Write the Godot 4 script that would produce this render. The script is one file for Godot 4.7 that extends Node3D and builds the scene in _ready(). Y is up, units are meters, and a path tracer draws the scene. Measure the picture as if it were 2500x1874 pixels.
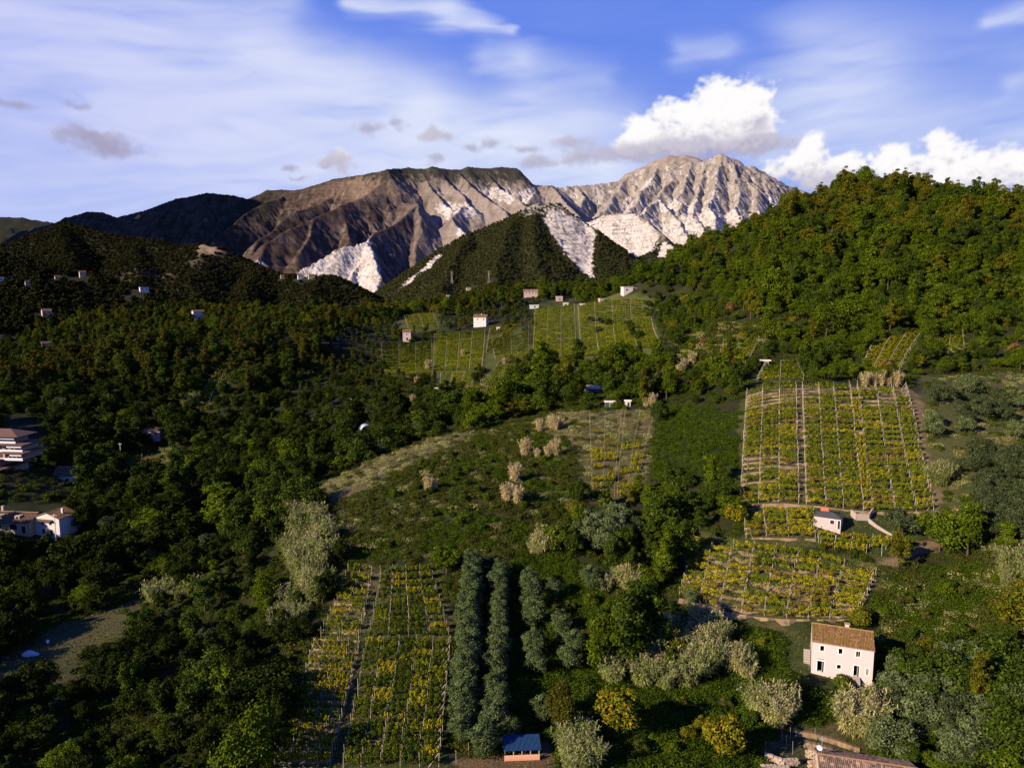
extends Node3D
# Marble mountains behind a wooded valley of vineyards, seen from the air. Metres, y up, camera looks along -z.

var rng := RandomNumberGenerator.new()
var fnl := FastNoiseLite.new()      # broad
var fnl2 := FastNoiseLite.new()     # fine
var fnr := FastNoiseLite.new()      # ridged
var used := {}
var mats := {}

func _ready() -> void:
	camera_and_light()
	setup_noise()
	build_ground_table()
	build_sky()
	build_terrain()
	build_far_hills()
	build_plants_kit()
	build_vineyards()
	build_buildings()
	build_small_things()
	build_vegetation()

func camera_and_light() -> void:
	var cam := Camera3D.new()
	cam.name = "camera"
	cam.position = Vector3(0, 60, 0)
	cam.rotation_degrees = Vector3(-7.5, 0, 0)
	cam.fov = 55.0
	cam.near = 0.5
	cam.far = 30000.0
	cam.current = true
	add_child(cam)
	var sun := DirectionalLight3D.new()
	sun.name = "sun"
	sun.light_energy = 1.6
	sun.light_color = Color(1.0, 0.91, 0.78)
	sun.light_angular_distance = 0.5
	sun.shadow_enabled = true
	sun.directional_shadow_max_distance = 2000.0
	# evening sun behind the camera to the left; shadows fall away and to the right
	var el := deg_to_rad(25.0)
	var az := deg_to_rad(57.0)
	var d := Vector3(sin(az) * cos(el), -sin(el), -cos(az) * cos(el))
	sun.basis = Basis.looking_at(d)
	add_child(sun)

func setup_noise() -> void:
	rng.seed = 20
	fnl.seed = 3
	fnl.frequency = 1.0
	fnl.noise_type = FastNoiseLite.TYPE_SIMPLEX_SMOOTH
	fnl.fractal_type = FastNoiseLite.FRACTAL_FBM
	fnl.fractal_octaves = 4
	fnl2.seed = 11
	fnl2.frequency = 1.0
	fnl2.noise_type = FastNoiseLite.TYPE_SIMPLEX_SMOOTH
	fnl2.fractal_type = FastNoiseLite.FRACTAL_FBM
	fnl2.fractal_octaves = 3
	fnr.seed = 5
	fnr.frequency = 1.0
	fnr.noise_type = FastNoiseLite.TYPE_SIMPLEX_SMOOTH
	fnr.fractal_type = FastNoiseLite.FRACTAL_RIDGED
	fnr.fractal_octaves = 4

# ------------------------------------------------------------------ naming
func numbered(n: String) -> String:
	var k: int = used.get(n, 0)
	used[n] = k + 1
	return n if k == 0 else "%s_%03d" % [n, k]

func tag(o: Node, label: String, category: String, group := "", kind := "") -> void:
	o.set_meta("label", label)
	if category:
		o.set_meta("category", category)
	if group:
		o.set_meta("group", group)
	if kind:
		o.set_meta("kind", kind)

func thing(called: String, label: String, category: String, at := Vector3.ZERO, group := "", turn := 0.0) -> Node3D:
	var o := Node3D.new()
	o.name = numbered(called)
	add_child(o)
	o.position = at
	o.rotation.y = turn
	tag(o, label, category, group)
	return o

func part(called: String, mesh: Mesh, mat: Material, parent: Node, xf := Transform3D()) -> MeshInstance3D:
	var o := MeshInstance3D.new()
	o.name = called if parent != self else numbered(called)
	o.mesh = mesh
	if mat:
		o.material_override = mat
	o.transform = xf
	parent.add_child(o, true)
	return o

func structure(called: String, label: String, mesh: Mesh, mat: Material) -> MeshInstance3D:
	var o := part(called, mesh, mat, self)
	tag(o, label, "", "", "structure")
	return o

func copies(called: String, label: String, category: String, mesh: Mesh, mat: Material, xfs: Array, cols := [], parent: Node = null) -> MultiMeshInstance3D:
	if xfs.is_empty():
		return null
	var mm := MultiMesh.new()
	mm.transform_format = MultiMesh.TRANSFORM_3D
	mm.use_colors = not cols.is_empty()
	mm.mesh = mesh
	mm.instance_count = xfs.size()
	for i in xfs.size():
		mm.set_instance_transform(i, xfs[i])
		if not cols.is_empty():
			mm.set_instance_color(i, cols[i])
	var o := MultiMeshInstance3D.new()
	o.multimesh = mm
	o.material_override = mat
	o.name = numbered(called) if parent == null else called
	if parent == null:
		add_child(o)
	else:
		parent.add_child(o, true)
	tag(o, label, category, "", "stuff")
	return o

# ------------------------------------------------------------------ materials
func lin(r: float, g: float, b: float) -> Color:
	return Color(r, g, b).linear_to_srgb()

func plain(key: String, c: Color, rough := 0.9, metal := 0.0) -> StandardMaterial3D:
	if not mats.has(key):
		var m := StandardMaterial3D.new()
		m.resource_name = key
		m.albedo_color = c
		m.roughness = rough
		m.metallic = metal
		m.metallic_specular = 0.25
		mats[key] = m
	return mats[key]

func vcol(key: String, rough := 0.95, spec := 0.2) -> StandardMaterial3D:
	if not mats.has(key):
		var m := StandardMaterial3D.new()
		m.resource_name = key
		m.vertex_color_use_as_albedo = true
		m.roughness = rough
		m.metallic_specular = spec
		mats[key] = m
	return mats[key]

func grain_tex(freq: float, lo: float, hi: float, sd: int, octaves := 5) -> ImageTexture:
	# neutral speckle that multiplies a base colour
	var n := FastNoiseLite.new()
	n.seed = sd
	n.frequency = freq
	n.fractal_octaves = octaves
	n.noise_type = FastNoiseLite.TYPE_SIMPLEX_SMOOTH
	var im: Image = n.get_seamless_image(512, 512)
	im.convert(Image.FORMAT_RGB8)
	var data := im.get_data()
	for i in data.size():
		data[i] = int(255.0 * clampf(lo + (hi - lo) * data[i] / 255.0, 0.0, 1.0))
	return ImageTexture.create_from_image(Image.create_from_data(512, 512, false, Image.FORMAT_RGB8, data))

func grained(key: String, c: Color, scale: float, lo: float, hi: float, rough := 0.9, bump := 0.0, use_vertex := false) -> StandardMaterial3D:
	if mats.has(key):
		return mats[key]
	var m := plain(key, c, rough)
	m.vertex_color_use_as_albedo = use_vertex
	var t := grain_tex(0.02, lo, hi, key.hash() % 1000)
	m.albedo_texture = t
	m.uv1_triplanar = true
	m.uv1_world_triplanar = true
	m.uv1_scale = Vector3.ONE * scale
	if bump > 0.0:
		m.heightmap_enabled = true
		m.heightmap_texture = t
		m.heightmap_scale = bump
	return m

# ------------------------------------------------------------------ mesh helpers
class Geo:
	var v := PackedVector3Array()
	var n := PackedVector3Array()
	var c := PackedColorArray()
	var i := PackedInt32Array()
	func quad(a: Vector3, b: Vector3, d: Vector3, e: Vector3, col := Color.WHITE) -> void:
		# a b d e run round the face, counter-clockwise seen from its front
		var nn := (b - a).cross(d - a).normalized()
		var k := v.size()
		v.append_array([a, b, d, e])
		n.append_array([nn, nn, nn, nn])
		c.append_array([col, col, col, col])
		i.append_array([k, k + 2, k + 1, k, k + 3, k + 2])
	func tri(a: Vector3, b: Vector3, d: Vector3, col := Color.WHITE) -> void:
		var nn := (b - a).cross(d - a).normalized()
		var k := v.size()
		v.append_array([a, b, d])
		n.append_array([nn, nn, nn])
		c.append_array([col, col, col])
		i.append_array([k, k + 2, k + 1])
	func box(lo: Vector3, hi: Vector3, col := Color.WHITE) -> void:
		hexa([Vector3(lo.x, lo.y, hi.z), Vector3(hi.x, lo.y, hi.z), Vector3(hi.x, lo.y, lo.z), Vector3(lo.x, lo.y, lo.z),
			Vector3(lo.x, hi.y, hi.z), Vector3(hi.x, hi.y, hi.z), Vector3(hi.x, hi.y, lo.z), Vector3(lo.x, hi.y, lo.z)], col)
	func hexa(p: Array, col := Color.WHITE) -> void:
		# four corners below, four above, in the same order (front left, front right, back right, back left)
		quad(p[0], p[1], p[5], p[4], col)
		quad(p[1], p[2], p[6], p[5], col)
		quad(p[2], p[3], p[7], p[6], col)
		quad(p[3], p[0], p[4], p[7], col)
		quad(p[4], p[5], p[6], p[7], col)
		quad(p[3], p[2], p[1], p[0], col)
	func tube(a: Vector3, b: Vector3, ra: float, rb: float, sides := 6, col := Color.WHITE) -> void:
		var d := (b - a).normalized()
		var s := d.cross(Vector3.UP if absf(d.y) < 0.9 else Vector3.RIGHT).normalized()
		var t := s.cross(d)
		var k := v.size()
		for q in sides:
			var w := TAU * q / sides
			var o := s * cos(w) + t * sin(w)
			v.append(a + o * ra)
			v.append(b + o * rb)
			n.append(o)
			n.append(o)
			c.append(col)
			c.append(col)
		for q in sides:
			var e := k + 2 * q
			var f := k + 2 * ((q + 1) % sides)
			i.append_array([e, f, e + 1, f, f + 1, e + 1])
		var e2 := v.size()
		v.append(b)
		n.append(d)
		c.append(col)
		for q in sides:
			i.append_array([k + 2 * q + 1, k + 2 * ((q + 1) % sides) + 1, e2])
	func leaf(p: Vector3, nn: Vector3, t: Vector3, l: float, w: float, col: Color) -> void:
		var b := nn.cross(t).normalized()
		var k := v.size()
		v.append_array([p - t * l, p - b * w + nn * w * 0.3, p + t * l, p + b * w + nn * w * 0.3])
		n.append_array([nn, nn, nn, nn])
		c.append_array([col, col, col, col])
		i.append_array([k, k + 2, k + 1, k, k + 3, k + 2])
	func add(g: Geo, xf: Transform3D) -> void:
		var k := v.size()
		for q in g.v.size():
			v.append(xf * g.v[q])
			n.append((xf.basis * g.n[q]).normalized())
		c.append_array(g.c)
		for q in g.i:
			i.append(q + k)
	func mesh() -> ArrayMesh:
		var a := []
		a.resize(Mesh.ARRAY_MAX)
		a[Mesh.ARRAY_VERTEX] = v
		a[Mesh.ARRAY_NORMAL] = n
		a[Mesh.ARRAY_COLOR] = c
		a[Mesh.ARRAY_INDEX] = i
		var m := ArrayMesh.new()
		if v.size():
			m.add_surface_from_arrays(Mesh.PRIMITIVE_TRIANGLES, a)
		return m

func grid_mesh(nx: int, nz: int, pos: PackedVector3Array, col: PackedColorArray, skip = null) -> ArrayMesh:
	var nor := PackedVector3Array()
	nor.resize(nx * nz)
	for j in nz:
		for i in nx:
			var a := pos[j * nx + maxi(i - 1, 0)]
			var b := pos[j * nx + mini(i + 1, nx - 1)]
			var d := pos[maxi(j - 1, 0) * nx + i]
			var e := pos[mini(j + 1, nz - 1) * nx + i]
			var q := (e - d).cross(b - a).normalized()
			nor[j * nx + i] = q if q.y > 0 else -q
	var idx := PackedInt32Array()
	for j in nz - 1:
		for i in nx - 1:
			var k := j * nx + i
			if skip != null and skip.call(pos[k], pos[k + nx + 1]):
				continue
			# rows run towards -z
			idx.append_array([k, k + nx, k + 1, k + 1, k + nx, k + nx + 1])
	var a2 := []
	a2.resize(Mesh.ARRAY_MAX)
	a2[Mesh.ARRAY_VERTEX] = pos
	a2[Mesh.ARRAY_NORMAL] = nor
	a2[Mesh.ARRAY_COLOR] = col
	a2[Mesh.ARRAY_INDEX] = idx
	var m := ArrayMesh.new()
	m.add_surface_from_arrays(Mesh.PRIMITIVE_TRIANGLES, a2)
	return m

func in_threads(n: int, work: Callable) -> void:
	var id := WorkerThreadPool.add_group_task(work, n, 4, true)
	WorkerThreadPool.wait_for_group_task_completion(id)

# ------------------------------------------------------------------ the ground: surveyed spots (x, y, z) and the smooth sheet through them
const SPOTS := [
	-70.9, -6, -94.2, -52.9, -6, -94.2, -32.9, -2, -88.5, -19.3, -1, -87.1, -7.9, 0, -85.7, 0.8, 1, -85.9,
	14.2, 0, -85.7, 29.3, -1, -87.1, 45.5, -3, -89.9, 65.5, -1, -87.1, -85.1, -5, -122.1, -76.4, -4, -143.9,
	-55, -6, -120, -40.5, -2, -120.5, -43.2, 3, -141.3, -35, 3, -144.2, -14.6, 3.5, -142.9, -20.4, 1.5, -125.6,
	-7.3, 1, -114.6, 3.4, 0.5, -115.6, -25.1, 8.5, -150.4, -13.9, 5.5, -146.2, -34.4, 4.5, -143.6, -45.1, 10.3, -172,
	-26.7, 14.3, -202, 0.6, 18.7, -221, 20.9, 21.8, -228, -10.6, 12.5, -153.8, -6.6, 14.7, -182, -31.5, 11, -158.7,
	-62.3, 0, -175.2, -77.5, -5, -172.8, -83, -3.5, -255, -157.9, -6.3, -318, -151.7, -6.5, -246, -126.4, -7, -194.9,
	-161.8, 1.2, -236, -126.6, -7, -174.9, -113.8, -6, -204.8, -163.4, 26.5, -430, -128.4, 28.7, -440, -97.6, 26.9, -450,
	-207.2, 23, -420, -233.1, 16.7, -400, -114, 8.5, -355, -154.8, 5.5, -345, -184.2, 1.5, -330, -70.4, 7.4, -320,
	-356.4, -6.9, -560, -419.4, -7.9, -600, -529.6, 19.9, -800, -353.4, 29.3, -700, -68.2, 24.8, -480, -75.3, 15.2, -432,
	-29.4, 20, -440, -21.1, 33.8, -510, 23.7, 23.6, -400, 32, 45.6, -545, 84.6, 56.4, -545, 15.9, 52.9, -620,
	-90.1, 36.4, -700, -38.6, 40.6, -720, -122.7, 31.9, -640, -5.4, 17.4, -330, -33.2, 11.4, -335, -40.4, 4.9, -280,
	-18.5, 14.8, -275, 7.3, 20.3, -262, 28.9, 22.3, -262, 55.7, 29.5, -300, 79.6, 40.2, -322, 50.8, 28.4, -360,
	84.5, 43.8, -430, 94.5, 51.7, -440, 116.8, 79.2, -480, 141.4, 91, -465, 163.9, 101.8, -450, 184.6, 110.5, -435,
	203.6, 112.9, -420, 231.8, 108.9, -415, 249, 102, -405, 270.9, 100.4, -400, 85, 64.1, -500, 65.3, 50.1, -540,
	107.3, 44.7, -288, 129.7, 45.2, -278, 151.4, 45.6, -270, 198.2, 53.6, -290, 91, 46, -320, 81.7, 35.3, -238,
	95.9, 33.7, -232, 122.5, 39.3, -236, 150.7, 41.5, -246, 68.9, 32.8, -240, 67.1, 31.9, -198, 86.7, 32.4, -197,
	105.5, 32.6, -196, 45.1, 11.1, -140, 86.1, 13.4, -146, 53.4, 20, -165, 95.3, 21.5, -168, 73.8, 19.9, -165.5,
	64, 12.2, -143.9, 76.1, 12, -140.2, 36.8, 9, -143.3, 30.9, 3.5, -125.1, 50.2, 3, -119.7, 66.1, 6, -128.4,
	52, 8.3, -133.8, 47.3, 0.3, -110, 56.5, -0.6, -109.9, 49.9, -1.5, -105, 57, 3, -121.5, 43.8, 0, -110.5,
	132.1, 30, -190, 120.6, 30.5, -195, 96.4, 18, -136, 87.6, 9.9, -122, 86.4, 10, -133, 75.7, 3, -103.6,
	71.3, 3.5, -117.8, 50.2, 24.5, -200, 39.8, 15.1, -165, 42.8, 24.8, -214, 22.8, 11.8, -165, 29.6, 22.9, -217,
	14.2, 8, -151.9, 16.7, 2, -130.4, 6.8, 4, -141.2, 31.5, 6, -148.9, 26.4, 0.5, -115.6, -60, -6, 40,
	60, -2, 40, 0, 0, -30, -160, -8, -60, 170, 15, -50, 260, 40, -150, 300, 75, -260,
	300, 105, -380, 330, 95, -480, 200, 70, -650, -60, 0, -1000, 350, 40, -900, -350, -9, -150,
	-500, 0, -400, -700, 10, -700, -300, -8, -1000, -420, -8, -550, -650, 0, -1100, 60, 30, -820,
	450, 120, -350, 500, 90, -100, 600, 60, -800, 130, 62, -620, -620, 10, -60]
const GX0 := -760.0
const GZ0 := 80.0
const GSTEP := 8.0
const GNX := 190
const GNZ := 158
var gtable := PackedFloat32Array()

func build_ground_table() -> void:
	var n := SPOTS.size() / 3
	var m := n + 3
	var a := []
	for r in m:
		var row := PackedFloat64Array()
		row.resize(m + 1)
		a.append(row)
	for r in n:
		for q in n:
			var dx: float = (SPOTS[r * 3] - SPOTS[q * 3]) * 0.01
			var dz: float = (SPOTS[r * 3 + 2] - SPOTS[q * 3 + 2]) * 0.01
			var r2 := dx * dx + dz * dz
			a[r][q] = r2 * log(r2) if r2 > 0.0 else 0.02
		a[r][n] = 1.0
		a[n][r] = 1.0
		a[r][n + 1] = SPOTS[r * 3] * 0.01
		a[n + 1][r] = SPOTS[r * 3] * 0.01
		a[r][n + 2] = SPOTS[r * 3 + 2] * 0.01
		a[n + 2][r] = SPOTS[r * 3 + 2] * 0.01
		a[r][m] = SPOTS[r * 3 + 1]
	for p in m:
		var best := p
		for r in range(p + 1, m):
			if absf(a[r][p]) > absf(a[best][p]):
				best = r
		var t = a[p]
		a[p] = a[best]
		a[best] = t
		var rp: PackedFloat64Array = a[p]
		for r in range(p + 1, m):
			var rr: PackedFloat64Array = a[r]
			var f := rr[p] / rp[p]
			if f != 0.0:
				for q in range(p, m + 1):
					rr[q] -= f * rp[q]
				a[r] = rr
	var w := PackedFloat64Array()
	w.resize(m)
	for p in range(m - 1, -1, -1):
		var sum: float = a[p][m]
		for q in range(p + 1, m):
			sum -= a[p][q] * w[q]
		w[p] = sum / a[p][p]
	var sx := PackedFloat64Array()
	var sz := PackedFloat64Array()
	for r in n:
		sx.append(SPOTS[r * 3] * 0.01)
		sz.append(SPOTS[r * 3 + 2] * 0.01)
	var rows := []
	rows.resize(GNZ)
	in_threads(GNZ, func(j: int):
		var out := PackedFloat32Array()
		out.resize(GNX)
		var z := (GZ0 - j * GSTEP) * 0.01
		for i in GNX:
			var x := (GX0 + i * GSTEP) * 0.01
			var h := w[n] + w[n + 1] * x + w[n + 2] * z
			for r in n:
				var dx := x - sx[r]
				var dz := z - sz[r]
				var r2 := dx * dx + dz * dz
				if r2 > 1e-9:
					h += w[r] * r2 * log(r2)
			out[i] = h
		rows[j] = out)
	for j in GNZ:
		gtable.append_array(rows[j])

func cr(a: float, b: float, c: float, d: float, t: float) -> float:
	return b + 0.5 * t * (c - a + t * (2.0 * a - 5.0 * b + 4.0 * c - d + t * (3.0 * (b - c) + d - a)))

func ground(x: float, z: float) -> float:
	var u := clampf((x - GX0) / GSTEP, 1.0, GNX - 3.001)
	var v := clampf((GZ0 - z) / GSTEP, 1.0, GNZ - 3.001)
	var i := int(u)
	var j := int(v)
	var t := u - i
	var k := (j - 1) * GNX + i - 1
	var a := cr(gtable[k], gtable[k + 1], gtable[k + 2], gtable[k + 3], t)
	k += GNX
	var b := cr(gtable[k], gtable[k + 1], gtable[k + 2], gtable[k + 3], t)
	k += GNX
	var c := cr(gtable[k], gtable[k + 1], gtable[k + 2], gtable[k + 3], t)
	k += GNX
	var d := cr(gtable[k], gtable[k + 1], gtable[k + 2], gtable[k + 3], t)
	return cr(a, b, c, d, v - j) + 0.35 * fnl2.get_noise_2d(x * 0.06, z * 0.06)

func on_ground(p: Vector2, lift := 0.0) -> Vector3:
	return Vector3(p.x, ground(p.x, p.y) + lift, p.y)

# ------------------------------------------------------------------ sky
const SKY_W := 4096
const SKY_H := 2048
# soft streaks of high cloud: from, to (azimuth, elevation in degrees), half width at each end, density
var streaks := [
	[Vector2(-39.9, 14.69), Vector2(-18.14, 14.86), 6.0, 4.0, 0.75], [Vector2(-18.1, 15.73), Vector2(-7.1, 12.39), 3.0, 3.2, 0.75], [Vector2(-7.1, 12.39), Vector2(6.75, 8.85), 3.2, 2.6, 0.8],
	[Vector2(-38.19, 11.14), Vector2(-17.05, 11.03), 6.0, 5.0, 0.65], [Vector2(-26, 10.97), Vector2(-7.15, 9.5), 5.0, 4.0, 0.6], [Vector2(-38.67, 5.4), Vector2(-20.37, 6.48), 3.0, 3.0, 0.5],
	[Vector2(-33.3, 16.43), Vector2(-16.71, 18.95), 2.4, 1.6, 0.6], [Vector2(-11.59, 19.63), Vector2(-4.96, 19.08), 1.0, 1.4, 0.75], [Vector2(-4.96, 19.08), Vector2(0.14, 18.05), 1.4, 0.5, 0.75],
	[Vector2(-16.91, 14.37), Vector2(-11.11, 13.81), 2.2, 2.6, 0.5], [Vector2(-2.26, 16.04), Vector2(0.48, 15.75), 1.5, 1.5, 0.45], [Vector2(0.48, 15.6), Vector2(6.66, 14.28), 1.6, 1.2, 0.3],
	[Vector2(1.52, 12.8), Vector2(8.42, 10.77), 3.0, 3.0, 0.55], [Vector2(12.28, 16.29), Vector2(15.18, 16.4), 1.2, 1.2, 0.4], [Vector2(21.36, 15.71), Vector2(24.05, 14.3), 3.4, 3.2, 0.5],
	[Vector2(19.74, 12.07), Vector2(25.56, 12.73), 4.0, 4.0, 0.4], [Vector2(31.8, 16.7), Vector2(34.37, 16.85), 0.5, 0.8, 0.55], [Vector2(32.14, 12.24), Vector2(34.71, 12.67), 0.6, 1.0, 0.5],
	[Vector2(18.26, 10.65), Vector2(35.87, 9.65), 3.0, 3.4, 0.5], [Vector2(-13.88, 9.62), Vector2(10.2, 7.46), 3.5, 3.5, 0.55], [Vector2(23.9, 16.81), Vector2(35.49, 14.32), 3.0, 3.0, 0.16],
	[Vector2(-30.93, 15.82), Vector2(-22.29, 15.89), 2.5, 2.5, 0.35], [Vector2(-36.27, 8.01), Vector2(-27.62, 7.02), 2.2, 2.0, 0.35], [Vector2(-23.33, 7.58), Vector2(-7.2, 6.85), 2.5, 2.5, 0.4]]
# heaped clouds: centre, radius x, radius y (degrees), whiteness 0 grey to 1 sunlit
var heaps := [
	[Vector2(15.65, 12.59), 2.6, 2.2, 1.0], [Vector2(17.54, 12.77), 1.2, 1.9, 1.0], [Vector2(13.74, 11.77), 2.2, 1.9, 1.0], [Vector2(16.34, 11.38), 3.0, 1.6, 0.95], [Vector2(11.15, 12.26), 1.1, 1.2, 1.0],
	[Vector2(10.27, 11.19), 1.9, 1.3, 0.95], [Vector2(12.12, 10.8), 2.4, 1.3, 0.8], [Vector2(8.84, 10.43), 1.3, 0.9, 0.85], [Vector2(14.76, 10.53), 3.2, 1.2, 0.7],
	[Vector2(17.6, 11.46), 1.4, 0.9, 0.12], [Vector2(10.81, 9.99), 3.6, 1.05, 0.34], [Vector2(14.77, 10.09), 5.0, 1.0, 0.3], [Vector2(18.29, 10.03), 2.9, 0.8, 0.3], [Vector2(7.42, 9.69), 3.2, 0.8, 0.3], [Vector2(12.83, 9.18), 4.0, 0.5, 0.25], [Vector2(5.01, 9.37), 1.6, 0.5, 0.3], [Vector2(4.31, 10.69), 1.8, 0.6, 0.32],
	[Vector2(1.88, 9.31), 1.8, 0.5, 0.3], [Vector2(21.68, 9.58), 0.9, 0.9, 0.95], [Vector2(21.13, 8.63), 2.0, 1.1, 0.9], [Vector2(19.3, 8.26), 1.6, 0.8, 0.85], [Vector2(23.52, 8.34), 1.4, 0.9, 0.9], [Vector2(22.69, 7.47), 3.0, 0.9, 0.55], [Vector2(24.72, 7.66), 1.2, 0.7, 0.8],
	[Vector2(29.19, 9.01), 1.1, 1.1, 1.0], [Vector2(29.64, 8.2), 1.9, 1.2, 1.0], [Vector2(26.65, 8.57), 1.2, 0.8, 1.0], [Vector2(27.52, 7.77), 2.4, 1.1, 0.95], [Vector2(31.49, 7.48), 2.4, 1.2, 0.95], [Vector2(33.45, 7.73), 2.2, 1.1, 1.0], [Vector2(36.04, 7.5), 2.8, 1.4, 0.95], [Vector2(30.77, 6.81), 6.0, 1.2, 0.9],
	[Vector2(-12.91, 9.02), 1.5, 0.75, 0.42], [Vector2(-12.5, 9.42), 0.8, 0.6, 0.6], [Vector2(-13.74, 8.82), 0.8, 0.4, 0.3], [Vector2(-10.5, 11.5), 1.3, 0.7, 0.2], [Vector2(-8.64, 11.78), 1.0, 0.6, 0.2], [Vector2(-6.09, 11.14), 1.3, 0.6, 0.45], [Vector2(-4.89, 11), 1.0, 0.5, 0.4], [Vector2(-1.6, 10.55), 1.2, 0.6, 0.25], [Vector2(-2.99, 10.15), 0.9, 0.35, 0.22],
	[Vector2(-29.58, 9.77), 2.4, 0.55, 0.15], [Vector2(-28.01, 9.49), 2.2, 0.7, 0.16], [Vector2(-27.5, 8.95), 2.8, 0.6, 0.14], [Vector2(-29.46, 11.53), 1.2, 0.3, 0.12], [Vector2(-33.24, 11.16), 1.4, 0.35, 0.0], [Vector2(-16.52, 8.39), 0.7, 0.25, 0.15], [Vector2(-15.9, 7.78), 0.8, 0.2, 0.15], [Vector2(-5.6, 9.37), 1.0, 0.4, 0.25], [Vector2(0.84, 10.23), 1.5, 0.4, 0.28]]

func sky_colour(az: float, el: float, fine: bool, rows_streaks := [], rows_heaps := []) -> Color:
	var e := clampf(el, 0.0, 90.0)
	var t := 1.0 - exp(-e / 13.0)
	var base := Color(0.46, 0.60, 0.95).lerp(Color(0.020, 0.130, 0.78), t)
	base = base.lerp(Color(0.035, 0.10, 0.50), smoothstep(30.0, 85.0, e))
	# the western side is a deeper violet blue
	base = base.lerp(Color(0.30, 0.36, 0.86), 0.22 * smoothstep(12.0, -36.0, az) * (1.0 - t))
	var x := az * 0.05
	var y := el * 0.12
	var w1 := fnl.get_noise_3d(x * 1.4 + y * 0.9, y * 1.7, 3.0)
	var w2 := fnl.get_noise_3d(x * 0.7 + 9.0, y * 0.9 + w1 * 0.35, 8.0)
	var st := fnl2.get_noise_3d(x * 1.6 + y * 1.1 + w2 * 0.4, y * 5.5 - x * 1.5 + w2, 5.0)
	# broad veil everywhere
	var veil := clampf(0.10 + 0.50 * w2 + 0.12 * st, 0.0, 1.0) * 0.5 * smoothstep(70.0, 20.0, e)
	var inside := 1.0
	if absf(az) < 60.0 and el < 40.0:
		inside = 1.0 - 0.75 * smoothstep(60.0, 44.0, absf(az)) * smoothstep(40.0, 34.0, el)
	veil *= inside
	if fine:
		var px := az + 1.6 * w1 + 0.7 * st
		var py := el + 1.3 * w2 + 0.5 * st
		for s in rows_streaks:
			var a: Vector2 = s[0]
			var b: Vector2 = s[1]
			var dx := b.x - a.x
			var dy := b.y - a.y
			var q := clampf(((px - a.x) * dx + (py - a.y) * dy) / (dx * dx + dy * dy), 0.0, 1.0)
			var r := lerpf(s[2], s[3], q)
			var d := Vector2(px - a.x - dx * q, (py - a.y - dy * q)).length() / r
			if d < 1.6:
				var k := exp(-d * d * 1.6) * float(s[4]) * clampf(0.82 + 0.5 * st + 0.25 * w1, 0.0, 1.2)
				veil = veil + k * (1.0 - veil)
	veil = clampf(veil, 0.0, 0.92)
	var white := Color(0.78, 0.83, 0.985).lerp(Color(0.58, 0.61, 0.94), smoothstep(0.0, -36.0, az) * 0.8)
	var c := base.lerp(white, veil)
	c = c.lerp(Color(0.60, 0.68, 0.95), 0.5 * smoothstep(9.0, 0.0, e))
	if fine:
		# billows: the noise pushes the outline in and out
		var b1 := fnl.get_noise_3d(az * 0.32, el * 0.42, 21.0)
		var b2 := fnl2.get_noise_3d(az * 1.3, el * 1.6, 25.0)
		var b3 := fnl2.get_noise_3d(az * 3.6, el * 4.4, 29.0)
		var ox := az + 0.5 * fnl2.get_noise_3d(az * 0.5, el * 0.6, 31.0)
		var oy := el + 0.35 * fnl2.get_noise_3d(az * 0.5, el * 0.6, 37.0)
		var cover := 0.0
		var lit := 0.0
		var weight := 0.0
		for h in rows_heaps:
			var m: Vector2 = h[0]
			var ux := (ox - m.x) / float(h[1])
			var uy := (oy - m.y) / float(h[2])
			if absf(ux) > 1.7 or absf(uy) > 1.7:
				continue
			var white_h: float = h[3]
			var soft := lerpf(1.1, 0.58, white_h)
			var edge := 1.16 + 0.5 * b1 + 0.34 * b2 + 0.10 * b3
			var d := sqrt(ux * ux + uy * uy)
			var k := smoothstep(edge, edge - soft, d) * lerpf(0.66, 1.0, smoothstep(0.1, 0.6, white_h))
			if k <= 0.0:
				continue
			var face := clampf(0.56 - 0.18 * ux + 0.55 * uy + 0.4 * b2 + 0.35 * b1 + 0.2 * b3, 0.0, 1.0)
			var l := lerpf(white_h * 0.55, white_h, face)
			var pull := k * k * lerpf(2.2, 1.0, smoothstep(0.3, 0.7, white_h))
			lit += l * pull
			weight += pull
			cover = cover + k * (1.0 - cover)
		if weight > 0.0:
			lit /= weight
			var tone := Color(0.34, 0.31, 0.46).lerp(Color(0.58, 0.55, 0.66), smoothstep(0.05, 0.4, lit)).lerp(Color(1.0, 0.98, 0.98), smoothstep(0.4, 0.8, lit))
			c = c.lerp(tone, cover)
	return c.linear_to_srgb()

func clouds_at(el: float) -> Array:
	var s1 := []
	var h1 := []
	for s in streaks:
		if el > minf(s[0].y, s[1].y) - 1.6 * maxf(s[2], s[3]) - 2.0 and el < maxf(s[0].y, s[1].y) + 1.6 * maxf(s[2], s[3]) + 2.0:
			s1.append(s.duplicate())
	for h in heaps:
		if absf(el - h[0].y) < 1.7 * float(h[2]) + 0.4:
			h1.append(h.duplicate())
	return [s1, h1]

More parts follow.
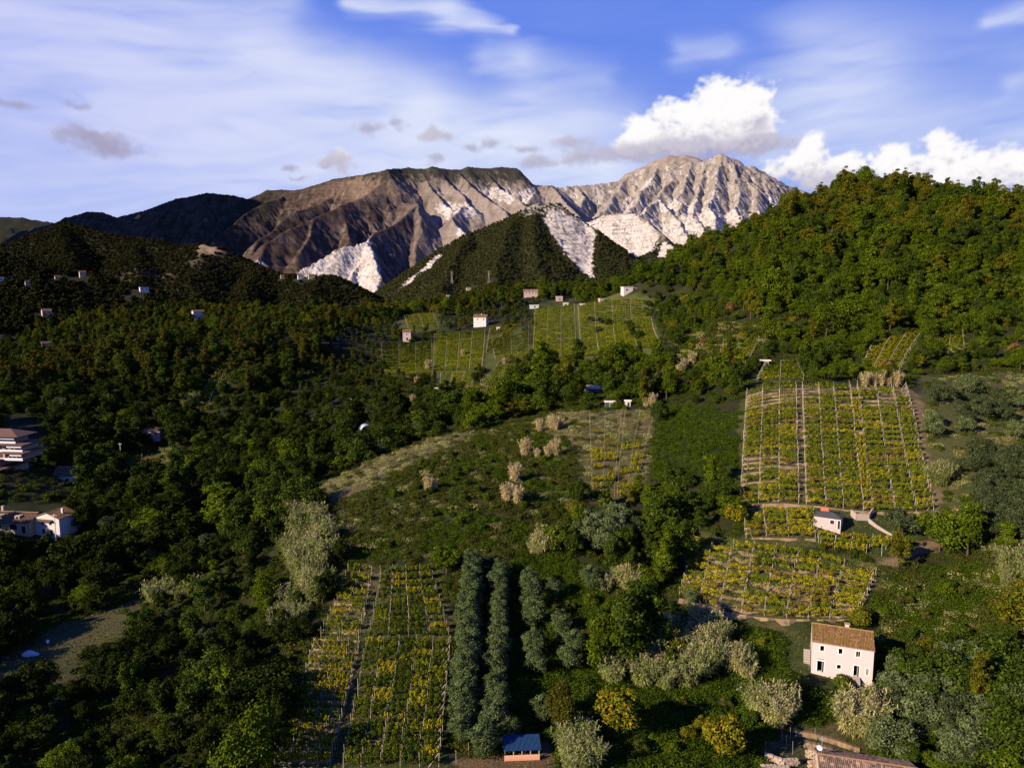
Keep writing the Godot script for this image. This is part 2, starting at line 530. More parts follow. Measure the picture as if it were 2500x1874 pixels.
func build_sky() -> void:
	# coarse all round, fine where high cloud and heaped cloud are drawn
	var lw := 512
	var lh := 256
	var rows := []
	rows.resize(lh)
	in_threads(lh / 2, func(j: int):
		var r := PackedByteArray()
		for i in lw:
			var az := 360.0 * (i + 0.5) / lw
			az = az - 360.0 if az > 180.0 else az
			var c := sky_colour(az, 90.0 - 180.0 * (j + 0.5) / lh, false)
			r.append_array([c.r8, c.g8, c.b8])
		rows[j] = r)
	var low := PackedByteArray()
	for j in lh / 2:
		low.append_array(rows[j])
	for j in lh / 2:
		for i in lw:
			low.append_array([66, 72, 58])
	var im := Image.create_from_data(lw, lh, false, Image.FORMAT_RGB8, low)
	im.resize(SKY_W, SKY_H, Image.INTERPOLATE_CUBIC)
	var fw := 1040
	var top := 600
	var count := SKY_H / 2 - top + 4
	var fine := []
	fine.resize(count)
	in_threads(count, func(j: int):
		var r := PackedByteArray()
		r.resize(fw * 3)
		var mine := clouds_at(90.0 - 180.0 * (j + top + 0.5) / SKY_H)
		for i in fw:
			var az := 360.0 * (i - fw / 2 + 0.5) / SKY_W
			var el := 90.0 - 180.0 * (j + top + 0.5) / SKY_H
			var c := sky_colour(az, el, true, mine[0], mine[1])
			var k := smoothstep(37.2, 35.0, el) * smoothstep(45.6, 42.0, absf(az))
			if k < 1.0:
				c = sky_colour(az, el, false).lerp(c, k)
			r[i * 3] = c.r8
			r[i * 3 + 1] = c.g8
			r[i * 3 + 2] = c.b8
		fine[j] = r)
	var fd := PackedByteArray()
	for j in count:
		fd.append_array(fine[j])
	var fi := Image.create_from_data(fw, count, false, Image.FORMAT_RGB8, fd)
	im.blit_rect(fi, Rect2i(fw / 2, 0, fw / 2, count), Vector2i(0, top))
	im.blit_rect(fi, Rect2i(0, 0, fw / 2, count), Vector2i(SKY_W - fw / 2, top))
	var pano := PanoramaSkyMaterial.new()
	pano.panorama = ImageTexture.create_from_image(im)
	var sky := Sky.new()
	sky.sky_material = pano
	var env := Environment.new()
	env.background_mode = Environment.BG_SKY
	env.sky = sky
	env.background_energy_multiplier = 0.46
	env.tonemap_mode = Environment.TONE_MAPPER_LINEAR
	env.tonemap_exposure = 2.17
	env.sdfgi_enabled = true
	env.ssao_enabled = true
	env.ssil_enabled = true
	var we := WorldEnvironment.new()
	we.name = "environment"
	we.environment = env
	add_child(we)

# ------------------------------------------------------------------ zones of the near ground (outlines in metres, x and z)
var zones := [
	# [kind of ground, outline]
	["ivy", PackedVector2Array([Vector2(30.6, -124), Vector2(36.3, -121), Vector2(47.1, -119.8), Vector2(48.2, -110.5), Vector2(57.2, -107.6), Vector2(54.8, -94.8), Vector2(44.6, -73.7), Vector2(9, -70.8), Vector2(12.9, -105), Vector2(27.9, -105.9)])],
	["ivy", PackedVector2Array([Vector2(0.4, -146.2), Vector2(14.5, -143.7), Vector2(16.8, -131.7), Vector2(13.6, -105), Vector2(9, -70.8), Vector2(-5.9, -70.9), Vector2(-7.4, -90.9), Vector2(-0.4, -90.3)])],
	["ivy", PackedVector2Array([Vector2(66.7, -131.5), Vector2(72.9, -130.2), Vector2(65.9, -113.4), Vector2(58.1, -109.6), Vector2(57.2, -110.7)])],
	["vine_ground", PackedVector2Array([Vector2(-34.7, -142.9), Vector2(-14.5, -142.2), Vector2(-10.5, -123.6), Vector2(-6.7, -71), Vector2(-28.6, -73.1), Vector2(-33.2, -106.1), Vector2(-33.3, -120.6)])],
	["olive_lane", PackedVector2Array([Vector2(-13.9, -146.1), Vector2(0.4, -146.8), Vector2(-0.4, -89.3), Vector2(-7.2, -87), Vector2(-10.5, -123.6)])],
	["yard", PackedVector2Array([Vector2(-5.9, -70.9), Vector2(-7.2, -87), Vector2(-1.6, -88.1), Vector2(5.2, -91.4), Vector2(6.4, -86.5), Vector2(5.1, -70.7)])],
	["scrub", PackedVector2Array([Vector2(-47, -174.8), Vector2(-34.4, -193.9), Vector2(-14.5, -214.5), Vector2(2, -226.9), Vector2(19.2, -225.4), Vector2(18.5, -194), Vector2(14.5, -167.9), Vector2(11.7, -150.6), Vector2(2.3, -146.4), Vector2(-13.8, -145.1), Vector2(-34.4, -143.4), Vector2(-42.9, -158.6)])],
	["dry", PackedVector2Array([Vector2(-60.1, -199.4), Vector2(-50.1, -201.4), Vector2(-31.5, -217.5), Vector2(-15.2, -224.1), Vector2(-9.1, -215), Vector2(-24.7, -186.5), Vector2(-34.3, -168.1), Vector2(-41, -164)])],
	["dry", PackedVector2Array([Vector2(9.5, -232.7), Vector2(22.6, -230.2), Vector2(23.4, -199.3), Vector2(16.7, -194.5), Vector2(8.5, -209)])],
	["old_vines", PackedVector2Array([Vector2(22.4, -221.6), Vector2(42.7, -213.9), Vector2(36.6, -186.6), Vector2(31.9, -171.4), Vector2(27.3, -162.8), Vector2(17.3, -163.3), Vector2(16.7, -194.5)])],
	["ivy", PackedVector2Array([Vector2(45.7, -215.2), Vector2(60.5, -190.4), Vector2(49.8, -155.9), Vector2(41.4, -163), Vector2(32.4, -171.2), Vector2(37.1, -189.5)])],
	["vine_ground", PackedVector2Array([Vector2(61.6, -196), Vector2(68.7, -202.9), Vector2(108.2, -199.8), Vector2(85.9, -143.2), Vector2(79.4, -137.7), Vector2(45.2, -137.5), Vector2(48.4, -153.8)])],
	["vine_ground", PackedVector2Array([Vector2(38.2, -147.2), Vector2(46, -140.2), Vector2(69.4, -133.5), Vector2(67.1, -128.7), Vector2(60.7, -120.1), Vector2(48.5, -119.2), Vector2(39.6, -121.2), Vector2(29.9, -127.6), Vector2(34.4, -136.9)])],
	["path", PackedVector2Array([Vector2(107.7, -198.9), Vector2(109.4, -195.1), Vector2(99.7, -170.3), Vector2(86.6, -142), Vector2(85.2, -143.5), Vector2(95.5, -167.4)])],
	["path", PackedVector2Array([Vector2(68, -133.4), Vector2(74.9, -135.9), Vector2(82.3, -138.1), Vector2(82.4, -136), Vector2(74.3, -132.9), Vector2(68.1, -131.7)])],
	["path", PackedVector2Array([Vector2(84.7, -144.6), Vector2(87, -143.6), Vector2(83, -137.9), Vector2(81.4, -139)])],
	["olive_ground", PackedVector2Array([Vector2(117.8, -211.9), Vector2(150, -214), Vector2(95.4, -126.7), Vector2(87.4, -132), Vector2(87.3, -141.6), Vector2(97.8, -170.8)])],
	["cane_ground", PackedVector2Array([Vector2(88.4, -129.5), Vector2(96.9, -124.3), Vector2(89.3, -113.4), Vector2(83.7, -119.4)])],
	["lawn", PackedVector2Array([Vector2(61.5, -147.2), Vector2(76.1, -147.8), Vector2(76.4, -138.9), Vector2(69.4, -133.5), Vector2(60, -139.8)])],
	["lawn", PackedVector2Array([Vector2(46.5, -120.4), Vector2(51.1, -120), Vector2(49, -111.5), Vector2(57.3, -110.2), Vector2(56, -106.7), Vector2(45.9, -104.7), Vector2(43, -108.4)])],
	["lawn", PackedVector2Array([Vector2(36.4, -124.4), Vector2(49.4, -119.6), Vector2(47.8, -117.4), Vector2(36.2, -120.5)])],
	["ivy", PackedVector2Array([Vector2(12.9, -105), Vector2(32.6, -107.2), Vector2(41.6, -104.5), Vector2(31.8, -87.6), Vector2(10.9, -82.5)])],
	["ivy", PackedVector2Array([Vector2(7, -126.3), Vector2(16.7, -130.3), Vector2(25.1, -129.8), Vector2(30.7, -124.2), Vector2(15.5, -120.1), Vector2(13.5, -110.3), Vector2(7.8, -102), Vector2(5.6, -112.7)])],
	["scrub", PackedVector2Array([Vector2(67, -128.5), Vector2(79.8, -130.5), Vector2(87.4, -127.9), Vector2(88.1, -111.6), Vector2(72.7, -107.6), Vector2(61.1, -115.9)])],
	["garden", PackedVector2Array([Vector2(38.7, -98.3), Vector2(51.6, -98.9), Vector2(49.9, -92.8), Vector2(39.3, -73.4), Vector2(24.6, -71.9), Vector2(33.2, -91.6)])],
	["field", PackedVector2Array([Vector2(-92.6, -118.9), Vector2(-89.1, -135.1), Vector2(-77.4, -147.6), Vector2(-71.9, -140.8), Vector2(-70.7, -126.5), Vector2(-70.5, -121.3), Vector2(-78.1, -112.5), Vector2(-83.7, -106.5)])],
	["vine_far", PackedVector2Array([Vector2(-83.9, -466.7), Vector2(12, -490.3), Vector2(8.6, -401.6), Vector2(-16.2, -389), Vector2(-40.5, -385.1), Vector2(-70.5, -396.6)])],
	["vine_far", PackedVector2Array([Vector2(14.8, -536.2), Vector2(46.5, -555.4), Vector2(28.7, -304.6), Vector2(10.2, -367.5)])],
	["vine_far", PackedVector2Array([Vector2(46.5, -555.4), Vector2(88.6, -452.2), Vector2(63.6, -302.3), Vector2(30.9, -339.9)])],
	["vine_far", PackedVector2Array([Vector2(-44.5, -437.9), Vector2(-19, -423.2), Vector2(-17.9, -328.5), Vector2(-35.5, -347.4)])],
	["vine_far", PackedVector2Array([Vector2(-11.1, -398.7), Vector2(2.4, -432.3), Vector2(2.4, -320), Vector2(-16, -332.7)])],
	["earth", PackedVector2Array([Vector2(-19.1, -341.9), Vector2(-3.1, -349.4), Vector2(-4.9, -320.1), Vector2(-7.9, -297.3), Vector2(-11.1, -323.6), Vector2(-19.2, -315.5)])],
	["garden", PackedVector2Array([Vector2(34.6, -264.9), Vector2(66.9, -328.2), Vector2(81.3, -324.8), Vector2(65.4, -297.5), Vector2(51.3, -276), Vector2(38.3, -247.1)])],
	["dry", PackedVector2Array([Vector2(68.4, -325.7), Vector2(79, -319.5), Vector2(89.4, -314), Vector2(118.3, -288.7), Vector2(109.8, -275.7), Vector2(91.2, -271.4), Vector2(73, -233.8), Vector2(61.1, -258.6), Vector2(54.6, -275.3)])],
	["vine_far", PackedVector2Array([Vector2(71.6, -220.2), Vector2(90.8, -246.4), Vector2(93.1, -236.3), Vector2(82.2, -204.8), Vector2(68.3, -205.6)])],
	["vine_far", PackedVector2Array([Vector2(103, -218.9), Vector2(121.4, -249.2), Vector2(146.6, -264.3), Vector2(144.9, -255.1), Vector2(119.8, -222.1), Vector2(106.7, -212.4)])],
	["dry", PackedVector2Array([Vector2(141.1, -246.9), Vector2(162.9, -268.1), Vector2(150.3, -242.7), Vector2(140.5, -231.3), Vector2(133.6, -234.5)])],
	["vine_far", PackedVector2Array([Vector2(-144.1, -259.7), Vector2(-160.1, -294.9), Vector2(-139.8, -306.8), Vector2(-119, -261.6), Vector2(-124.1, -247.9)])],
	["vine_far", PackedVector2Array([Vector2(-149.4, -329.2), Vector2(-153.8, -382.7), Vector2(-153.4, -404.8), Vector2(-144.5, -383.6), Vector2(-141.8, -334.1)])],
	["dry", PackedVector2Array([Vector2(-149.8, -338.1), Vector2(-148, -349.9), Vector2(-142.3, -343.8), Vector2(-145.4, -332.6)])],
	["vine_far", PackedVector2Array([Vector2(-86.2, -536.9), Vector2(-87.3, -617.4), Vector2(-61.3, -590.4), Vector2(-48.2, -509), Vector2(-72, -507.7)])],
	["lawn", PackedVector2Array([Vector2(15.8, -573.4), Vector2(50, -597.8), Vector2(46.5, -555.4), Vector2(15, -544.7)])],
	["dry", PackedVector2Array([Vector2(-54.2, -333.1), Vector2(-44.5, -340.6), Vector2(-39.7, -310.6), Vector2(-51.5, -316)])],
	["clearing", PackedVector2Array([Vector2(-229.3, -325.6), Vector2(-207, -321.2), Vector2(-171.9, -268.5), Vector2(-167.1, -248.3), Vector2(-166.6, -234.2)])],
	["clearing", PackedVector2Array([Vector2(-150.2, -208), Vector2(-131.7, -218.6), Vector2(-114.7, -188.9), Vector2(-135.2, -185.8)])],
	["clearing", PackedVector2Array([Vector2(-166.1, -261.8), Vector2(-162.3, -275.5), Vector2(-142.4, -242.1), Vector2(-146.5, -230.3)])]]
var zone_boxes := []

const TINT := {
	"forest": [0.030, 0.034, 0.013], "vine_ground": [0.056, 0.078, 0.016], "olive_lane": [0.018, 0.020, 0.010], "yard": [0.165, 0.110, 0.060], "scrub": [0.036, 0.048, 0.012],
	"dry": [0.125, 0.105, 0.050], "old_vines": [0.080, 0.078, 0.030], "ivy": [0.022, 0.036, 0.006], "path": [0.215, 0.155, 0.095], "olive_ground": [0.088, 0.090, 0.034],
	"cane_ground": [0.07, 0.09, 0.03], "lawn": [0.040, 0.062, 0.014], "garden": [0.075, 0.080, 0.030], "field": [0.088, 0.084, 0.034], "vine_far": [0.075, 0.098, 0.018], "earth": [0.400, 0.235, 0.155], "clearing": [0.030, 0.036, 0.014]}

func prepare_zones() -> void:
	for z in zones:
		var lo := Vector2(1e9, 1e9)
		var hi := Vector2(-1e9, -1e9)
		for p: Vector2 in z[1]:
			lo = lo.min(p)
			hi = hi.max(p)
		zone_boxes.append(Rect2(lo, hi - lo).grow(1.0))

func zone_at(p: Vector2) -> String:
	var found := "forest"
	for i in zones.size():
		if zone_boxes[i].has_point(p) and Geometry2D.is_point_in_polygon(p, zones[i][1]):
			found = zones[i][0]
	return found

func ground_tint(x: float, z: float) -> Color:
	# the outlines wander a little, as field edges do
	var wx := x + 1.1 * fnl2.get_noise_2d(x * 0.13, z * 0.13)
	var wz := z + 1.1 * fnl2.get_noise_2d(x * 0.13 + 50.0, z * 0.13)
	var kind := zone_at(Vector2(wx, wz))
	var t: Array = TINT[kind]
	var c := Color(t[0], t[1], t[2])
	var n := fnl.get_noise_2d(x * 0.05, z * 0.05)
	var m := fnl2.get_noise_2d(x * 0.35 + 7.0, z * 0.35)
	match kind:
		"vine_ground", "vine_far", "old_vines", "lawn", "garden":
			c = c.lerp(Color(0.17, 0.125, 0.065), clampf(0.08 + 0.8 * n + 0.7 * m, 0.0, 0.8))
		"olive_ground", "dry", "field":
			c = c.lerp(Color(0.05, 0.062, 0.02), clampf(0.2 + 0.9 * n + 0.8 * m, 0.0, 0.9))
		"yard", "path":
			c = c.lerp(Color(0.09, 0.085, 0.035), clampf(0.1 + 0.8 * n + 0.8 * m, 0.0, 0.8))
		"scrub":
			c = c.lerp(Color(0.085, 0.072, 0.038), clampf(0.1 + 1.2 * n + 0.5 * m, 0.0, 0.85))
		_:
			c = c * (1.0 + 0.5 * n + 0.4 * m)
	return Color(maxf(c.r, 0.004), maxf(c.g, 0.004), maxf(c.b, 0.003))

func build_terrain() -> void:
	prepare_zones()
	var mat := grained("soil and grass", Color(1, 1, 1), 0.22, 0.55, 1.0, 0.97, 12.0, true)
	# near sheet
	var st := 1.15
	var nx := 345
	var nz := 182
	var x0 := -196.0
	var z0 := -58.0
	structure("ground", "grassy soil of the near valley and its slopes", patch(nx, nz, x0, z0, st, 0.0, null), mat)
	# the wider valley round it, its edge tucked under the near sheet
	var lo := Vector2(x0 + 8.0, z0 - nz * st + 10.0)
	var hi := Vector2(x0 + nx * st - 10.0, z0 - 8.0)
	var hole := func(a: Vector3, b: Vector3) -> bool:
		return a.x > lo.x and b.x < hi.x and a.z < hi.y and b.z > lo.y
	structure("terrain", "wider wooded valley and hillsides behind the vineyards", patch(248, 205, GX0 + 16.0, GZ0 - 20.0, 6.0, -0.5, hole), mat)
	# land beyond
	var far := PlaneMesh.new()
	far.size = Vector2(40000, 40000)
	var o := structure("valley_floor", "dark distant lowland round the hills", far, grained("far lowland", lin(0.03, 0.035, 0.015), 0.01, 0.6, 1.0))
	o.position = Vector3(0, -30, -6000)

func patch(nx: int, nz: int, x0: float, z0: float, st: float, lift: float, skip) -> ArrayMesh:
	var rows := []
	rows.resize(nz)
	in_threads(nz, func(j: int):
		var pos := PackedVector3Array()
		var col := PackedColorArray()
		for i in nx:
			var x := x0 + i * st
			var z := z0 - j * st
			pos.append(Vector3(x, ground(x, z) + lift, z))
			col.append(ground_tint(x, z))
		rows[j] = [pos, col])
	var pos := PackedVector3Array()
	var col := PackedColorArray()
	for r in rows:
		pos.append_array(r[0])
		col.append_array(r[1])
	return grid_mesh(nx, nz, pos, col, skip)

# ------------------------------------------------------------------ hills and mountains: crests and spurs, with the slope falling away on both sides
# each crest or spur: fall per metre, then x, y, z of its points
var crests := {
	"brown": [
		[0.88, [-3682, 469, -5600, -3374, 515, -5500, -3239, 557, -5450, -3040, 594, -5400, -2898, 583, -5350, -2791, 543, -5300, -2601, 583, -5250, -2446, 609, -5200, -2293, 656, -5150, -2050, 690, -5100, -1894, 672, -5100, -1821, 659, -5200, -1714, 731, -5300, -1623, 734, -5300, -1492, 727, -5250, -1355, 749, -5200, -1206, 788, -5150, -1059, 799, -5100, -931, 813, -5050, -818, 827, -5000, -793, 845, -5100, -707, 870, -5200, -625, 860, -5200, -545, 876, -5200, -439, 865, -5250, -372, 873, -5300, -307, 891, -5300, -180, 887, -5350, -59, 904, -5400, 23, 897, -5400, 66, 859, -5400, 170, 775, -5350, 279, 762, -5300, 321, 740, -5300]],
		[0.96, [-818, 827, -5000, -787, 765, -4900, -921, 612, -4650, -1027, 533, -4450, -1114, 440, -4250, -1205, 373, -4080, -1282, 283, -3900, -1271, 172, -3700]],
		[1.09, [-787, 765, -4900, -798, 691, -4830, -727, 625, -4780, -675, 579, -4700, -587, 562, -4600, -633, 472, -4400, -686, 397, -4230, -742, 353, -4080, -765, 292, -3920]],
		[1.02, [-921, 612, -4650, -977, 461, -4400, -907, 325, -4150, -908, 204, -3950]],
		[1.09, [-587, 562, -4600, -528, 468, -4420, -522, 316, -4200, -517, 156, -3950]],
		[1.02, [-765, 292, -3920, -830, 277, -3880, -905, 253, -3820, -969, 197, -3760, -1065, 127, -3680, -1133, 103, -3600]],
		[1.28, [-765, 292, -3920, -736, 271, -3850, -676, 211, -3700, -616, 110, -3500, -608, 17, -3350]],
		[1.15, [-768, 199, -3800, -779, 103, -3620, -831, 16, -3450]],
		[1.28, [-596, 488, -4700, -546, 484, -4650, -488, 389, -4500, -453, 329, -4420, -418, 256, -4300]],
		[0.96, [-619, 831, -5150, -536, 711, -4980, -456, 616, -4830, -378, 545, -4700]],
		[0.96, [-487, 836, -5180, -389, 720, -5000, -315, 633, -4850, -254, 559, -4700]],
		[0.96, [-367, 843, -5230, -304, 760, -5080, -198, 662, -4900, -111, 579, -4750, -8, 480, -4550]],
		[1.02, [-306, 573, -4700, -357, 476, -4500, -313, 412, -4380, -267, 357, -4250, -238, 230, -4000]],
		[1.02, [-178, 854, -5300, -97, 724, -5100, 9, 651, -4950, 77, 573, -4800, 125, 452, -4600]],
		[1.02, [278, 756, -5280, 322, 684, -5150, 356, 615, -5000, 425, 521, -4800, 479, 396, -4600]],
		[0.96, [170, 769, -5330, 139, 684, -5150, 104, 606, -5000]],
		[1.02, [-1580, 696, -5250, -1598, 659, -5150, -1691, 571, -4950, -1755, 446, -4700, -1771, 301, -4400, -1746, 159, -4100]],
		[1.02, [-1206, 788, -5150, -1165, 660, -4950, -1226, 584, -4800, -1332, 526, -4650, -1388, 412, -4450]],
		[1.02, [-2050, 684, -5100, -2024, 600, -4950, -1932, 493, -4750, -1926, 378, -4550, -1864, 213, -4200]],
		[1.02, [-2446, 606, -5200, -2395, 535, -5050, -2231, 429, -4850, -2133, 279, -4500]],
		[1.02, [-2791, 543, -5300, -2773, 503, -5200, -2579, 410, -5000, -2373, 289, -4700]],
		[1.02, [-1388, 412, -4450, -1434, 319, -4250, -1403, 206, -4000]],
		[1.15, [-1114, 440, -4250, -1090, 331, -4050, -1111, 224, -3850]]],
	"peak": [
		[0.94, [324, 861, -6300, 394, 870, -6250, 547, 891, -6300, 858, 932, -6350, 958, 973, -6400, 1074, 1034, -6400, 1204, 1060, -6350, 1348, 1063, -6300, 1410, 1055, -6250, 1462, 1080, -6200, 1499, 1051, -6180, 1574, 1076, -6150, 1689, 1118, -6100, 1775, 1090, -6150, 1836, 1068, -6150, 1902, 1028, -6150, 1950, 1032, -6150, 2020, 1007, -6200, 2114, 937, -6200, 2250, 862, -6250, 2337, 814, -6250, 2529, 748, -6300, 2909, 600, -6350]],
		[1.02, [958, 973, -6400, 874, 836, -6100, 744, 693, -5800, 623, 561, -5500]],
		[1.08, [1204, 1060, -6350, 1106, 901, -6050, 958, 716, -5700, 865, 621, -5500, 789, 507, -5250]],
		[1.14, [1348, 1063, -6300, 1279, 919, -6050, 1151, 780, -5800, 1062, 671, -5600]],
		[1.2, [1056, 688, -5450, 1084, 572, -5200, 1104, 457, -4950, 1146, 360, -4700, 1153, 279, -4500]],
		[1.2, [1056, 688, -5450, 948, 611, -5250, 872, 546, -5100, 812, 447, -4900]],
		[1.2, [1165, 557, -5150, 1201, 478, -4950, 1228, 398, -4750, 1221, 309, -4550]],
		[1.14, [1462, 1080, -6200, 1400, 948, -6000, 1309, 808, -5750, 1222, 699, -5550, 1186, 591, -5300]],
		[1.14, [1574, 1076, -6150, 1505, 930, -5950, 1403, 785, -5700, 1301, 655, -5450, 1261, 534, -5200]],
		[1.14, [1689, 1118, -6100, 1598, 968, -5900, 1518, 812, -5650, 1409, 644, -5350, 1365, 490, -5050]],
		[1.14, [1689, 1118, -6100, 1729, 926, -5850, 1694, 772, -5600, 1576, 607, -5300, 1522, 455, -5000]],
		[1.14, [1836, 1068, -6150, 1835, 898, -5900, 1805, 738, -5600, 1740, 575, -5300, 1647, 425, -5000]],
		[1.14, [2020, 1007, -6200, 1997, 874, -5980, 1954, 716, -5700, 1891, 552, -5400]],
		[1.14, [2250, 862, -6250, 2151, 704, -5900, 2083, 537, -5600]],
		[1.08, [547, 891, -6300, 574, 751, -6000, 522, 614, -5700]]],
	"quarry": [
		[0.95, [231, 374, -3450, 282, 355, -3420, 331, 347, -3400, 407, 378, -3380, 481, 383, -3340, 539, 375, -3280, 579, 342, -3200, 588, 313, -3130, 610, 273, -3050, 629, 231, -2960, 667, 192, -2880]],
		[1.1, [579, 342, -3200, 568, 266, -3080, 561, 195, -2960]],
		[1.15, [318, 258, -2850, 323, 217, -2780, 343, 184, -2720, 368, 157, -2650, 394, 131, -2590, 407, 74, -2480]],
		[1.1, [323, 217, -2780, 301, 159, -2700, 279, 91, -2580, 258, 29, -2450]]],
	"pyramid": [
		[0.72, [-478, -15, -2500, -441, 12, -2560, -364, 88, -2650, -268, 198, -2760, -161, 259, -2800, -51, 299, -2830, 24, 338, -2840, 61, 363, -2850, 98, 371, -2850, 138, 371, -2850, 173, 369, -2850, 209, 332, -2830, 247, 304, -2790, 280, 277, -2740, 302, 252, -2690]],
		[0.62, [42, 344, -2840, -26, 234, -2600, -46, 148, -2400, -57, 73, -2220, -59, 21, -2050]],
		[0.62, [-161, 259, -2800, -191, 161, -2550, -209, 73, -2300, -209, 19, -2150]],
		[0.66, [98, 371, -2850, 70, 216, -2560, 86, 117, -2360, 106, 33, -2150]],
		[0.9, [302, 252, -2690, 302, 187, -2600, 288, 121, -2520]]],
	"lefthill": [
		[0.5, [-1449, 96, -2000, -1351, 150, -2000, -1273, 193, -2000, -1202, 225, -2000, -1130, 211, -1980, -1060, 195, -1950, -946, 178, -1900, -864, 169, -1850, -786, 153, -1800, -721, 156, -1750, -677, 148, -1720, -638, 126, -1700, -569, 104, -1650, -478, 82, -1600, -415, 79, -1550, -355, 77, -1500, -305, 54, -1480, -259, 27, -1450, -229, 6, -1430]],
		[0.5, [-721, 156, -1750, -670, 118, -1600, -618, 77, -1450, -548, 36, -1280]],
		[0.5, [-946, 178, -1900, -834, 120, -1650, -702, 68, -1400]],
		[0.5, [-1202, 225, -2000, -1045, 156, -1750, -890, 96, -1500]],
		[0.5, [-384, 77, -1520, -372, 51, -1400, -354, 24, -1270]],
		[0.5, [-556, 102, -1640, -511, 59, -1450, -468, 27, -1300]]],
	"nearhill": [
		[0.35, [-838, 121, -1000, -739, 108, -990, -672, 98, -980, -623, 88, -960, -576, 79, -940, -524, 70, -930, -452, 55, -900, -379, 41, -860, -346, 33, -830]],
		[0.35, [-623, 88, -960, -548, 60, -850, -494, 41, -770]],
		[0.35, [-711, 103, -985, -600, 60, -840, -507, 33, -720]]],
	"farleft": [
		[0.6, [-6904, 933, -8000, -5929, 861, -8000, -5443, 799, -8000, -5198, 789, -8000, -4907, 741, -8000, -4470, 644, -8000]]],
	"farpeak": [
		[0.7, [1088, 1094, -7600, 1138, 1148, -7600, 1275, 1248, -7600, 1463, 1324, -7600, 1592, 1355, -7600, 1712, 1364, -7600, 1842, 1342, -7600, 1904, 1297, -7600, 2105, 1243, -7600, 2477, 1216, -7600, 2568, 1153, -7600, 2719, 1099, -7600, 2862, 1035, -7600, 3235, 935, -7600]]]}
# marble cut open: outlines in x and z
var cuts := {
	"brown": [PackedVector2Array([Vector2(-850, -4313), Vector2(-681, -3731), Vector2(-609, -3503), Vector2(-607, -3344), Vector2(-762, -3534), Vector2(-883, -3679), Vector2(-1063, -3672), Vector2(-1021, -3963), Vector2(-911, -3816), Vector2(-829, -3878)]), PackedVector2Array([Vector2(-492, -4770), Vector2(-421, -4872), Vector2(-279, -4751), Vector2(-168, -4730), Vector2(-189, -4672), Vector2(-338, -4554), Vector2(-435, -4691)]),
		PackedVector2Array([Vector2(-206, -5115), Vector2(-112, -5126), Vector2(-19, -5176), Vector2(37, -5122), Vector2(-3, -4894), Vector2(-141, -5032)]), PackedVector2Array([Vector2(37, -5140), Vector2(174, -5274), Vector2(138, -5126), Vector2(92, -5037), Vector2(47, -4861)]), PackedVector2Array([Vector2(-312, -4371), Vector2(-280, -4455), Vector2(-271, -4226), Vector2(-320, -4294)]),
		PackedVector2Array([Vector2(-1269, -3752), Vector2(-1202, -3751), Vector2(-1056, -3645), Vector2(-1047, -3610), Vector2(-1203, -3679), Vector2(-1294, -3719)])],
	"peak": [PackedVector2Array([Vector2(822, -5714), Vector2(939, -5199), Vector2(1170, -5086), Vector2(1518, -5443), Vector2(1754, -5346), Vector2(2196, -5903), Vector2(2118, -5547), Vector2(1116, -4577), Vector2(880, -4844)]), PackedVector2Array([Vector2(784, -5694), Vector2(871, -5941), Vector2(981, -6181), Vector2(971, -5951), Vector2(858, -5673), Vector2(788, -5250)]), PackedVector2Array([Vector2(1090, -6168), Vector2(1146, -6129), Vector2(1142, -6044), Vector2(1064, -5910), Vector2(1060, -6097)]), PackedVector2Array([Vector2(1037, -5385), Vector2(1230, -5835), Vector2(1244, -5574), Vector2(1176, -5378), Vector2(1071, -5219)]),
		PackedVector2Array([Vector2(1278, -5570), Vector2(1361, -5564), Vector2(1409, -5416), Vector2(1344, -5278), Vector2(1182, -5000), Vector2(1149, -5132)]), PackedVector2Array([Vector2(1261, -5204), Vector2(1506, -5399), Vector2(1543, -5182), Vector2(1740, -5301), Vector2(2157, -5922), Vector2(2136, -5754), Vector2(1964, -5462), Vector2(1508, -4948), Vector2(1185, -4749)]), PackedVector2Array([Vector2(537, -5671), Vector2(616, -5432), Vector2(681, -5415), Vector2(528, -5564)]),
		PackedVector2Array([Vector2(1017, -5090), Vector2(1141, -5091), Vector2(1184, -4873), Vector2(1086, -4694), Vector2(982, -4900)]), PackedVector2Array([Vector2(1462, -5538), Vector2(1532, -5668), Vector2(1490, -5444), Vector2(1413, -5303)]), PackedVector2Array([Vector2(1921, -5700), Vector2(2131, -5956), Vector2(2111, -5785), Vector2(1859, -5457)]), PackedVector2Array([Vector2(949, -5647), Vector2(1023, -5772), Vector2(1031, -5712), Vector2(961, -5590)])],
	"quarry": [PackedVector2Array([Vector2(251, -3437), Vector2(330, -3399), Vector2(407, -3380), Vector2(538, -3281), Vector2(588, -3131), Vector2(596, -3055), Vector2(560, -2980), Vector2(537, -3005), Vector2(458, -3019), Vector2(426, -3159), Vector2(391, -3265), Vector2(338, -3346)]), PackedVector2Array([Vector2(603, -3014), Vector2(629, -2961), Vector2(645, -2862), Vector2(570, -2931)])],
	"pyramid": [PackedVector2Array([Vector2(110, -2766), Vector2(136, -2810), Vector2(179, -2816), Vector2(205, -2788), Vector2(271, -2829), Vector2(319, -2818), Vector2(289, -2628), Vector2(273, -2536), Vector2(272, -2456), Vector2(251, -2463), Vector2(202, -2530), Vector2(166, -2607), Vector2(138, -2666)]),
		PackedVector2Array([Vector2(-399, -2605), Vector2(-340, -2661), Vector2(-301, -2689), Vector2(-264, -2736), Vector2(-248, -2706), Vector2(-288, -2639), Vector2(-344, -2621), Vector2(-407, -2453)])],
	"lefthill": [PackedVector2Array([Vector2(-727, -1727), Vector2(-719, -1747), Vector2(-679, -1720), Vector2(-664, -1692), Vector2(-690, -1648)])], "nearhill": [], "farleft": [], "farpeak": []}

const SEG := 10   # numbers kept for each stretch of crest

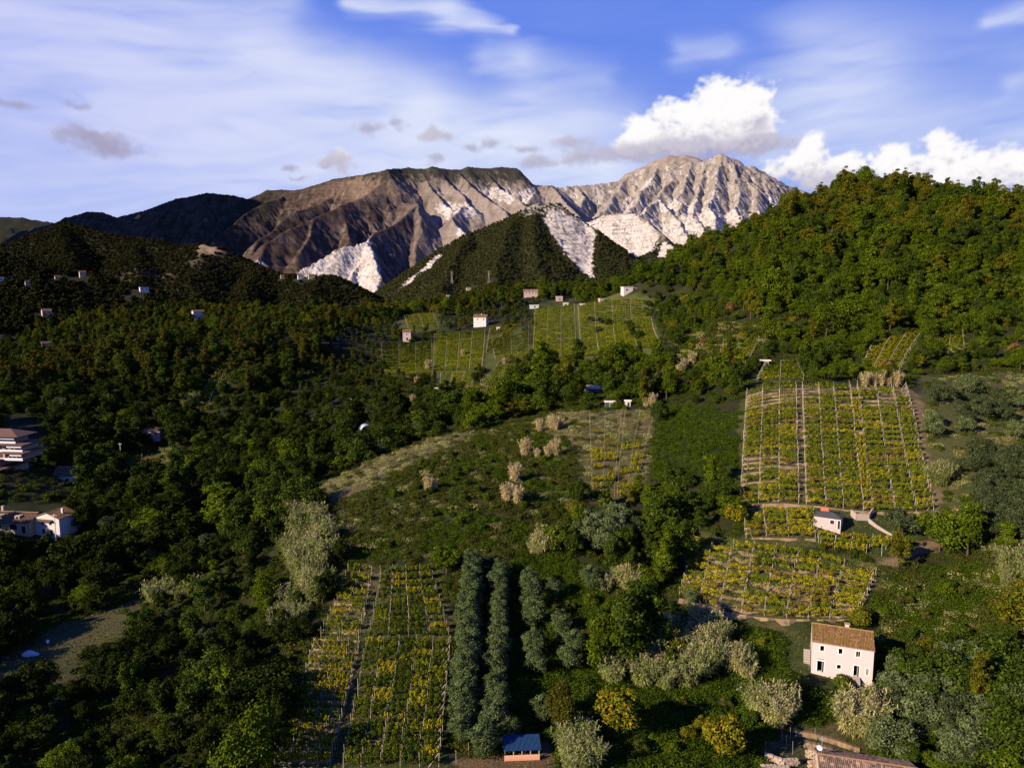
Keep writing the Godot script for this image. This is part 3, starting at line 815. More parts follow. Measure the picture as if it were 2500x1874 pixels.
func massif(key: String) -> PackedFloat32Array:
	# x, y, z of the start, the way to the end, 1 / length squared, fall, distance along, length
	var m := PackedFloat32Array()
	var tag_s := 0.0
	for r in crests[key]:
		var p: Array = r[1]
		tag_s += 5000.0
		var run := 0.0
		for q in p.size() / 3 - 1:
			var k := q * 3
			var d := Vector3(p[k + 3] - p[k], p[k + 4] - p[k + 1], p[k + 5] - p[k + 2])
			var l2 := d.x * d.x + d.z * d.z
			m.append_array([p[k], p[k + 1], p[k + 2], d.x, d.y, d.z, 1.0 / maxf(l2, 0.01), r[0], tag_s + run, sqrt(l2)])
			run += sqrt(l2)
	return m

func nearest_stretches(m: PackedFloat32Array, x: float, z: float, reach: float) -> PackedFloat32Array:
	# those that could rise above the others within reach of a spot
	var hs := PackedFloat32Array()
	var best := -1e9
	for q in range(0, m.size(), SEG):
		var ux := x - m[q]
		var uz := z - m[q + 2]
		var t := clampf((ux * m[q + 3] + uz * m[q + 5]) * m[q + 6], 0.0, 1.0)
		var ex := ux - m[q + 3] * t
		var ez := uz - m[q + 5] * t
		var h := m[q + 1] + m[q + 4] * t - m[q + 7] * sqrt(ex * ex + ez * ez)
		hs.append(h)
		best = maxf(best, h)
	var out := PackedFloat32Array()
	for i in hs.size():
		if hs[i] > best - 2.4 * reach - 30.0:
			out.append_array(m.slice(i * SEG, i * SEG + SEG))
	return out

func massif_height(m: PackedFloat32Array, x: float, z: float, base: float, warp: float, rib: float, rib_len: float, rough: float) -> float:
	var wx := x + warp * fnl2.get_noise_2d(x * 0.0035, z * 0.0035)
	var wz := z + warp * fnl2.get_noise_2d(x * 0.0035 + 40.0, z * 0.0035)
	var best := -1e9
	var second := -1e9
	var bd := 0.0
	var bs := 0.0
	for q in range(0, m.size(), SEG):
		var ux := wx - m[q]
		var uz := wz - m[q + 2]
		var t := clampf((ux * m[q + 3] + uz * m[q + 5]) * m[q + 6], 0.0, 1.0)
		var ex := ux - m[q + 3] * t
		var ez := uz - m[q + 5] * t
		var d := sqrt(ex * ex + ez * ez)
		var h := m[q + 1] + m[q + 4] * t - m[q + 7] * d
		if h > best:
			second = best
			best = h
			bd = d
			bs = m[q + 8] + m[q + 9] * t
		elif h > second:
			second = h
	var h2 := best
	# fold lines in the valleys are rounded by scree
	var e := clampf(1.0 - (best - second) / 16.0, 0.0, 1.0)
	h2 += 3.0 * e * e
	var off := smoothstep(0.0, rib_len * 0.6, bd)
	if rib > 0.0:
		var g := fnr.get_noise_2d(bs / rib_len + 0.9 * fnl2.get_noise_2d(x * 0.004, z * 0.004), bd / (rib_len * 3.5))
		h2 += rib * off * g * clampf(bd / 260.0, 0.25, 1.0)
	h2 += rough * fnl.get_noise_2d(x * 0.011, z * 0.011) * (0.35 + 0.65 * off)
	h2 += rough * 0.35 * fnr.get_noise_2d(x * 0.03, z * 0.03)
	return maxf(h2, base)

func build_massif(called: String, label: String, key: String, base: float, box: Array, st: float, shape: Array, bench: float, paint: Callable, mat: Material) -> MeshInstance3D:
	# box: x0, x1, z near, z far; shape: warp, rib height, rib length, roughness
	var m := massif(key)
	var nx := int((box[1] - box[0]) / st) + 1
	var nz := int((box[2] - box[3]) / st) + 1
	var polys: Array = cuts[key]
	var rows := []
	rows.resize(nz)
	in_threads(nz, func(j: int):
		var pos := PackedVector3Array()
		var cut := PackedFloat32Array()
		var z: float = box[2] - j * st
		var near := PackedFloat32Array()
		for i in nx:
			var x: float = box[0] + i * st
			if i % 12 == 0:
				near = nearest_stretches(m, x + 6.0 * st, z, 7.0 * st + shape[0])
			var h := massif_height(near, x, z, base, shape[0], shape[1], shape[2], shape[3])
			var inside := 0.0
			var p := Vector2(x + st * 2.5 * fnl2.get_noise_2d(x * 0.02, z * 0.02), z + st * 4.0 * fnl2.get_noise_2d(x * 0.02 + 9.0, z * 0.02))
			var ragged := Vector2(38.0 * fnl2.get_noise_2d(x * 0.011 + 3.0, z * 0.011), 60.0 * fnl2.get_noise_2d(x * 0.011, z * 0.011 + 5.0)) * (st / 8.0)
			for poly in polys:
				if Geometry2D.is_point_in_polygon(p, poly):
					inside += 0.4
				if Geometry2D.is_point_in_polygon(p + ragged, poly):
					inside += 0.3
				if Geometry2D.is_point_in_polygon(p - ragged * 0.8, poly):
					inside += 0.3
			inside = minf(inside, 1.0)
			if inside > 0.5 and bench > 0.0:
				var u := h / bench + 0.35 * fnl2.get_noise_2d(x * 0.008, z * 0.008)
				h = lerpf(h, h - (u - floorf(u)) * bench + bench * smoothstep(0.55, 1.0, u - floorf(u)), 0.75)
			pos.append(Vector3(x, h, z))
			cut.append(inside)
		rows[j] = [pos, cut])
	var pos := PackedVector3Array()
	var cut := PackedFloat32Array()
	for r in rows:
		pos.append_array(r[0])
		cut.append_array(r[1])
	var col := PackedColorArray()
	col.resize(pos.size())
	var bands := []
	bands.resize(nz)
	in_threads(nz, func(j: int):
		var out := PackedColorArray()
		for i in nx:
			var k := j * nx + i
			var a := pos[j * nx + maxi(i - 1, 0)]
			var b := pos[j * nx + mini(i + 1, nx - 1)]
			var d := pos[maxi(j - 1, 0) * nx + i]
			var e := pos[mini(j + 1, nz - 1) * nx + i]
			var steep := Vector2((b.y - a.y) / (b.x - a.x), (e.y - d.y) / (d.z - e.z)).length()
			out.append(paint.call(pos[k], steep, cut[k]))
		bands[j] = out)
	var flat := PackedColorArray()
	for r in bands:
		flat.append_array(r)
	var o := structure(called, label, grid_mesh(nx, nz, pos, flat), mat)
	return o

func marble(p: Vector3) -> Color:
	# white faces, grey spoil, tan stains and the dark lines of ledges and roads
	var n := fnl2.get_noise_2d(p.x * 0.05 + p.y * 0.02, p.y * 0.10)
	var g := fnl.get_noise_2d(p.x * 0.012, p.z * 0.012 + p.y * 0.01)
	var streak := fnl2.get_noise_2d(p.x * 0.03 + 70.0, p.y * 0.006)
	var c := Color(0.58, 0.54, 0.535).lerp(Color(0.28, 0.245, 0.23), clampf(0.12 + 0.9 * n + 0.5 * g + 0.5 * streak, 0.0, 0.9))
	var ledge := fnl2.get_noise_2d(p.x * 0.012, p.y * 0.16 + 30.0)
	c = c.lerp(Color(0.13, 0.11, 0.09), 0.75 * smoothstep(0.18, 0.34, ledge))
	return c

func quarried(c: Color, p: Vector3, cut: float) -> Color:
	# cut marble with spoil and scree spilling over its edge
	var s := fnl2.get_noise_2d(p.x * 0.03, p.y * 0.03 + p.z * 0.01)
	var k := smoothstep(0.15, 0.75, cut + 0.35 * s * (1.0 if cut > 0.05 and cut < 0.95 else 0.0))
	return c.lerp(marble(p), k) if cut > 0.0 else c

func paint_brown(p: Vector3, steep: float, cut: float) -> Color:
	var n := fnl.get_noise_2d(p.x * 0.0022, p.z * 0.0022)
	var f := fnl2.get_noise_2d(p.x * 0.02, p.z * 0.02 + p.y * 0.015)
	var strata := fnl2.get_noise_2d(p.x * 0.006 + p.y * 0.02, p.y * 0.045)
	# east: dry grass and pale scree; middle: heather and burnt scrub with bare rock; west: dark woods
	var east := smoothstep(-900.0, -250.0, p.x + 260.0 * n - (p.z + 4600.0) * 0.25)
	var west := smoothstep(-1150.0, -1900.0, p.x + 300.0 * n)
	var c := Color(0.048, 0.032, 0.026).lerp(Color(0.120, 0.080, 0.066), clampf(0.25 + 1.1 * strata + 0.7 * f, 0.0, 1.0))
	var tan_c := Color(0.235, 0.188, 0.158).lerp(Color(0.32, 0.285, 0.27), clampf(0.4 + 0.9 * f + 0.5 * strata, 0.0, 1.0))
	c = c.lerp(tan_c, clampf(east, 0.0, 1.0))
	# the high grass crest
	c = c.lerp(Color(0.24, 0.175, 0.125), 0.75 * smoothstep(560.0, 640.0, p.y + 120.0 * n) * (1.0 - west) * (1.0 - east) * smoothstep(-1500.0, -900.0, p.x))
	c = c.lerp(Color(0.026, 0.028, 0.016).lerp(Color(0.085, 0.060, 0.050), clampf(0.3 + f + strata, 0.0, 1.0)), west)
	# woods along the top
	var wood := smoothstep(730.0, 790.0, p.y + 90.0 * f + 60.0 * n) * smoothstep(-1.0, 0.2, n + 0.5)
	c = c.lerp(Color(0.026, 0.028, 0.020), clampf(wood * 0.9, 0.0, 1.0))
	# pale limestone showing on the steepest faces
	c = c.lerp(Color(0.30, 0.25, 0.23), 0.5 * smoothstep(1.0, 1.5, steep) * clampf(0.5 + f * 1.6, 0.0, 1.0) * (1.0 - west))
	return quarried(c, p, cut)

func paint_peak(p: Vector3, steep: float, cut: float) -> Color:
	var n := fnl.get_noise_2d(p.x * 0.003, p.z * 0.003)
	var f := fnl2.get_noise_2d(p.x * 0.02, p.z * 0.02 + p.y * 0.015)
	var dot := fnl2.get_noise_2d(p.x * 0.045, p.z * 0.045)
	var c := Color(0.275, 0.238, 0.215).lerp(Color(0.40, 0.37, 0.355), clampf(0.4 + 0.8 * f + 0.6 * n, 0.0, 1.0))
	c = c.lerp(Color(0.17, 0.14, 0.10), 0.6 * clampf(0.2 + 1.4 * n, 0.0, 1.0) * smoothstep(0.9, 0.5, steep))
	c = c.lerp(Color(0.62, 0.58, 0.56), 0.55 * smoothstep(0.15, 0.5, f) * smoothstep(0.95, 1.3, steep))
	c = c.lerp(Color(0.09, 0.085, 0.055), 0.75 * smoothstep(0.26, 0.40, dot))
	return quarried(c, p, cut)

func paint_quarry(p: Vector3, steep: float, cut: float) -> Color:
	var f := fnl2.get_noise_2d(p.x * 0.03, p.z * 0.03)
	if cut > 0.5 - 0.3 * f:
		# smooth pale spoil fans between the cut faces
		var fan := smoothstep(0.0, 0.35, fnl.get_noise_2d(p.x * 0.009, p.z * 0.004))
		return marble(p).lerp(Color(0.50, 0.46, 0.44), 0.75 * fan)
	var c := Color(0.025, 0.032, 0.016) * (1.0 + 0.6 * f)
	if p.y > 230.0:
		c = c.lerp(Color(0.23, 0.19, 0.16), smoothstep(230.0, 270.0, p.y + 40.0 * f))
	return c

func paint_pyramid(p: Vector3, steep: float, cut: float) -> Color:
	if cut > 0.5:
		var f0 := fnl2.get_noise_2d(p.x * 0.05, p.y * 0.06)
		return marble(p).lerp(Color(0.045, 0.042, 0.03), 0.8 * smoothstep(0.22, 0.42, f0))
	var f := fnl2.get_noise_2d(p.x * 0.03, p.z * 0.03)
	var c := Color(0.028, 0.032, 0.013) * (1.0 + 0.5 * f)
	# bare broken rock round the summit
	if p.y > 315.0:
		c = c.lerp(Color(0.40, 0.36, 0.33), smoothstep(315.0, 335.0, p.y + 30.0 * f) * smoothstep(-0.12, 0.2, fnl2.get_noise_2d(p.x * 0.07, p.z * 0.07)) * smoothstep(15.0, 60.0, p.x))
	return c

func paint_woods(p: Vector3, steep: float, cut: float) -> Color:
	var f := fnl2.get_noise_2d(p.x * 0.03, p.z * 0.03)
	var n := fnl.get_noise_2d(p.x * 0.004, p.z * 0.004)
	if cut > 0.5:
		return Color(0.26, 0.19, 0.13) * (1.0 + 0.5 * f)
	var c := Color(0.020, 0.023, 0.012) * (1.0 + 0.5 * f)
	# thin brown scrub on the spur below the rocky knoll
	var k := smoothstep(120.0, 40.0, absf(p.x + 700.0 - (p.z + 1600.0) * -0.18 + 120.0 * n)) * smoothstep(30.0, 80.0, p.y)
	return c.lerp(Color(0.085, 0.062, 0.042), clampf(k * (0.6 + f), 0.0, 0.9))

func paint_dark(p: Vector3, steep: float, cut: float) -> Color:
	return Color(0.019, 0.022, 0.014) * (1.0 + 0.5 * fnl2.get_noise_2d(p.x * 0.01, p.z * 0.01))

func paint_backpeak(p: Vector3, steep: float, cut: float) -> Color:
	return Color(0.33, 0.275, 0.235) * (1.0 + 0.4 * fnl2.get_noise_2d(p.x * 0.012, p.z * 0.012))

func build_shade_cloud() -> void:
	# unseen cloud bank added beyond the left edge to shade the western range
	var r := RandomNumberGenerator.new()
	r.seed = 33
	var g := Geo.new()
	for k in 30:
		var c := Vector3(r.randf_range(-1.0, 1.0) * 1350.0, 0, r.randf_range(-1.0, 1.0) * 620.0)
		var rad := r.randf_range(170.0, 330.0)
		c.y = r.randf_range(0.0, 160.0)
		var n := 12
		var ring := []
		for j in 7:
			var row := []
			for i in n:
				var d := Vector3(cos(TAU * i / n) * sin(PI * j / 6.0), cos(PI * j / 6.0), sin(TAU * i / n) * sin(PI * j / 6.0))
				var q := c + d * rad * (1.0 + 0.25 * fnl2.get_noise_3dv((c + d * rad) * 0.01))
				q.y = maxf(q.y, -60.0)
				row.append(q)
			ring.append(row)
		for j in 6:
			for i in n:
				g.quad(ring[j][(i + 1) % n], ring[j][i], ring[j + 1][i], ring[j + 1][(i + 1) % n])
	var o := part("cloud", g.mesh(), plain("cloud white", lin(0.85, 0.85, 0.87), 1.0), self, Transform3D(Basis(Vector3.UP, 0.12), Vector3(-5330, 1560, -3560)))
	tag(o, "unseen cloud added beyond the left edge to shade the western range", "cloud")

func build_far_hills() -> void:
	build_shade_cloud()
	var rock := grained("bare rock", Color(1, 1, 1), 0.012, 0.62, 1.0, 0.95, 300.0, true)
	var wood_floor := grained("hill undergrowth", Color(1, 1, 1), 0.03, 0.6, 1.0, 0.97, 100.0, true)
	build_massif("mountain", "brown ridged mountain range with a white marble quarry low on its flank", "brown", -40.0, [-4600.0, 800.0, -3150.0, -6200.0], 8.0, [22.0, 26.0, 90.0, 9.0], 22.0, paint_brown, rock)
	build_massif("mountain", "grey bare rock peak with white marble scree below its jagged crest", "peak", 0.0, [150.0, 3200.0, -4350.0, -6900.0], 7.0, [42.0, 34.0, 120.0, 20.0], 26.0, paint_peak, rock)
	build_massif("hill", "white marble quarry benches cut into a hill beside the pointed green hill", "quarry", -20.0, [100.0, 1000.0, -2300.0, -3750.0], 5.0, [10.0, 14.0, 60.0, 6.0], 14.0, paint_quarry, rock)
	build_massif("hill", "pointed dark green hill with a white quarry face on its far side", "pyramid", -25.0, [-700.0, 460.0, -1850.0, -3300.0], 5.0, [12.0, 10.0, 90.0, 5.0], 12.0, paint_pyramid, wood_floor)
	build_massif("hill", "long dark wooded hill with a bare rocky knoll", "lefthill", -20.0, [-1800.0, 0.0, -1100.0, -2350.0], 8.0, [14.0, 10.0, 90.0, 6.0], 0.0, paint_woods, wood_floor)
	build_massif("hill", "low dark wooded slope dotted with small houses", "nearhill", -20.0, [-1150.0, -260.0, -640.0, -1250.0], 6.0, [10.0, 5.0, 70.0, 4.0], 0.0, paint_woods, wood_floor)
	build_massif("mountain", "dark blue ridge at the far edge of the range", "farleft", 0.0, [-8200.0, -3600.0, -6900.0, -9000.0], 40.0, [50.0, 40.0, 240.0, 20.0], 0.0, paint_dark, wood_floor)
	build_massif("mountain", "rock crest under the cloud behind the grey peak", "farpeak", 0.0, [700.0, 3700.0, -6500.0, -8600.0], 24.0, [30.0, 50.0, 160.0, 18.0], 0.0, paint_backpeak, rock)

# ------------------------------------------------------------------ plants
const GREEN := [[0.040, 0.064, 0.005], [0.053, 0.078, 0.006], [0.029, 0.050, 0.004], [0.070, 0.086, 0.007]]
const DARK := [[0.024, 0.040, 0.006], [0.032, 0.052, 0.008], [0.017, 0.029, 0.005], [0.044, 0.064, 0.009]]
const AUTUMN := [[0.074, 0.074, 0.008], [0.058, 0.064, 0.007], [0.046, 0.062, 0.006], [0.096, 0.080, 0.010]]
const YELLOW := [[0.125, 0.115, 0.009], [0.072, 0.088, 0.008], [0.048, 0.070, 0.006], [0.205, 0.145, 0.011]]
const OLIVE := [[0.078, 0.100, 0.040], [0.060, 0.080, 0.030], [0.100, 0.122, 0.054], [0.046, 0.064, 0.022]]
const DARK_OLIVE := [[0.042, 0.056, 0.024], [0.034, 0.046, 0.018], [0.058, 0.072, 0.034], [0.026, 0.037, 0.014]]
const CANE := [[0.240, 0.220, 0.085], [0.165, 0.178, 0.055], [0.310, 0.265, 0.125], [0.120, 0.142, 0.042]]
const CANE_GREEN := [[0.120, 0.150, 0.042], [0.155, 0.178, 0.054], [0.205, 0.198, 0.072], [0.090, 0.120, 0.034]]
const CANE_DRY := [[0.380, 0.295, 0.150], [0.310, 0.250, 0.115], [0.450, 0.355, 0.200], [0.215, 0.190, 0.080]]
const DEEP := [[0.013, 0.021, 0.004], [0.018, 0.028, 0.005], [0.010, 0.016, 0.004], [0.028, 0.036, 0.006]]  # leaf green darkened to carry the deep shade of the western woods
const FEATHER := [[0.046, 0.046, 0.008], [0.036, 0.040, 0.007], [0.058, 0.052, 0.010], [0.028, 0.034, 0.006]]
const IVY := [[0.028, 0.048, 0.005], [0.036, 0.060, 0.006], [0.020, 0.036, 0.004], [0.050, 0.068, 0.008]]
const RUST := [[0.200, 0.095, 0.030], [0.150, 0.085, 0.030], [0.110, 0.075, 0.028], [0.080, 0.065, 0.022]]
const HEATH := [[0.044, 0.052, 0.010], [0.034, 0.046, 0.008], [0.060, 0.056, 0.016], [0.028, 0.040, 0.006]]

var kit := {}          # name -> array of [crown mesh, trunk mesh, height]
var leaf_mat: StandardMaterial3D
var bark_mat: StandardMaterial3D

func shade_of(pal: Array, r: RandomNumberGenerator, k := 1.0) -> Color:
	var c: Array = pal[r.randi() % pal.size()]
	var f := k * r.randf_range(0.72, 1.3)
	return Color(c[0] * f, c[1] * f, c[2] * f)

func rand_dir(r: RandomNumberGenerator) -> Vector3:
	var y := r.randf_range(-1.0, 1.0)
	var a := r.randf() * TAU
	var s := sqrt(1.0 - y * y)
	return Vector3(cos(a) * s, y, sin(a) * s)

func leafy(blobs: Array, count: int, l: float, w: float, pal: Array, sd: int, ragged := 0.25) -> Geo:
	# leaves on the outside of a heap of lobes; each lobe has a tone of its own
	var r := RandomNumberGenerator.new()
	r.seed = sd
	var g := Geo.new()
	var total := 0.0
	var tones := []
	for b in blobs:
		total += b[1].x * b[1].y
		tones.append(r.randf_range(0.78, 1.22))
	for bi in blobs.size():
		var c: Vector3 = blobs[bi][0]
		var rad: Vector3 = blobs[bi][1]
		var n := int(count * rad.x * rad.y / total)
		for k in n:
			var d := rand_dir(r)
			if d.y < -0.35 and r.randf() < 0.7:
				d.y = -d.y
			var p := c + d * rad * r.randf_range(1.0 - ragged, 1.0 + ragged * 0.45)
			if r.randf() < 0.06:
				p = c + d * rad * r.randf_range(1.1, 1.0 + ragged * 1.3)
			var deep := false
			for q in blobs.size():
				if q != bi:
					var u: Vector3 = (p - blobs[q][0]) / blobs[q][1]
					if u.length_squared() < 0.42:
						deep = true
						break
			if deep:
				continue
			var nn := (d * 0.75 + rand_dir(r) * 0.75 + Vector3(0, 0.3, 0)).normalized()
			var t := nn.cross(rand_dir(r)).normalized()
			var s := r.randf_range(0.65, 1.35)
			g.leaf(p, nn, t, l * s, w * s, shade_of(pal, r, tones[bi]))
	return g

func crown_blobs(h: float, lo: float, rx: float, lobes: int, size: float, sd: int, taper := 0.0, wild := 0.0) -> Array:
	# lobes of a crown; wild crowns are lopsided, with limbs of their own
	var r := RandomNumberGenerator.new()
	r.seed = sd
	var mid := (h + lo) * 0.5
	var half := (h - lo) * 0.5
	var out := [[Vector3(0, mid, 0), Vector3(rx * 0.55, half * 0.66, rx * 0.55)]]
	var stretch := Vector3(1.0 + wild * r.randf_range(-0.3, 0.35), 1.0, 1.0 + wild * r.randf_range(-0.3, 0.35))
	var limbs := []
	for k in 4:
		var a := TAU * (k + r.randf()) / 4.0
		limbs.append(Vector3(cos(a) * rx * 0.4, half * r.randf_range(-0.35, 0.45), sin(a) * rx * 0.4) * wild)
	for k in lobes:
		var a := TAU * (k * 0.382 + r.randf() * (0.08 + 0.5 * wild))
		var v := -0.62 + 1.45 * (k + 0.5) / lobes + wild * r.randf_range(-0.3, 0.3)
		v = clampf(v, -0.8, 0.92)
		var ring := sqrt(maxf(0.05, 1.0 - v * v * 0.9)) * (1.0 - taper * maxf(v, 0.0)) * (1.0 + wild * r.randf_range(-0.45, 0.25))
		var s := size * rx * r.randf_range(0.75 - 0.3 * wild, 1.2 + 0.35 * wild) * (1.0 - 0.25 * maxf(v, 0.0))
		var p := Vector3(cos(a) * ring * (rx - s * 0.75), mid + v * (half - s * 0.45), sin(a) * ring * (rx - s * 0.75)) * stretch
		p += limbs[k % 4] * r.randf() + Vector3(r.randf_range(-0.12, 0.12), r.randf_range(-0.1, 0.1), r.randf_range(-0.12, 0.12)) * rx
		out.append([p, Vector3(s, s * r.randf_range(0.6, 0.95), s)])
	return out

func trunk_geo(h: float, rad: float, blobs: Array, limbs: int) -> Geo:
	var g := Geo.new()
	var fork := Vector3(0.1, h * 0.42, 0.06)
	g.tube(Vector3(0, -0.6, 0), fork, rad, rad * 0.7, 7, Color(0.07, 0.055, 0.04))
	for k in limbs:
		var b: Vector3 = blobs[1 + (k * 3) % (blobs.size() - 1)][0]
		g.tube(fork, b, rad * 0.5, rad * 0.14, 5, Color(0.075, 0.06, 0.045))
	return g

func add_kind(name_: String, h: float, lo: float, rx: float, lobes: int, size: float, count: int, l: float, w: float, pal: Array, sd: int, taper := 0.0, ragged := 0.25, wild := 0.4) -> void:
	var b := crown_blobs(h, lo, rx, lobes, size, sd, taper, wild)
	var g := leafy(b, count, l, w, pal, sd + 1, ragged)
	var t := trunk_geo(h, 0.035 * h * 0.6, b, 5)
	if not kit.has(name_):
		kit[name_] = []
	kit[name_].append([g.mesh(), t.mesh(), h])

func add_cane(name_: String, stems: int, h: float, spread: float, pal: Array, sd: int, arch := 0.55) -> void:
	# giant reed: tall arching stems with long drooping blades along them
	var r := RandomNumberGenerator.new()
	r.seed = sd
	var g := Geo.new()
	var tg := Geo.new()
	for k in stems:
		var a := r.randf() * TAU
		var q := sqrt(r.randf())
		var p0 := Vector3(cos(a), 0, sin(a)) * spread * 0.55 * q
		var lean := Vector3(cos(a), 0, sin(a)) * q * arch + Vector3(r.randf_range(-0.16, 0.16), 0, r.randf_range(-0.16, 0.16))
		var hh := h * r.randf_range(0.68, 1.05) * (1.0 - 0.2 * q)
		var tone := r.randf_range(0.75, 1.25)
		var prev := p0 - Vector3(0, 0.3, 0)
		for s in 5:
			var f := (s + 1) / 5.0
			var p := p0 + Vector3(0, hh * f, 0) + lean * hh * f * f
			tg.tube(prev, p, 0.022 * (1.2 - f * 0.6), 0.022 * (1.1 - f * 0.6), 3, shade_of(pal, r, tone))
			prev = p
		for s in 20:
			var f := lerpf(0.15, 1.0, (s + r.randf()) / 20.0)
			var p := p0 + Vector3(0, hh * f, 0) + lean * hh * f * f
			var o := rand_dir(r)
			o.y = r.randf_range(0.0, 0.9)
			var up_t := (o + lean * 0.9).normalized()
			var ll := r.randf_range(0.40, 0.80) * lerpf(1.1, 0.75, f)
			var mid := p + up_t * ll
			var side := up_t.cross(Vector3.UP)
			side = (side if side.length() > 0.05 else Vector3.RIGHT).normalized() * 0.06
			var tip := mid + Vector3(up_t.x, up_t.y - 1.0, up_t.z).normalized() * ll * 0.8
			var col := shade_of(pal, r, tone)
			g.quad(p - side, p + side, mid + side * 0.9, mid - side * 0.9, col)
			g.tri(mid - side * 0.9, mid + side * 0.9, tip, col)
		# plume
		if r.randf() < 0.35:
			var top := p0 + Vector3(0, hh, 0) + lean * hh
			for s in 5:
				g.leaf(top + Vector3(r.randf_range(-0.1, 0.1), 0.1 + 0.09 * s, r.randf_range(-0.1, 0.1)), rand_dir(r), Vector3.UP, 0.18, 0.05, Color(0.26, 0.21, 0.15) * r.randf_range(0.8, 1.2))
	if not kit.has(name_):
		kit[name_] = []
	kit[name_].append([g.mesh(), tg.mesh(), h])

func build_plants_kit() -> void:
	leaf_mat = vcol("leaf", 0.85, 0.1)
	bark_mat = vcol("bark", 0.95, 0.1)
	for k in 6:
		# broad, tall and leaning forms of each
		var tall: float = [1.0, 1.25, 0.8, 1.1, 0.9, 1.4][k]
		var wide: float = [1.0, 0.8, 1.15, 1.25, 0.85, 0.75][k]
		add_kind("green", 8.5 * tall, 1.0, 3.6 * wide, 20, 0.34, 5000, 0.24, 0.13, GREEN, 100 + k * 7, 0.12, 0.42, 0.9)
		add_kind("dark", 8.0 * tall, 0.8, 3.5 * wide, 18, 0.36, 5000, 0.24, 0.13, DARK, 200 + k * 7, 0.15, 0.42, 0.9)
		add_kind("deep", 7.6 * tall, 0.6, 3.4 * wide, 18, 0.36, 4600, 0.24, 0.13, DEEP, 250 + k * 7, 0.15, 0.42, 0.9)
		add_kind("autumn", 9.0 * tall, 1.0, 3.2 * wide, 20, 0.33, 4600, 0.24, 0.13, AUTUMN, 300 + k * 7, 0.25, 0.45, 0.9)
	for k in 3:
		add_kind("olive", 5.2, 0.7, 2.5, 11, 0.42, 4200, 0.17, 0.08, OLIVE, 400 + k * 7, 0.1, 0.3)
		add_kind("dark_olive", 4.8, 0.5, 2.6, 11, 0.42, 4200, 0.17, 0.08, DARK_OLIVE, 500 + k * 7, 0.1, 0.3)
		add_kind("slender", 11.0, 1.0, 2.4, 24, 0.36, 4400, 0.24, 0.13, FEATHER, 600 + k * 7, 0.35, 0.4)
		add_kind("column", 6.6, 0.3, 2.15, 18, 0.46, 5200, 0.17, 0.085, [[0.060, 0.086, 0.032], [0.046, 0.068, 0.024], [0.080, 0.104, 0.044], [0.034, 0.052, 0.016]], 700 + k * 7, 0.2, 0.3)
		add_kind("shrub", 2.6, 0.0, 1.7, 8, 0.5, 2300, 0.17, 0.11, [GREEN, DARK, HEATH][k], 800 + k * 7)
		add_kind("ochre", 3.0, 0.0, 1.8, 8, 0.5, 2300, 0.17, 0.11, [YELLOW, AUTUMN, RUST][k], 850 + k * 7)
		add_cane("cane", 64, 4.8, 2.5, CANE if k != 1 else CANE_GREEN, 900 + k, 0.42)
		add_cane("green_cane", 64, 5.2, 2.6, CANE_GREEN, 920 + k, 0.42)
		add_cane("dry_cane", 48, 5.2, 1.3, CANE_DRY, 940 + k, 0.2)
	add_kind("yellow", 7.5, 0.8, 3.0, 13, 0.42, 4600, 0.22, 0.13, YELLOW, 41)
	add_kind("rust", 6.0, 0.8, 2.6, 12, 0.42, 2600, 0.22, 0.13, RUST, 47, 0.0, 0.4)
	add_kind("cypress", 10.0, 0.2, 1.0, 16, 0.6, 3600, 0.18, 0.08, DARK, 53, 0.7)

func plant(called: String, label: String, category: String, kind: String, variant: int, at: Vector3, size: float, turn: float, group: String, crown_name := "crown", trunk_name := "trunk") -> Node3D:
	var k: Array = kit[kind][variant % kit[kind].size()]
	var o := thing(called, label, category, at, group, turn)
	o.scale = Vector3.ONE * size
	part(crown_name, k[0], leaf_mat, o)
	part(trunk_name, k[1], bark_mat, o)
	return o

# ------------------------------------------------------------------ which spots the camera can see over the ground
func in_sight(p: Vector3) -> bool:
	var eye := Vector3(0, 60, 0)
	for k in range(4, 40):
		var q := eye.lerp(p, k / 40.0)
		if q.y < ground(q.x, q.z):
			return false
	return true

func in_frame(p: Vector3, margin: float) -> bool:
	# p relative to the camera, pitched 7.5 degrees down
	var y := p.y - 60.0
	var depth := -p.z * cos(0.1309) - y * sin(0.1309)
	var up := y * cos(0.1309) - p.z * sin(0.1309)
	return depth > 20.0 and absf(p.x) < depth * 0.695 + margin and absf(up) < depth * 0.521 + margin

func build_vegetation() -> void:
	forest()
	hill_woods()
	ground_cover()

func wood_kind(x: float, y: float, z: float, r: RandomNumberGenerator) -> String:
	var q := r.randf()
	var n := fnl.get_noise_2d(x * 0.012, z * 0.012)
	if x > 60.0 and y > 38.0 and z < -200.0:
		# the hill on the east: greener below, browner towards its crest
		var brown := smoothstep(70.0, 112.0, y + 25.0 * n)
		if q < 0.08 + 0.42 * brown:
			return "autumn"
		return "green" if q < 0.66 else "dark"
	if z < -350.0 and x < 10.0:
		if x < -30.0 and z > -470.0:
			return "slender" if q < 0.5 + 0.3 * n else ("dark" if q < 0.72 else "deep")
		if q < 0.25 + 0.3 * n:
			return "slender"
		return "autumn" if q < 0.4 else ("dark" if q < 0.75 else ("deep" if q < 0.9 else "green"))
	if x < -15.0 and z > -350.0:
		# western side of the valley: darker leaf colours stand in for its shade
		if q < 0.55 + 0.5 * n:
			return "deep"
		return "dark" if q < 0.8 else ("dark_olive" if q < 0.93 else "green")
	return "dark" if q < 0.42 + 0.5 * n else ("green" if q < 0.82 else ("olive" if q < 0.9 else "autumn"))

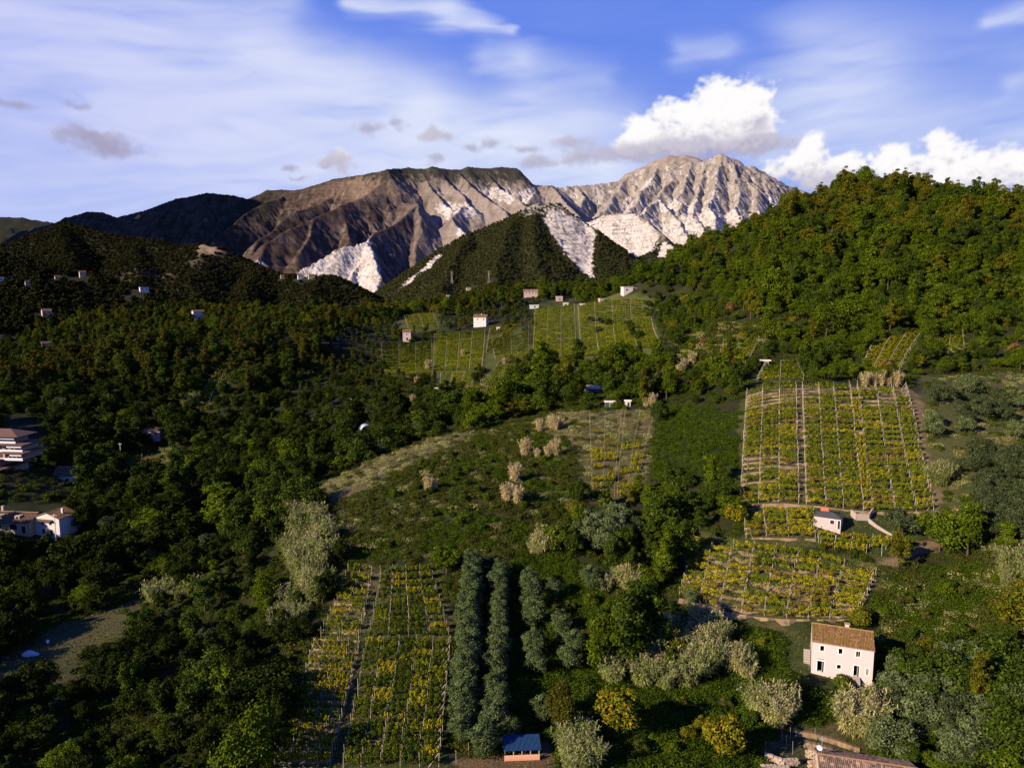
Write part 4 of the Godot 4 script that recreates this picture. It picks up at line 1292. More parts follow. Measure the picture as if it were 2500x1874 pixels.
const WOOD_LABEL := {"green": "mid green", "dark": "dark green", "deep": "blackish green", "autumn": "olive brown autumn", "slender": "slender feathery", "olive": "pale grey green", "dark_olive": "dull grey green", "shrub": "bushy green"}

func wood_place(x: float, y: float, z: float) -> Array:
	if x > 60.0 and y > 38.0 and z < -200.0:
		return ["in the dense wood on the right-hand hill", "trees of the wooded hill"]
	if z < -340.0:
		return ["in the wood along the middle ridge", "trees of the middle ridge"]
	if x < -20.0 and z > -165.0:
		return ["in the dark wood left of the long vineyard", "trees of the dark wood"]
	if x < 0.0:
		return ["in the wooded hollow behind the scrub slope", "trees of the wooded hollow"]
	return ["among the thickets between the vineyard plots", "trees between the plots"]

var landmarks := [[Vector2(52.3, -110.6), "near the pinkish farmhouse"], [Vector2(64, -144.1), "near the dark roofed hut"], [Vector2(1.3, -87.6), "near the blue roofed shelter"], [Vector2(-125, -195.2), "near the tall white house"], [Vector2(-164.6, -234.3), "near the stepped apartments"], [Vector2(-157.8, -318.2), "near the small pink house"],
	[Vector2(-150.7, -246), "near the small brown roofed house"], [Vector2(-86.4, -124.5), "near the covered heap"], [Vector2(-75.4, -143.7), "by the end of the small field"], [Vector2(-43.4, -142), "by the reed band"], [Vector2(-36.4, -107.1), "by the lower left of the long vineyard"], [Vector2(-58, -106.9), "in the lower left corner wood"], [Vector2(-68.7, -100.9), "at the lower left corner"],
	[Vector2(-57.3, -125.6), "between the small field and the reeds"], [Vector2(-72.3, -168.5), "below the wooded hollow"], [Vector2(-73.1, -206.9), "left of the dry crest"], [Vector2(-58.7, -290.9), "near the blue polytunnel"], [Vector2(-27.8, -279.1), "behind the dry crest"], [Vector2(6.8, -243.5), "left of the pavilion"], [Vector2(28.4, -258.3), "near the pink roofed pavilion"], [Vector2(29.4, -189.5), "near the palm"],
	[Vector2(32.4, -148.9), "near the largest dark tree"], [Vector2(28.1, -136.6), "left of the curving terraces"], [Vector2(21, -143.6), "below the neglected plot"], [Vector2(53.3, -212.9), "above the bright green slope"], [Vector2(70.1, -207.3), "behind the square vineyard"], [Vector2(113.8, -213.1), "behind the golden reeds"], [Vector2(147.2, -223.4), "at the right edge under the hill"],
	[Vector2(84.6, -131.5), "by the path right of the hut"], [Vector2(79, -114.2), "right of the terraces"], [Vector2(69.2, -110.1), "right of the farmhouse"], [Vector2(-68.5, -482), "near the tower house"], [Vector2(-21.4, -510.4), "near the white house"], [Vector2(-5.5, -331.1), "near the bare earth slip"], [Vector2(-68.2, -249.2), "near the rust coloured tree"], [Vector2(-128.3, -332.2), "in the middle of the hollow"], [Vector2(-103.4, -185.2), "right of the tall white house"], [Vector2(-83.5, -139.4), "above the small field"], [Vector2(108.3, -290.9), "at the foot of the wooded hill"]]

func nearest_landmark(p: Vector3) -> String:
	var best := 1e9
	var say := ""
	for l in landmarks:
		var d := Vector2(p.x, p.z).distance_to(l[0])
		if d < best:
			best = d
			say = l[1]
	return say

func ordinal(n: int) -> String:
	var ones := ["first", "second", "third", "fourth", "fifth", "sixth", "seventh", "eighth", "ninth", "tenth", "eleventh", "twelfth", "thirteenth", "fourteenth", "fifteenth", "sixteenth", "seventeenth", "eighteenth", "nineteenth", "twentieth"]
	if n <= 20:
		return ones[n - 1]
	return "thirtieth" if n == 30 else ("fortieth" if n == 40 else ["", "", "twenty-", "thirty-", "forty-"][n / 10] + ones[n % 10 - 1])

func forest() -> void:
	var r := RandomNumberGenerator.new()
	r.seed = 77
	var list := []
	var z := -70.0
	while z > -820.0:
		var step := 4.6 if z > -180.0 else (5.4 if z > -420.0 else 6.2)
		var reach := -z * 0.74 + 30.0
		var x := -reach
		while x < reach:
			var px := x + r.randf_range(-0.5, 0.5) * step
			var pz := z + r.randf_range(-0.5, 0.5) * step
			x += step
			var kind_q := r.randf()
			var size := r.randf_range(0.55, 1.0) + 0.45 * pow(r.randf(), 3.0)
			var turn := r.randf() * TAU
			var open := kept_clear(px, pz)
			if zone_at(Vector2(px, pz)) != "forest" or open == 2:
				continue
			var y := ground(px, pz)
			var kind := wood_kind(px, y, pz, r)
			if fnl2.get_noise_2d(px * 0.045 + 60.0, pz * 0.045) > 0.22 and kind_q < 0.45:
				open = 1
			if open == 1:
				kind = "shrub"
				size *= 0.8
			if z > -165.0:
				size *= 0.72
			elif z < -300.0 and z > -560.0 and px > -110.0 and px < 60.0 - z * 0.12 and y < 57.0:
				size *= 0.48
			elif px > 50.0 and z > -266.0:
				size *= 0.55
			size *= 1.0 + 0.5 * fnl2.get_noise_2d(px * 0.03, pz * 0.03)
			var k: Array = kit[kind][r.randi() % kit[kind].size()]
			var p := Vector3(px, y - 0.1, pz)
			if not in_frame(p + Vector3(0, 5, 0), 16.0):
				continue
			if not in_sight(p + Vector3(0, k[2] * size + 3.0, 0)):
				continue
			var seen := in_frame(p + Vector3(0, k[2] * size * 0.6, 0), 0.0)
			var squash := Vector3(r.randf_range(0.78, 1.25), r.randf_range(0.8, 1.2), r.randf_range(0.78, 1.25)) * size
			list.append([k[2] * size / p.distance_to(Vector3(0, 60, 0)) * (1.0 if seen else 0.2), kind, k, p, squash, turn])
		z -= step
	list.sort_custom(func(a, b): return a[0] > b[0])
	var rest := {}
	for i in list.size():
		var e: Array = list[i]
		var p: Vector3 = e[3]
		if i < 300:
			var w := wood_place(p.x, p.y, p.z)
			var o := thing("broadleaf_tree", "%s %s tree %s" % ["tall" if e[2][2] * e[4].y > 7.2 else ("low" if e[2][2] * e[4].y < 4.6 else "mid-sized"), WOOD_LABEL[e[1]], nearest_landmark(p)], "tree", p, "trees " + nearest_landmark(p), e[5])
			o.scale = e[4]
			part("crown", e[2][0], leaf_mat, o)
			part("trunk", e[2][1], bark_mat, o)
		else:
			var key: Mesh = e[2][0]
			if not rest.has(key):
				rest[key] = [[], e[2][1], e[1]]
			rest[key][0].append(Transform3D(Basis(Vector3.UP, e[5]).scaled_local(e[4]), p))
	var wood := Node3D.new()
	wood.name = "forest"
	add_child(wood)
	tag(wood, "mass of trees covering the valley sides and hills", "forest", "", "stuff")
	for key: Mesh in rest:
		copies("crowns", "", "", key, leaf_mat, rest[key][0], [], wood)
		copies("trunks", "", "", rest[key][1], bark_mat, rest[key][0], [], wood)

# open strips kept free of trees so that houses stand in view, as they do on these slopes: x, z of both ends, half width
var clear_lines := []

func kept_clear(x: float, z: float) -> int:
	# 2 on a building's own ground, 1 on the low growth in front of it
	var found := 0
	for c in clear_lines:
		var p := Vector2(x, z)
		var q := Geometry2D.get_closest_point_to_segment(p, c[0], c[1])
		if p.distance_to(q) < c[2]:
			if c[0] == c[1]:
				return 2
			found = 1
	return found

func hill_woods() -> void:
	# woods on the far hills: small bushy crowns, thousands of them
	var r := RandomNumberGenerator.new()
	r.seed = 5
	var tones := {"pyramid": [[0.033, 0.037, 0.012], [0.042, 0.045, 0.014], [0.026, 0.030, 0.010], [0.050, 0.048, 0.017]],
		"lefthill": [[0.017, 0.019, 0.007], [0.023, 0.024, 0.008], [0.013, 0.015, 0.006], [0.030, 0.026, 0.010]],
		"nearhill": [[0.012, 0.014, 0.005], [0.017, 0.018, 0.006], [0.009, 0.011, 0.004], [0.022, 0.022, 0.007]],
		"quarry": [[0.020, 0.025, 0.011], [0.026, 0.031, 0.013], [0.016, 0.020, 0.009], [0.030, 0.033, 0.014]]}
	var specs := [["pyramid", -25.0, [-640.0, 420.0, -1960.0, -2960.0], 9.0, [12.0, 10.0, 90.0, 5.0], "woods over the pointed hill"],
		["lefthill", -20.0, [-1650.0, -120.0, -1180.0, -2060.0], 8.5, [14.0, 10.0, 90.0, 6.0], "woods over the long dark hill"],
		["nearhill", -20.0, [-1000.0, -280.0, -680.0, -1040.0], 7.0, [10.0, 5.0, 70.0, 4.0], "woods over the low dark slope"],
		["quarry", -20.0, [180.0, 700.0, -2420.0, -3150.0], 9.0, [10.0, 14.0, 60.0, 6.0], "woods below the quarry"]]
	for s in specs:
		var small := []
		for k in 4:
			var b := crown_blobs(7.0, -1.0, 4.0, 6, 0.5, 1200 + k)
			small.append(leafy(b, 170, 1.3, 0.9, tones[s[0]], 1300 + k, 0.2).mesh())
		var m := massif(s[0])
		var xs := [[], [], [], []]
		var box: Array = s[2]
		var z: float = box[2]
		while z > box[3]:
			var x: float = box[0]
			var near := PackedFloat32Array()
			var i := 0
			while x < box[1]:
				if i % 10 == 0:
					near = nearest_stretches(m, x + 5.0 * s[3], z, 6.0 * s[3] + 16.0)
				i += 1
				var px: float = x + r.randf_range(-0.5, 0.5) * s[3]
				var pz: float = z + r.randf_range(-0.5, 0.5) * s[3]
				var sc := r.randf_range(0.55, 1.15)
				var tn := r.randf() * TAU
				x += s[3]
				var y := massif_height(near, px, pz, s[1], s[4][0], s[4][1], s[4][2], s[4][3])
				if y < s[1] + 1.0 or not in_frame(Vector3(px, y, pz), 40.0):
					continue
				var bare := false
				for poly in cuts[s[0]]:
					if Geometry2D.is_point_in_polygon(Vector2(px, pz), poly):
						bare = true
				if s[0] == "pyramid" and y > 318.0 and px > 25.0 and r.randf() < 0.75:
					bare = true
				if s[0] == "quarry" and y > 225.0:
					bare = true
				if s[0] == "lefthill":
					var c := paint_woods(Vector3(px, y, pz), 0.0, 0.0)
					if c.r > 0.05 and r.randf() < 0.8:
						bare = true
				for fc in far_clear:
					if absf(px - fc[0].x) < fc[1] and absf(pz - fc[0].y - 0.6 * fc[1]) < fc[1] * 1.6:
						bare = true
				if bare:
					continue
				xs[r.randi() % 4].append(Transform3D(Basis(Vector3.UP, tn).scaled(Vector3(sc, sc, sc)), Vector3(px, y, pz)))
			z -= s[3]
		var wood := Node3D.new()
		wood.name = numbered("woodland")
		add_child(wood)
		tag(wood, "dark evergreen " + s[5], "woodland", "", "stuff")
		for k in 4:
			copies("crowns", "", "", small[k], leaf_mat, xs[k], [], wood)

func ground_cover() -> void:
	var r := RandomNumberGenerator.new()
	r.seed = 8
	# low bramble and ivy mounds, heath tufts, grass
	var mounds := {}
	for k in ["ivy", "heath", "dry"]:
		mounds[k] = []
		for v in 3:
			var b := [[Vector3(0, 0.05, 0), Vector3(1.2, 0.65, 1.2)], [Vector3(0.7, 0.05, 0.3), Vector3(0.7, 0.5, 0.7)], [Vector3(-0.5, 0.1, -0.5), Vector3(0.8, 0.6, 0.7)]]
			mounds[k].append(leafy(b, 640 if k != "dry" else 300, 0.10 if k != "dry" else 0.14, 0.07 if k != "dry" else 0.035, {"ivy": IVY, "heath": HEATH, "dry": CANE}[k], 2000 + v, 0.35).mesh())
	var tuft := Geo.new()
	for k in 14:
		var a := r.randf() * TAU
		var o := Vector3(cos(a), 0, sin(a))
		var p := o * r.randf() * 0.28
		var side := Vector3(-o.z, 0, o.x) * 0.035
		var f := r.randf_range(0.7, 1.3)
		tuft.tri(p - side, p + side, p + o * r.randf_range(0.05, 0.3) + Vector3(0, r.randf_range(0.22, 0.5), 0), Color(f, f, f))
	var tuft_mesh := tuft.mesh()
	var xs := {"ivy": [[], [], []], "heath": [[], [], []], "dry": [[], [], []]}
	var gx := []
	var gc := []
	var z := -80.0
	while z > -430.0:
		var step := 0.95 if z > -150.0 else (1.35 if z > -260.0 else 2.3)
		var reach := -z * 0.72 + 8.0
		var x := -reach
		while x < reach:
			var px := x + r.randf_range(-0.5, 0.5) * step
			var pz := z + r.randf_range(-0.5, 0.5) * step
			var q := r.randf()
			var v := r.randi() % 3
			var s := r.randf_range(0.6, 1.25) * (1.0 if z > -260.0 else 1.5)
			var tn := r.randf() * TAU
			x += step
			var kind := zone_at(Vector2(px, pz))
			if kind in ["path", "clearing", "earth", "forest"]:
				if kind != "forest" or q > 0.3:
					continue
			var n := fnl.get_noise_2d(px * 0.06, pz * 0.06)
			var p := on_ground(Vector2(px, pz), -0.05)
			if not in_frame(p, 4.0):
				continue
			var xf := Transform3D(Basis(Vector3.UP, tn).scaled(Vector3(s, s * r.randf_range(0.6, 1.2), s)), p)
			match kind:
				"ivy":
					if q < 0.72:
						xs.ivy[v].append(xf)
				"scrub":
					if q < 0.8:
						xs["heath" if n < 0.12 else "ivy"][v].append(xf)
					elif q < 0.9:
						xs.dry[v].append(xf)
				"dry" when z < -225.0:
					xs[["heath", "ivy", "dry", "heath"][r.randi() % 4]][v].append(xf)
				"dry", "old_vines":
					if q < 0.22:
						xs.dry[v].append(xf)
					elif q < 0.30:
						xs.heath[v].append(xf)
				"olive_ground":
					if q < 0.10:
						xs.ivy[v].append(xf)
					elif q < 0.2:
						xs.dry[v].append(xf)
				"forest":
					xs["ivy" if q < 0.12 else "heath"][v].append(xf)
				"olive_lane":
					if q < 0.25:
						xs.heath[v].append(xf)
			if kind in ["vine_ground", "lawn", "garden", "dry", "old_vines", "field", "olive_ground", "yard", "vine_far"] and z > -300.0 and q < (0.65 if kind != "yard" else 0.15):
				gx.append(Transform3D(Basis(Vector3.UP, tn).scaled(Vector3(s, s, s) * 1.15), p))
				var c := Color(0.052, 0.076, 0.017).lerp(Color(0.16, 0.13, 0.06), clampf(0.3 + 0.9 * n + 0.6 * (r.randf() - 0.5), 0.0, 1.0))
				gc.append(c)
		z -= step
	for k in xs:
		var o := Node3D.new()
		o.name = {"ivy": "bramble", "heath": "heath", "dry": "dry_grass"}[k]
		add_child(o)
		tag(o, {"ivy": "low green bramble and ivy spreading over the slopes", "heath": "brown green heath scrub over the open slope", "dry": "pale dry grass tufts on the open slopes"}[k], "ground cover", "", "stuff")
		for v in 3:
			copies("mounds", "", "", mounds[k][v], leaf_mat, xs[k][v], [], o)
	copies("grass", "short grass between the vine rows and on open plots", "grass", tuft_mesh, leaf_mat, gx, gc)

# ------------------------------------------------------------------ vineyards
var vine_kit := {}
var post_mesh: ArrayMesh
var brace_mesh: ArrayMesh

func vine_geo(pal: Array, count: int, sd: int, l := 0.095) -> ArrayMesh:
	# one stretch of trained vine, 3.2 m long, leaves hanging from the wires
	var r := RandomNumberGenerator.new()
	r.seed = sd
	var g := Geo.new()
	for k in 3:
		var x := 0.5 + k * 1.1 + r.randf_range(-0.2, 0.2)
		g.tube(Vector3(x, -0.2, 0), Vector3(x + r.randf_range(-0.15, 0.15), 0.95, r.randf_range(-0.08, 0.08)), 0.035, 0.025, 4, Color(0.06, 0.045, 0.03))
	var heads := []
	for k in 14:
		heads.append([Vector3(r.randf_range(0.1, 3.1), r.randf_range(0.75, 1.5), r.randf_range(-0.15, 0.15)), Vector3(r.randf_range(0.3, 0.55), r.randf_range(0.25, 0.46), r.randf_range(0.2, 0.38)), r.randf_range(0.75, 1.3)])
	for k in count:
		var h: Array = heads[r.randi() % 14]
		var d := rand_dir(r)
		var p: Vector3 = h[0] + d * h[1] * r.randf_range(0.4, 1.1)
		var nn := (d + rand_dir(r) * 0.8 + Vector3(0, 0.4, 0)).normalized()
		g.leaf(p, nn, nn.cross(rand_dir(r)).normalized(), l * r.randf_range(0.7, 1.3), l * 0.75, shade_of(pal, r, h[2]))
	return g.mesh()

const VINE_GREEN := [[0.080, 0.108, 0.008], [0.105, 0.126, 0.009], [0.060, 0.086, 0.007], [0.145, 0.140, 0.010]]
const VINE_YELLOW := [[0.185, 0.165, 0.009], [0.140, 0.145, 0.009], [0.095, 0.118, 0.008], [0.265, 0.200, 0.011]]
const FAR_GREEN := [[0.054, 0.076, 0.006], [0.070, 0.090, 0.007], [0.040, 0.060, 0.005], [0.095, 0.098, 0.008]]
const FAR_YELLOW := [[0.120, 0.120, 0.008], [0.085, 0.098, 0.007], [0.058, 0.078, 0.006], [0.170, 0.140, 0.009]]
const VINE_RUST := [[0.165, 0.125, 0.011], [0.125, 0.115, 0.010], [0.140, 0.090, 0.013], [0.095, 0.105, 0.009]]

func make_vine_kit() -> void:
	vine_kit = {"green": [], "yellow": [], "rust": [], "thin": [], "deep": [], "far": [], "far_yellow": []}
	for k in 4:
		vine_kit.green.append(vine_geo(VINE_GREEN, 980, 3000 + k))
		vine_kit.yellow.append(vine_geo(VINE_YELLOW, 860, 3010 + k))
		vine_kit.rust.append(vine_geo(VINE_RUST, 640, 3020 + k))
		vine_kit.deep.append(vine_geo([[0.034, 0.052, 0.005], [0.044, 0.064, 0.006], [0.025, 0.040, 0.004], [0.075, 0.082, 0.007]], 760, 3060 + k))
		vine_kit.thin.append(vine_geo(VINE_GREEN if k % 2 else VINE_YELLOW, 170, 3030 + k))
		vine_kit.far.append(vine_geo(FAR_GREEN, 260, 3040 + k, 0.17))
		vine_kit.far_yellow.append(vine_geo(FAR_YELLOW, 260, 3050 + k, 0.17))
	var g := Geo.new()
	g.hexa([Vector3(-0.042, -0.5, 0.042), Vector3(0.042, -0.5, 0.042), Vector3(0.042, -0.5, -0.042), Vector3(-0.042, -0.5, -0.042),
		Vector3(-0.034, 2.0, 0.034), Vector3(0.034, 2.0, 0.034), Vector3(0.034, 2.05, -0.034), Vector3(-0.034, 2.05, -0.034)])
	post_mesh = g.mesh()
	var b := Geo.new()
	b.tube(Vector3(0, -0.3, 0), Vector3(0, 2.2, 0), 0.05, 0.045, 5)
	brace_mesh = b.mesh()

func along(line: PackedVector2Array, f: float) -> Vector2:
	var total := 0.0
	for i in line.size() - 1:
		total += line[i].distance_to(line[i + 1])
	var want := f * total
	for i in line.size() - 1:
		var d := line[i].distance_to(line[i + 1])
		if want <= d or i == line.size() - 2:
			return line[i].lerp(line[i + 1], want / d)
		want -= d
	return line[0]

func vine_field(label: String, group: String, top: PackedVector2Array, bottom: PackedVector2Array, rows: int, cols: Array, aisles: Array, mood: Callable, bank: float, braces := [false, false], stout := 1.0) -> void:
	var r := RandomNumberGenerator.new()
	r.seed = label.hash() % 100000
	var post_mat := grained("weathered post", lin(0.48, 0.42, 0.35), 1.7, 0.6, 1.0, 0.9)
	var wire_mat := plain("galvanised wire", lin(0.22, 0.22, 0.21), 0.5, 0.6)
	var banks := Geo.new()
	for i in rows:
		var t := (i + 0.5) / rows
		var line := PackedVector2Array()
		for k in top.size():
			line.append(top[k].lerp(bottom[k], t))
		var spots := []
		for f in cols:
			spots.append(on_ground(along(line, f) + Vector2(r.randf_range(-0.08, 0.08), r.randf_range(-0.1, 0.1))))
		var at: Vector3 = spots[0]
		var o := thing("vine_row", label % ordinal(i + 1), "vine row", at, group)
		var wires := Geo.new()
		for k in spots.size():
			var tilt := Basis.from_euler(Vector3(r.randf_range(-0.05, 0.05), r.randf() * TAU, r.randf_range(-0.05, 0.05)))
			part("post", post_mesh, post_mat, o, Transform3D(tilt.scaled_local(Vector3(stout, r.randf_range(0.92, 1.08), stout)), spots[k] - at))
			if k + 1 < spots.size() and not (k in aisles):
				for hh in [1.0, 1.5]:
					wires.tube(spots[k] - at + Vector3(0, hh, 0), spots[k + 1] - at + Vector3(0, hh, 0), 0.008, 0.008, 3)
			if k + 1 == spots.size():
				break
			var kind: String = mood.call(t, (cols[k] + cols[k + 1]) * 0.5, r, k in aisles)
			if kind == "":
				continue
			var dv: Vector3 = spots[k + 1] - spots[k]
			var pieces := maxi(1, roundi(dv.length() / 3.6))
			for q in pieces:
				var flip := r.randf() < 0.5
				var side := dv.cross(Vector3.UP).normalized()
				var len := dv.length() / pieces / 3.2
				var start: Vector3 = spots[k] - at + dv * (q + (1 if flip else 0)) / pieces
				var m: Mesh = vine_kit[kind][r.randi() % 4]
				var sy := r.randf_range(0.95, 1.25)
				part("vine", m, leaf_mat, o, Transform3D(Basis(dv.normalized() * len * (-1.0 if flip else 1.0), Vector3.UP * sy, side * sy * (-1.0 if flip else 1.0)), start))
		if wires.v.size():
			part("wire", wires.mesh(), wire_mat, o)
		for e in 2:
			if braces[e]:
				var foot: Vector3 = spots[0] if e == 0 else spots[spots.size() - 1]
				var inward: Vector3 = (spots[1] - spots[0]).normalized() * (1.0 if e == 0 else -1.0)
				var base := foot + inward * 1.3 - at
				base.y = ground(base.x + at.x, base.z + at.z) - at.y
				var up := (foot + Vector3(0, 1.9, 0) - at - base)
				var b := Basis(Quaternion(Vector3.UP, up.normalized()))
				part("brace", brace_mesh, post_mat, o, Transform3D(b.scaled_local(Vector3(1, up.length() / 2.2, 1)), base))
		# the cut bank below the row
		if bank > 0.0:
			var n := 26
			var down := (bottom[0] - top[0]).normalized()
			for q in n:
				var a := along(line, float(q) / n)
				var b2 := along(line, float(q + 1) / n)
				var wd := bank * clampf(0.55 + 1.3 * fnl2.get_noise_2d(a.x * 0.16, a.y * 0.5 + i), 0.0, 1.4)
				var wd2 := bank * clampf(0.55 + 1.3 * fnl2.get_noise_2d(b2.x * 0.16, b2.y * 0.5 + i), 0.0, 1.4)
				if wd + wd2 < 0.15:
					continue
				var p0 := on_ground(a + down * 0.55, 0.22)
				var p1 := on_ground(b2 + down * 0.55, 0.22)
				var p2 := on_ground(b2 + down * (0.55 + wd2), 0.02)
				var p3 := on_ground(a + down * (0.55 + wd), 0.02)
				var f := 0.85 + 0.5 * fnl2.get_noise_2d(a.x, a.y)
				banks.quad(p3, p2, p1, p0, Color(0.235 * f, 0.165 * f, 0.098 * f))
	if banks.v.size():
		structure("terrace_bank", "bare earth banks between the rows of " + group, banks.mesh(), vcol("bank earth", 0.97, 0.1))

func build_vineyards() -> void:
	make_vine_kit()
	var upper := func(t: float, f: float, r: RandomNumberGenerator, aisle: bool) -> String:
		if aisle:
			return "yellow" if f > 0.6 and t > 0.1 and r.randf() < 0.8 else ""
		var bare := (1.0 - smoothstep(0.16, 0.30, t)) * (0.95 if f < 0.42 or f > 0.75 else 0.6)
		bare = maxf(bare, 0.85 * smoothstep(0.62, 0.8, t) * smoothstep(0.32, 0.2, f) * smoothstep(0.97, 0.8, t))
		var q := r.randf()
		if q < bare:
			return "thin" if r.randf() < 0.5 else ""
		return ["green", "yellow", "green", "green", "rust", "green", "yellow", "green", "green", "green"][r.randi() % 10]
	vine_field("%s row from the top of the square hillside vineyard, yellow green vines", "the square hillside vineyard", PackedVector2Array([Vector2(64.4, -200.1), Vector2(107, -198.7)]), PackedVector2Array([Vector2(48.1, -150.9), Vector2(86.3, -145.8)]), 27,
		[0.0, 0.1, 0.205, 0.31, 0.35, 0.45, 0.544, 0.646, 0.696, 0.807, 0.912, 1.0], [3, 7], upper, 0.85, [true, true], 1.1)
	var mixed := func(t: float, f: float, r: RandomNumberGenerator, aisle: bool) -> String:
		if aisle or r.randf() < 0.08:
			return ""
		return ["green", "yellow", "yellow", "rust", "green"][r.randi() % 5]
	vine_field("%s of the short vine rows left of the dark roofed hut, counted downwards", "the short rows by the flat roofed hut", PackedVector2Array([Vector2(47.9, -148.8), Vector2(62.1, -147.5)]), PackedVector2Array([Vector2(46.1, -139.7), Vector2(59.6, -139.5)]), 5, [0.0, 0.3, 0.62, 1.0], [], mixed, 0.5, [true, false])
	vine_field("%s vine row below the dark roofed hut, counted downwards", "the rows below the hut", PackedVector2Array([Vector2(60.5, -141.1), Vector2(74.5, -138.7)]), PackedVector2Array([Vector2(59.5, -136.8), Vector2(69.9, -134.7)]), 3, [0.0, 0.25, 0.5, 0.75, 1.0], [], mixed, 0.0)
	var terrace := func(t: float, f: float, r: RandomNumberGenerator, aisle: bool) -> String:
		if r.randf() < 0.12:
			return "thin"
		return ["green", "yellow", "green", "yellow", "green", "rust"][r.randi() % 6]
	vine_field("%s curving row from the top, yellowing vines on the terraces above the farmhouse", "the curving terraces", PackedVector2Array([Vector2(37.1, -144.4), Vector2(45.4, -138), Vector2(58, -135.6), Vector2(67.6, -130.9)]), PackedVector2Array([Vector2(30.2, -127.2), Vector2(37.5, -122.2), Vector2(46.3, -119.8), Vector2(59.4, -120.7)]), 9,
		[0.0, 0.12, 0.24, 0.36, 0.48, 0.6, 0.72, 0.84, 1.0], [], terrace, 1.4, [true, true], 1.0)
	var leftm := func(t: float, f: float, r: RandomNumberGenerator, aisle: bool) -> String:
		var q := r.randf()
		if q < 0.18:
			return "thin"
		return "yellow" if q < 0.62 else "green"
	var leftm_low := func(t: float, f: float, r: RandomNumberGenerator, aisle: bool) -> String:
		var q := r.randf()
		if q < 0.42:
			return "thin"
		return "yellow" if q < 0.82 else "green"
	var rightm := func(t: float, f: float, r: RandomNumberGenerator, aisle: bool) -> String:
		var q := r.randf()
		return "deep" if q < 0.66 else ("green" if q < 0.86 else ("yellow" if q < 0.95 else "thin"))
	vine_field("%s short yellow row from the top of the long left vineyard, left of its lane", "the long left vineyard, upper rows left of its lane", PackedVector2Array([Vector2(-33, -142.2), Vector2(-27.7, -140.8)]), PackedVector2Array([Vector2(-33.7, -120.3), Vector2(-25.8, -118.2)]), 10, [0.05, 0.5, 0.96], [], leftm, 0.7, [false, false], 0.8)
	vine_field("%s sparse yellow row from the middle down, left of the long left vineyard's lane", "the long left vineyard, lower rows left of its lane", PackedVector2Array([Vector2(-33.9, -119.6), Vector2(-25.7, -117.4)]), PackedVector2Array([Vector2(-30.8, -87.8), Vector2(-23.3, -86.8)]), 18, [0.0, 0.26, 0.52, 0.78, 1.0], [], leftm_low, 0.7, [true, false], 0.8)
	vine_field("%s green row from the top of the long left vineyard, right of its lane", "the long left vineyard, upper rows right of its lane", PackedVector2Array([Vector2(-26, -140.9), Vector2(-16.4, -141.9)]), PackedVector2Array([Vector2(-24.4, -118.2), Vector2(-10.5, -117.7)]), 11, [0.0, 0.24, 0.5, 0.76, 1.0], [], rightm, 0.0, [false, false], 0.8)
	vine_field("%s dense green row from the middle down, right of the long left vineyard's lane", "the long left vineyard, lower rows right of its lane", PackedVector2Array([Vector2(-24.4, -117.4), Vector2(-10.3, -116.8)]), PackedVector2Array([Vector2(-21.6, -86.3), Vector2(-9.2, -84.8)]), 18, [0.0, 0.2, 0.4, 0.6, 0.8, 1.0], [], rightm, 0.0, [false, true], 0.8)
	var old := func(t: float, f: float, r: RandomNumberGenerator, aisle: bool) -> String:
		if aisle:
			return ""
		var q := r.randf()
		if t > 0.55:
			return "yellow" if q < 0.62 else ("thin" if q < 0.75 else "")
		return "thin" if q < 0.3 else ("rust" if q < 0.36 else "")
	vine_field("%s neglected sparse vine row from the top of the plot with the palm", "the neglected plot", PackedVector2Array([Vector2(23.1, -218.1), Vector2(41.7, -211.9)]), PackedVector2Array([Vector2(18.5, -163.9), Vector2(28.1, -163.1)]), 17, [0.0, 0.25, 0.5, 0.56, 0.78, 1.0], [2], old, 0.0, [false, false], 0.4)
	far_field("on the slope below the small tower house", PackedVector2Array([Vector2(-81.8, -461), Vector2(-52.5, -480.2)]), PackedVector2Array([Vector2(-70.8, -402.5), Vector2(-42.9, -393.9)]), 26, "far", 3)
	far_field("in the striped blocks below the white house", PackedVector2Array([Vector2(-52.2, -495.1), Vector2(-18, -493.2)]), PackedVector2Array([Vector2(-43.9, -408.8), Vector2(-16.3, -392)]), 33, "far", 4)
	far_field("on the bank right of the white house", PackedVector2Array([Vector2(-15, -499), Vector2(9.1, -502.9)]), PackedVector2Array([Vector2(-15.3, -433.4), Vector2(-5.9, -449.3)]), 15, "far_yellow", 2)
	far_field("on the tall vineyard block in the middle distance", PackedVector2Array([Vector2(16.8, -538.8), Vector2(44.8, -535.7)]), PackedVector2Array([Vector2(10.9, -391.9), Vector2(28.7, -315.2)]), 44, "far", 3)
	far_field("on the high vineyard under the ridge houses", PackedVector2Array([Vector2(45.6, -514.2), Vector2(84.5, -454.2)]), PackedVector2Array([Vector2(35.9, -374.9), Vector2(64.1, -319.4)]), 36, "far", 4)
	far_field("in the low plot above the bare earth slip", PackedVector2Array([Vector2(-4.7, -414.5), Vector2(2.1, -421.7)]), PackedVector2Array([Vector2(-15, -339), Vector2(0.8, -326.8)]), 16, "far", 2)
	far_field("in the hollow left of the bare earth slip", PackedVector2Array([Vector2(-38.4, -394.3), Vector2(-18.5, -385)]), PackedVector2Array([Vector2(-34.5, -349.3), Vector2(-19, -332.9)]), 9, "far", 3)
	far_field("on the small plot behind the square vineyard", PackedVector2Array([Vector2(81, -234.7), Vector2(93, -239.9)]), PackedVector2Array([Vector2(69.6, -208), Vector2(82, -205.4)]), 10, "far", 2)
	far_field("on the plot under the wooded hill", PackedVector2Array([Vector2(121.9, -248.1), Vector2(144.4, -259.6)]), PackedVector2Array([Vector2(105.8, -222), Vector2(115.3, -218.2)]), 17, "far_yellow", 3)
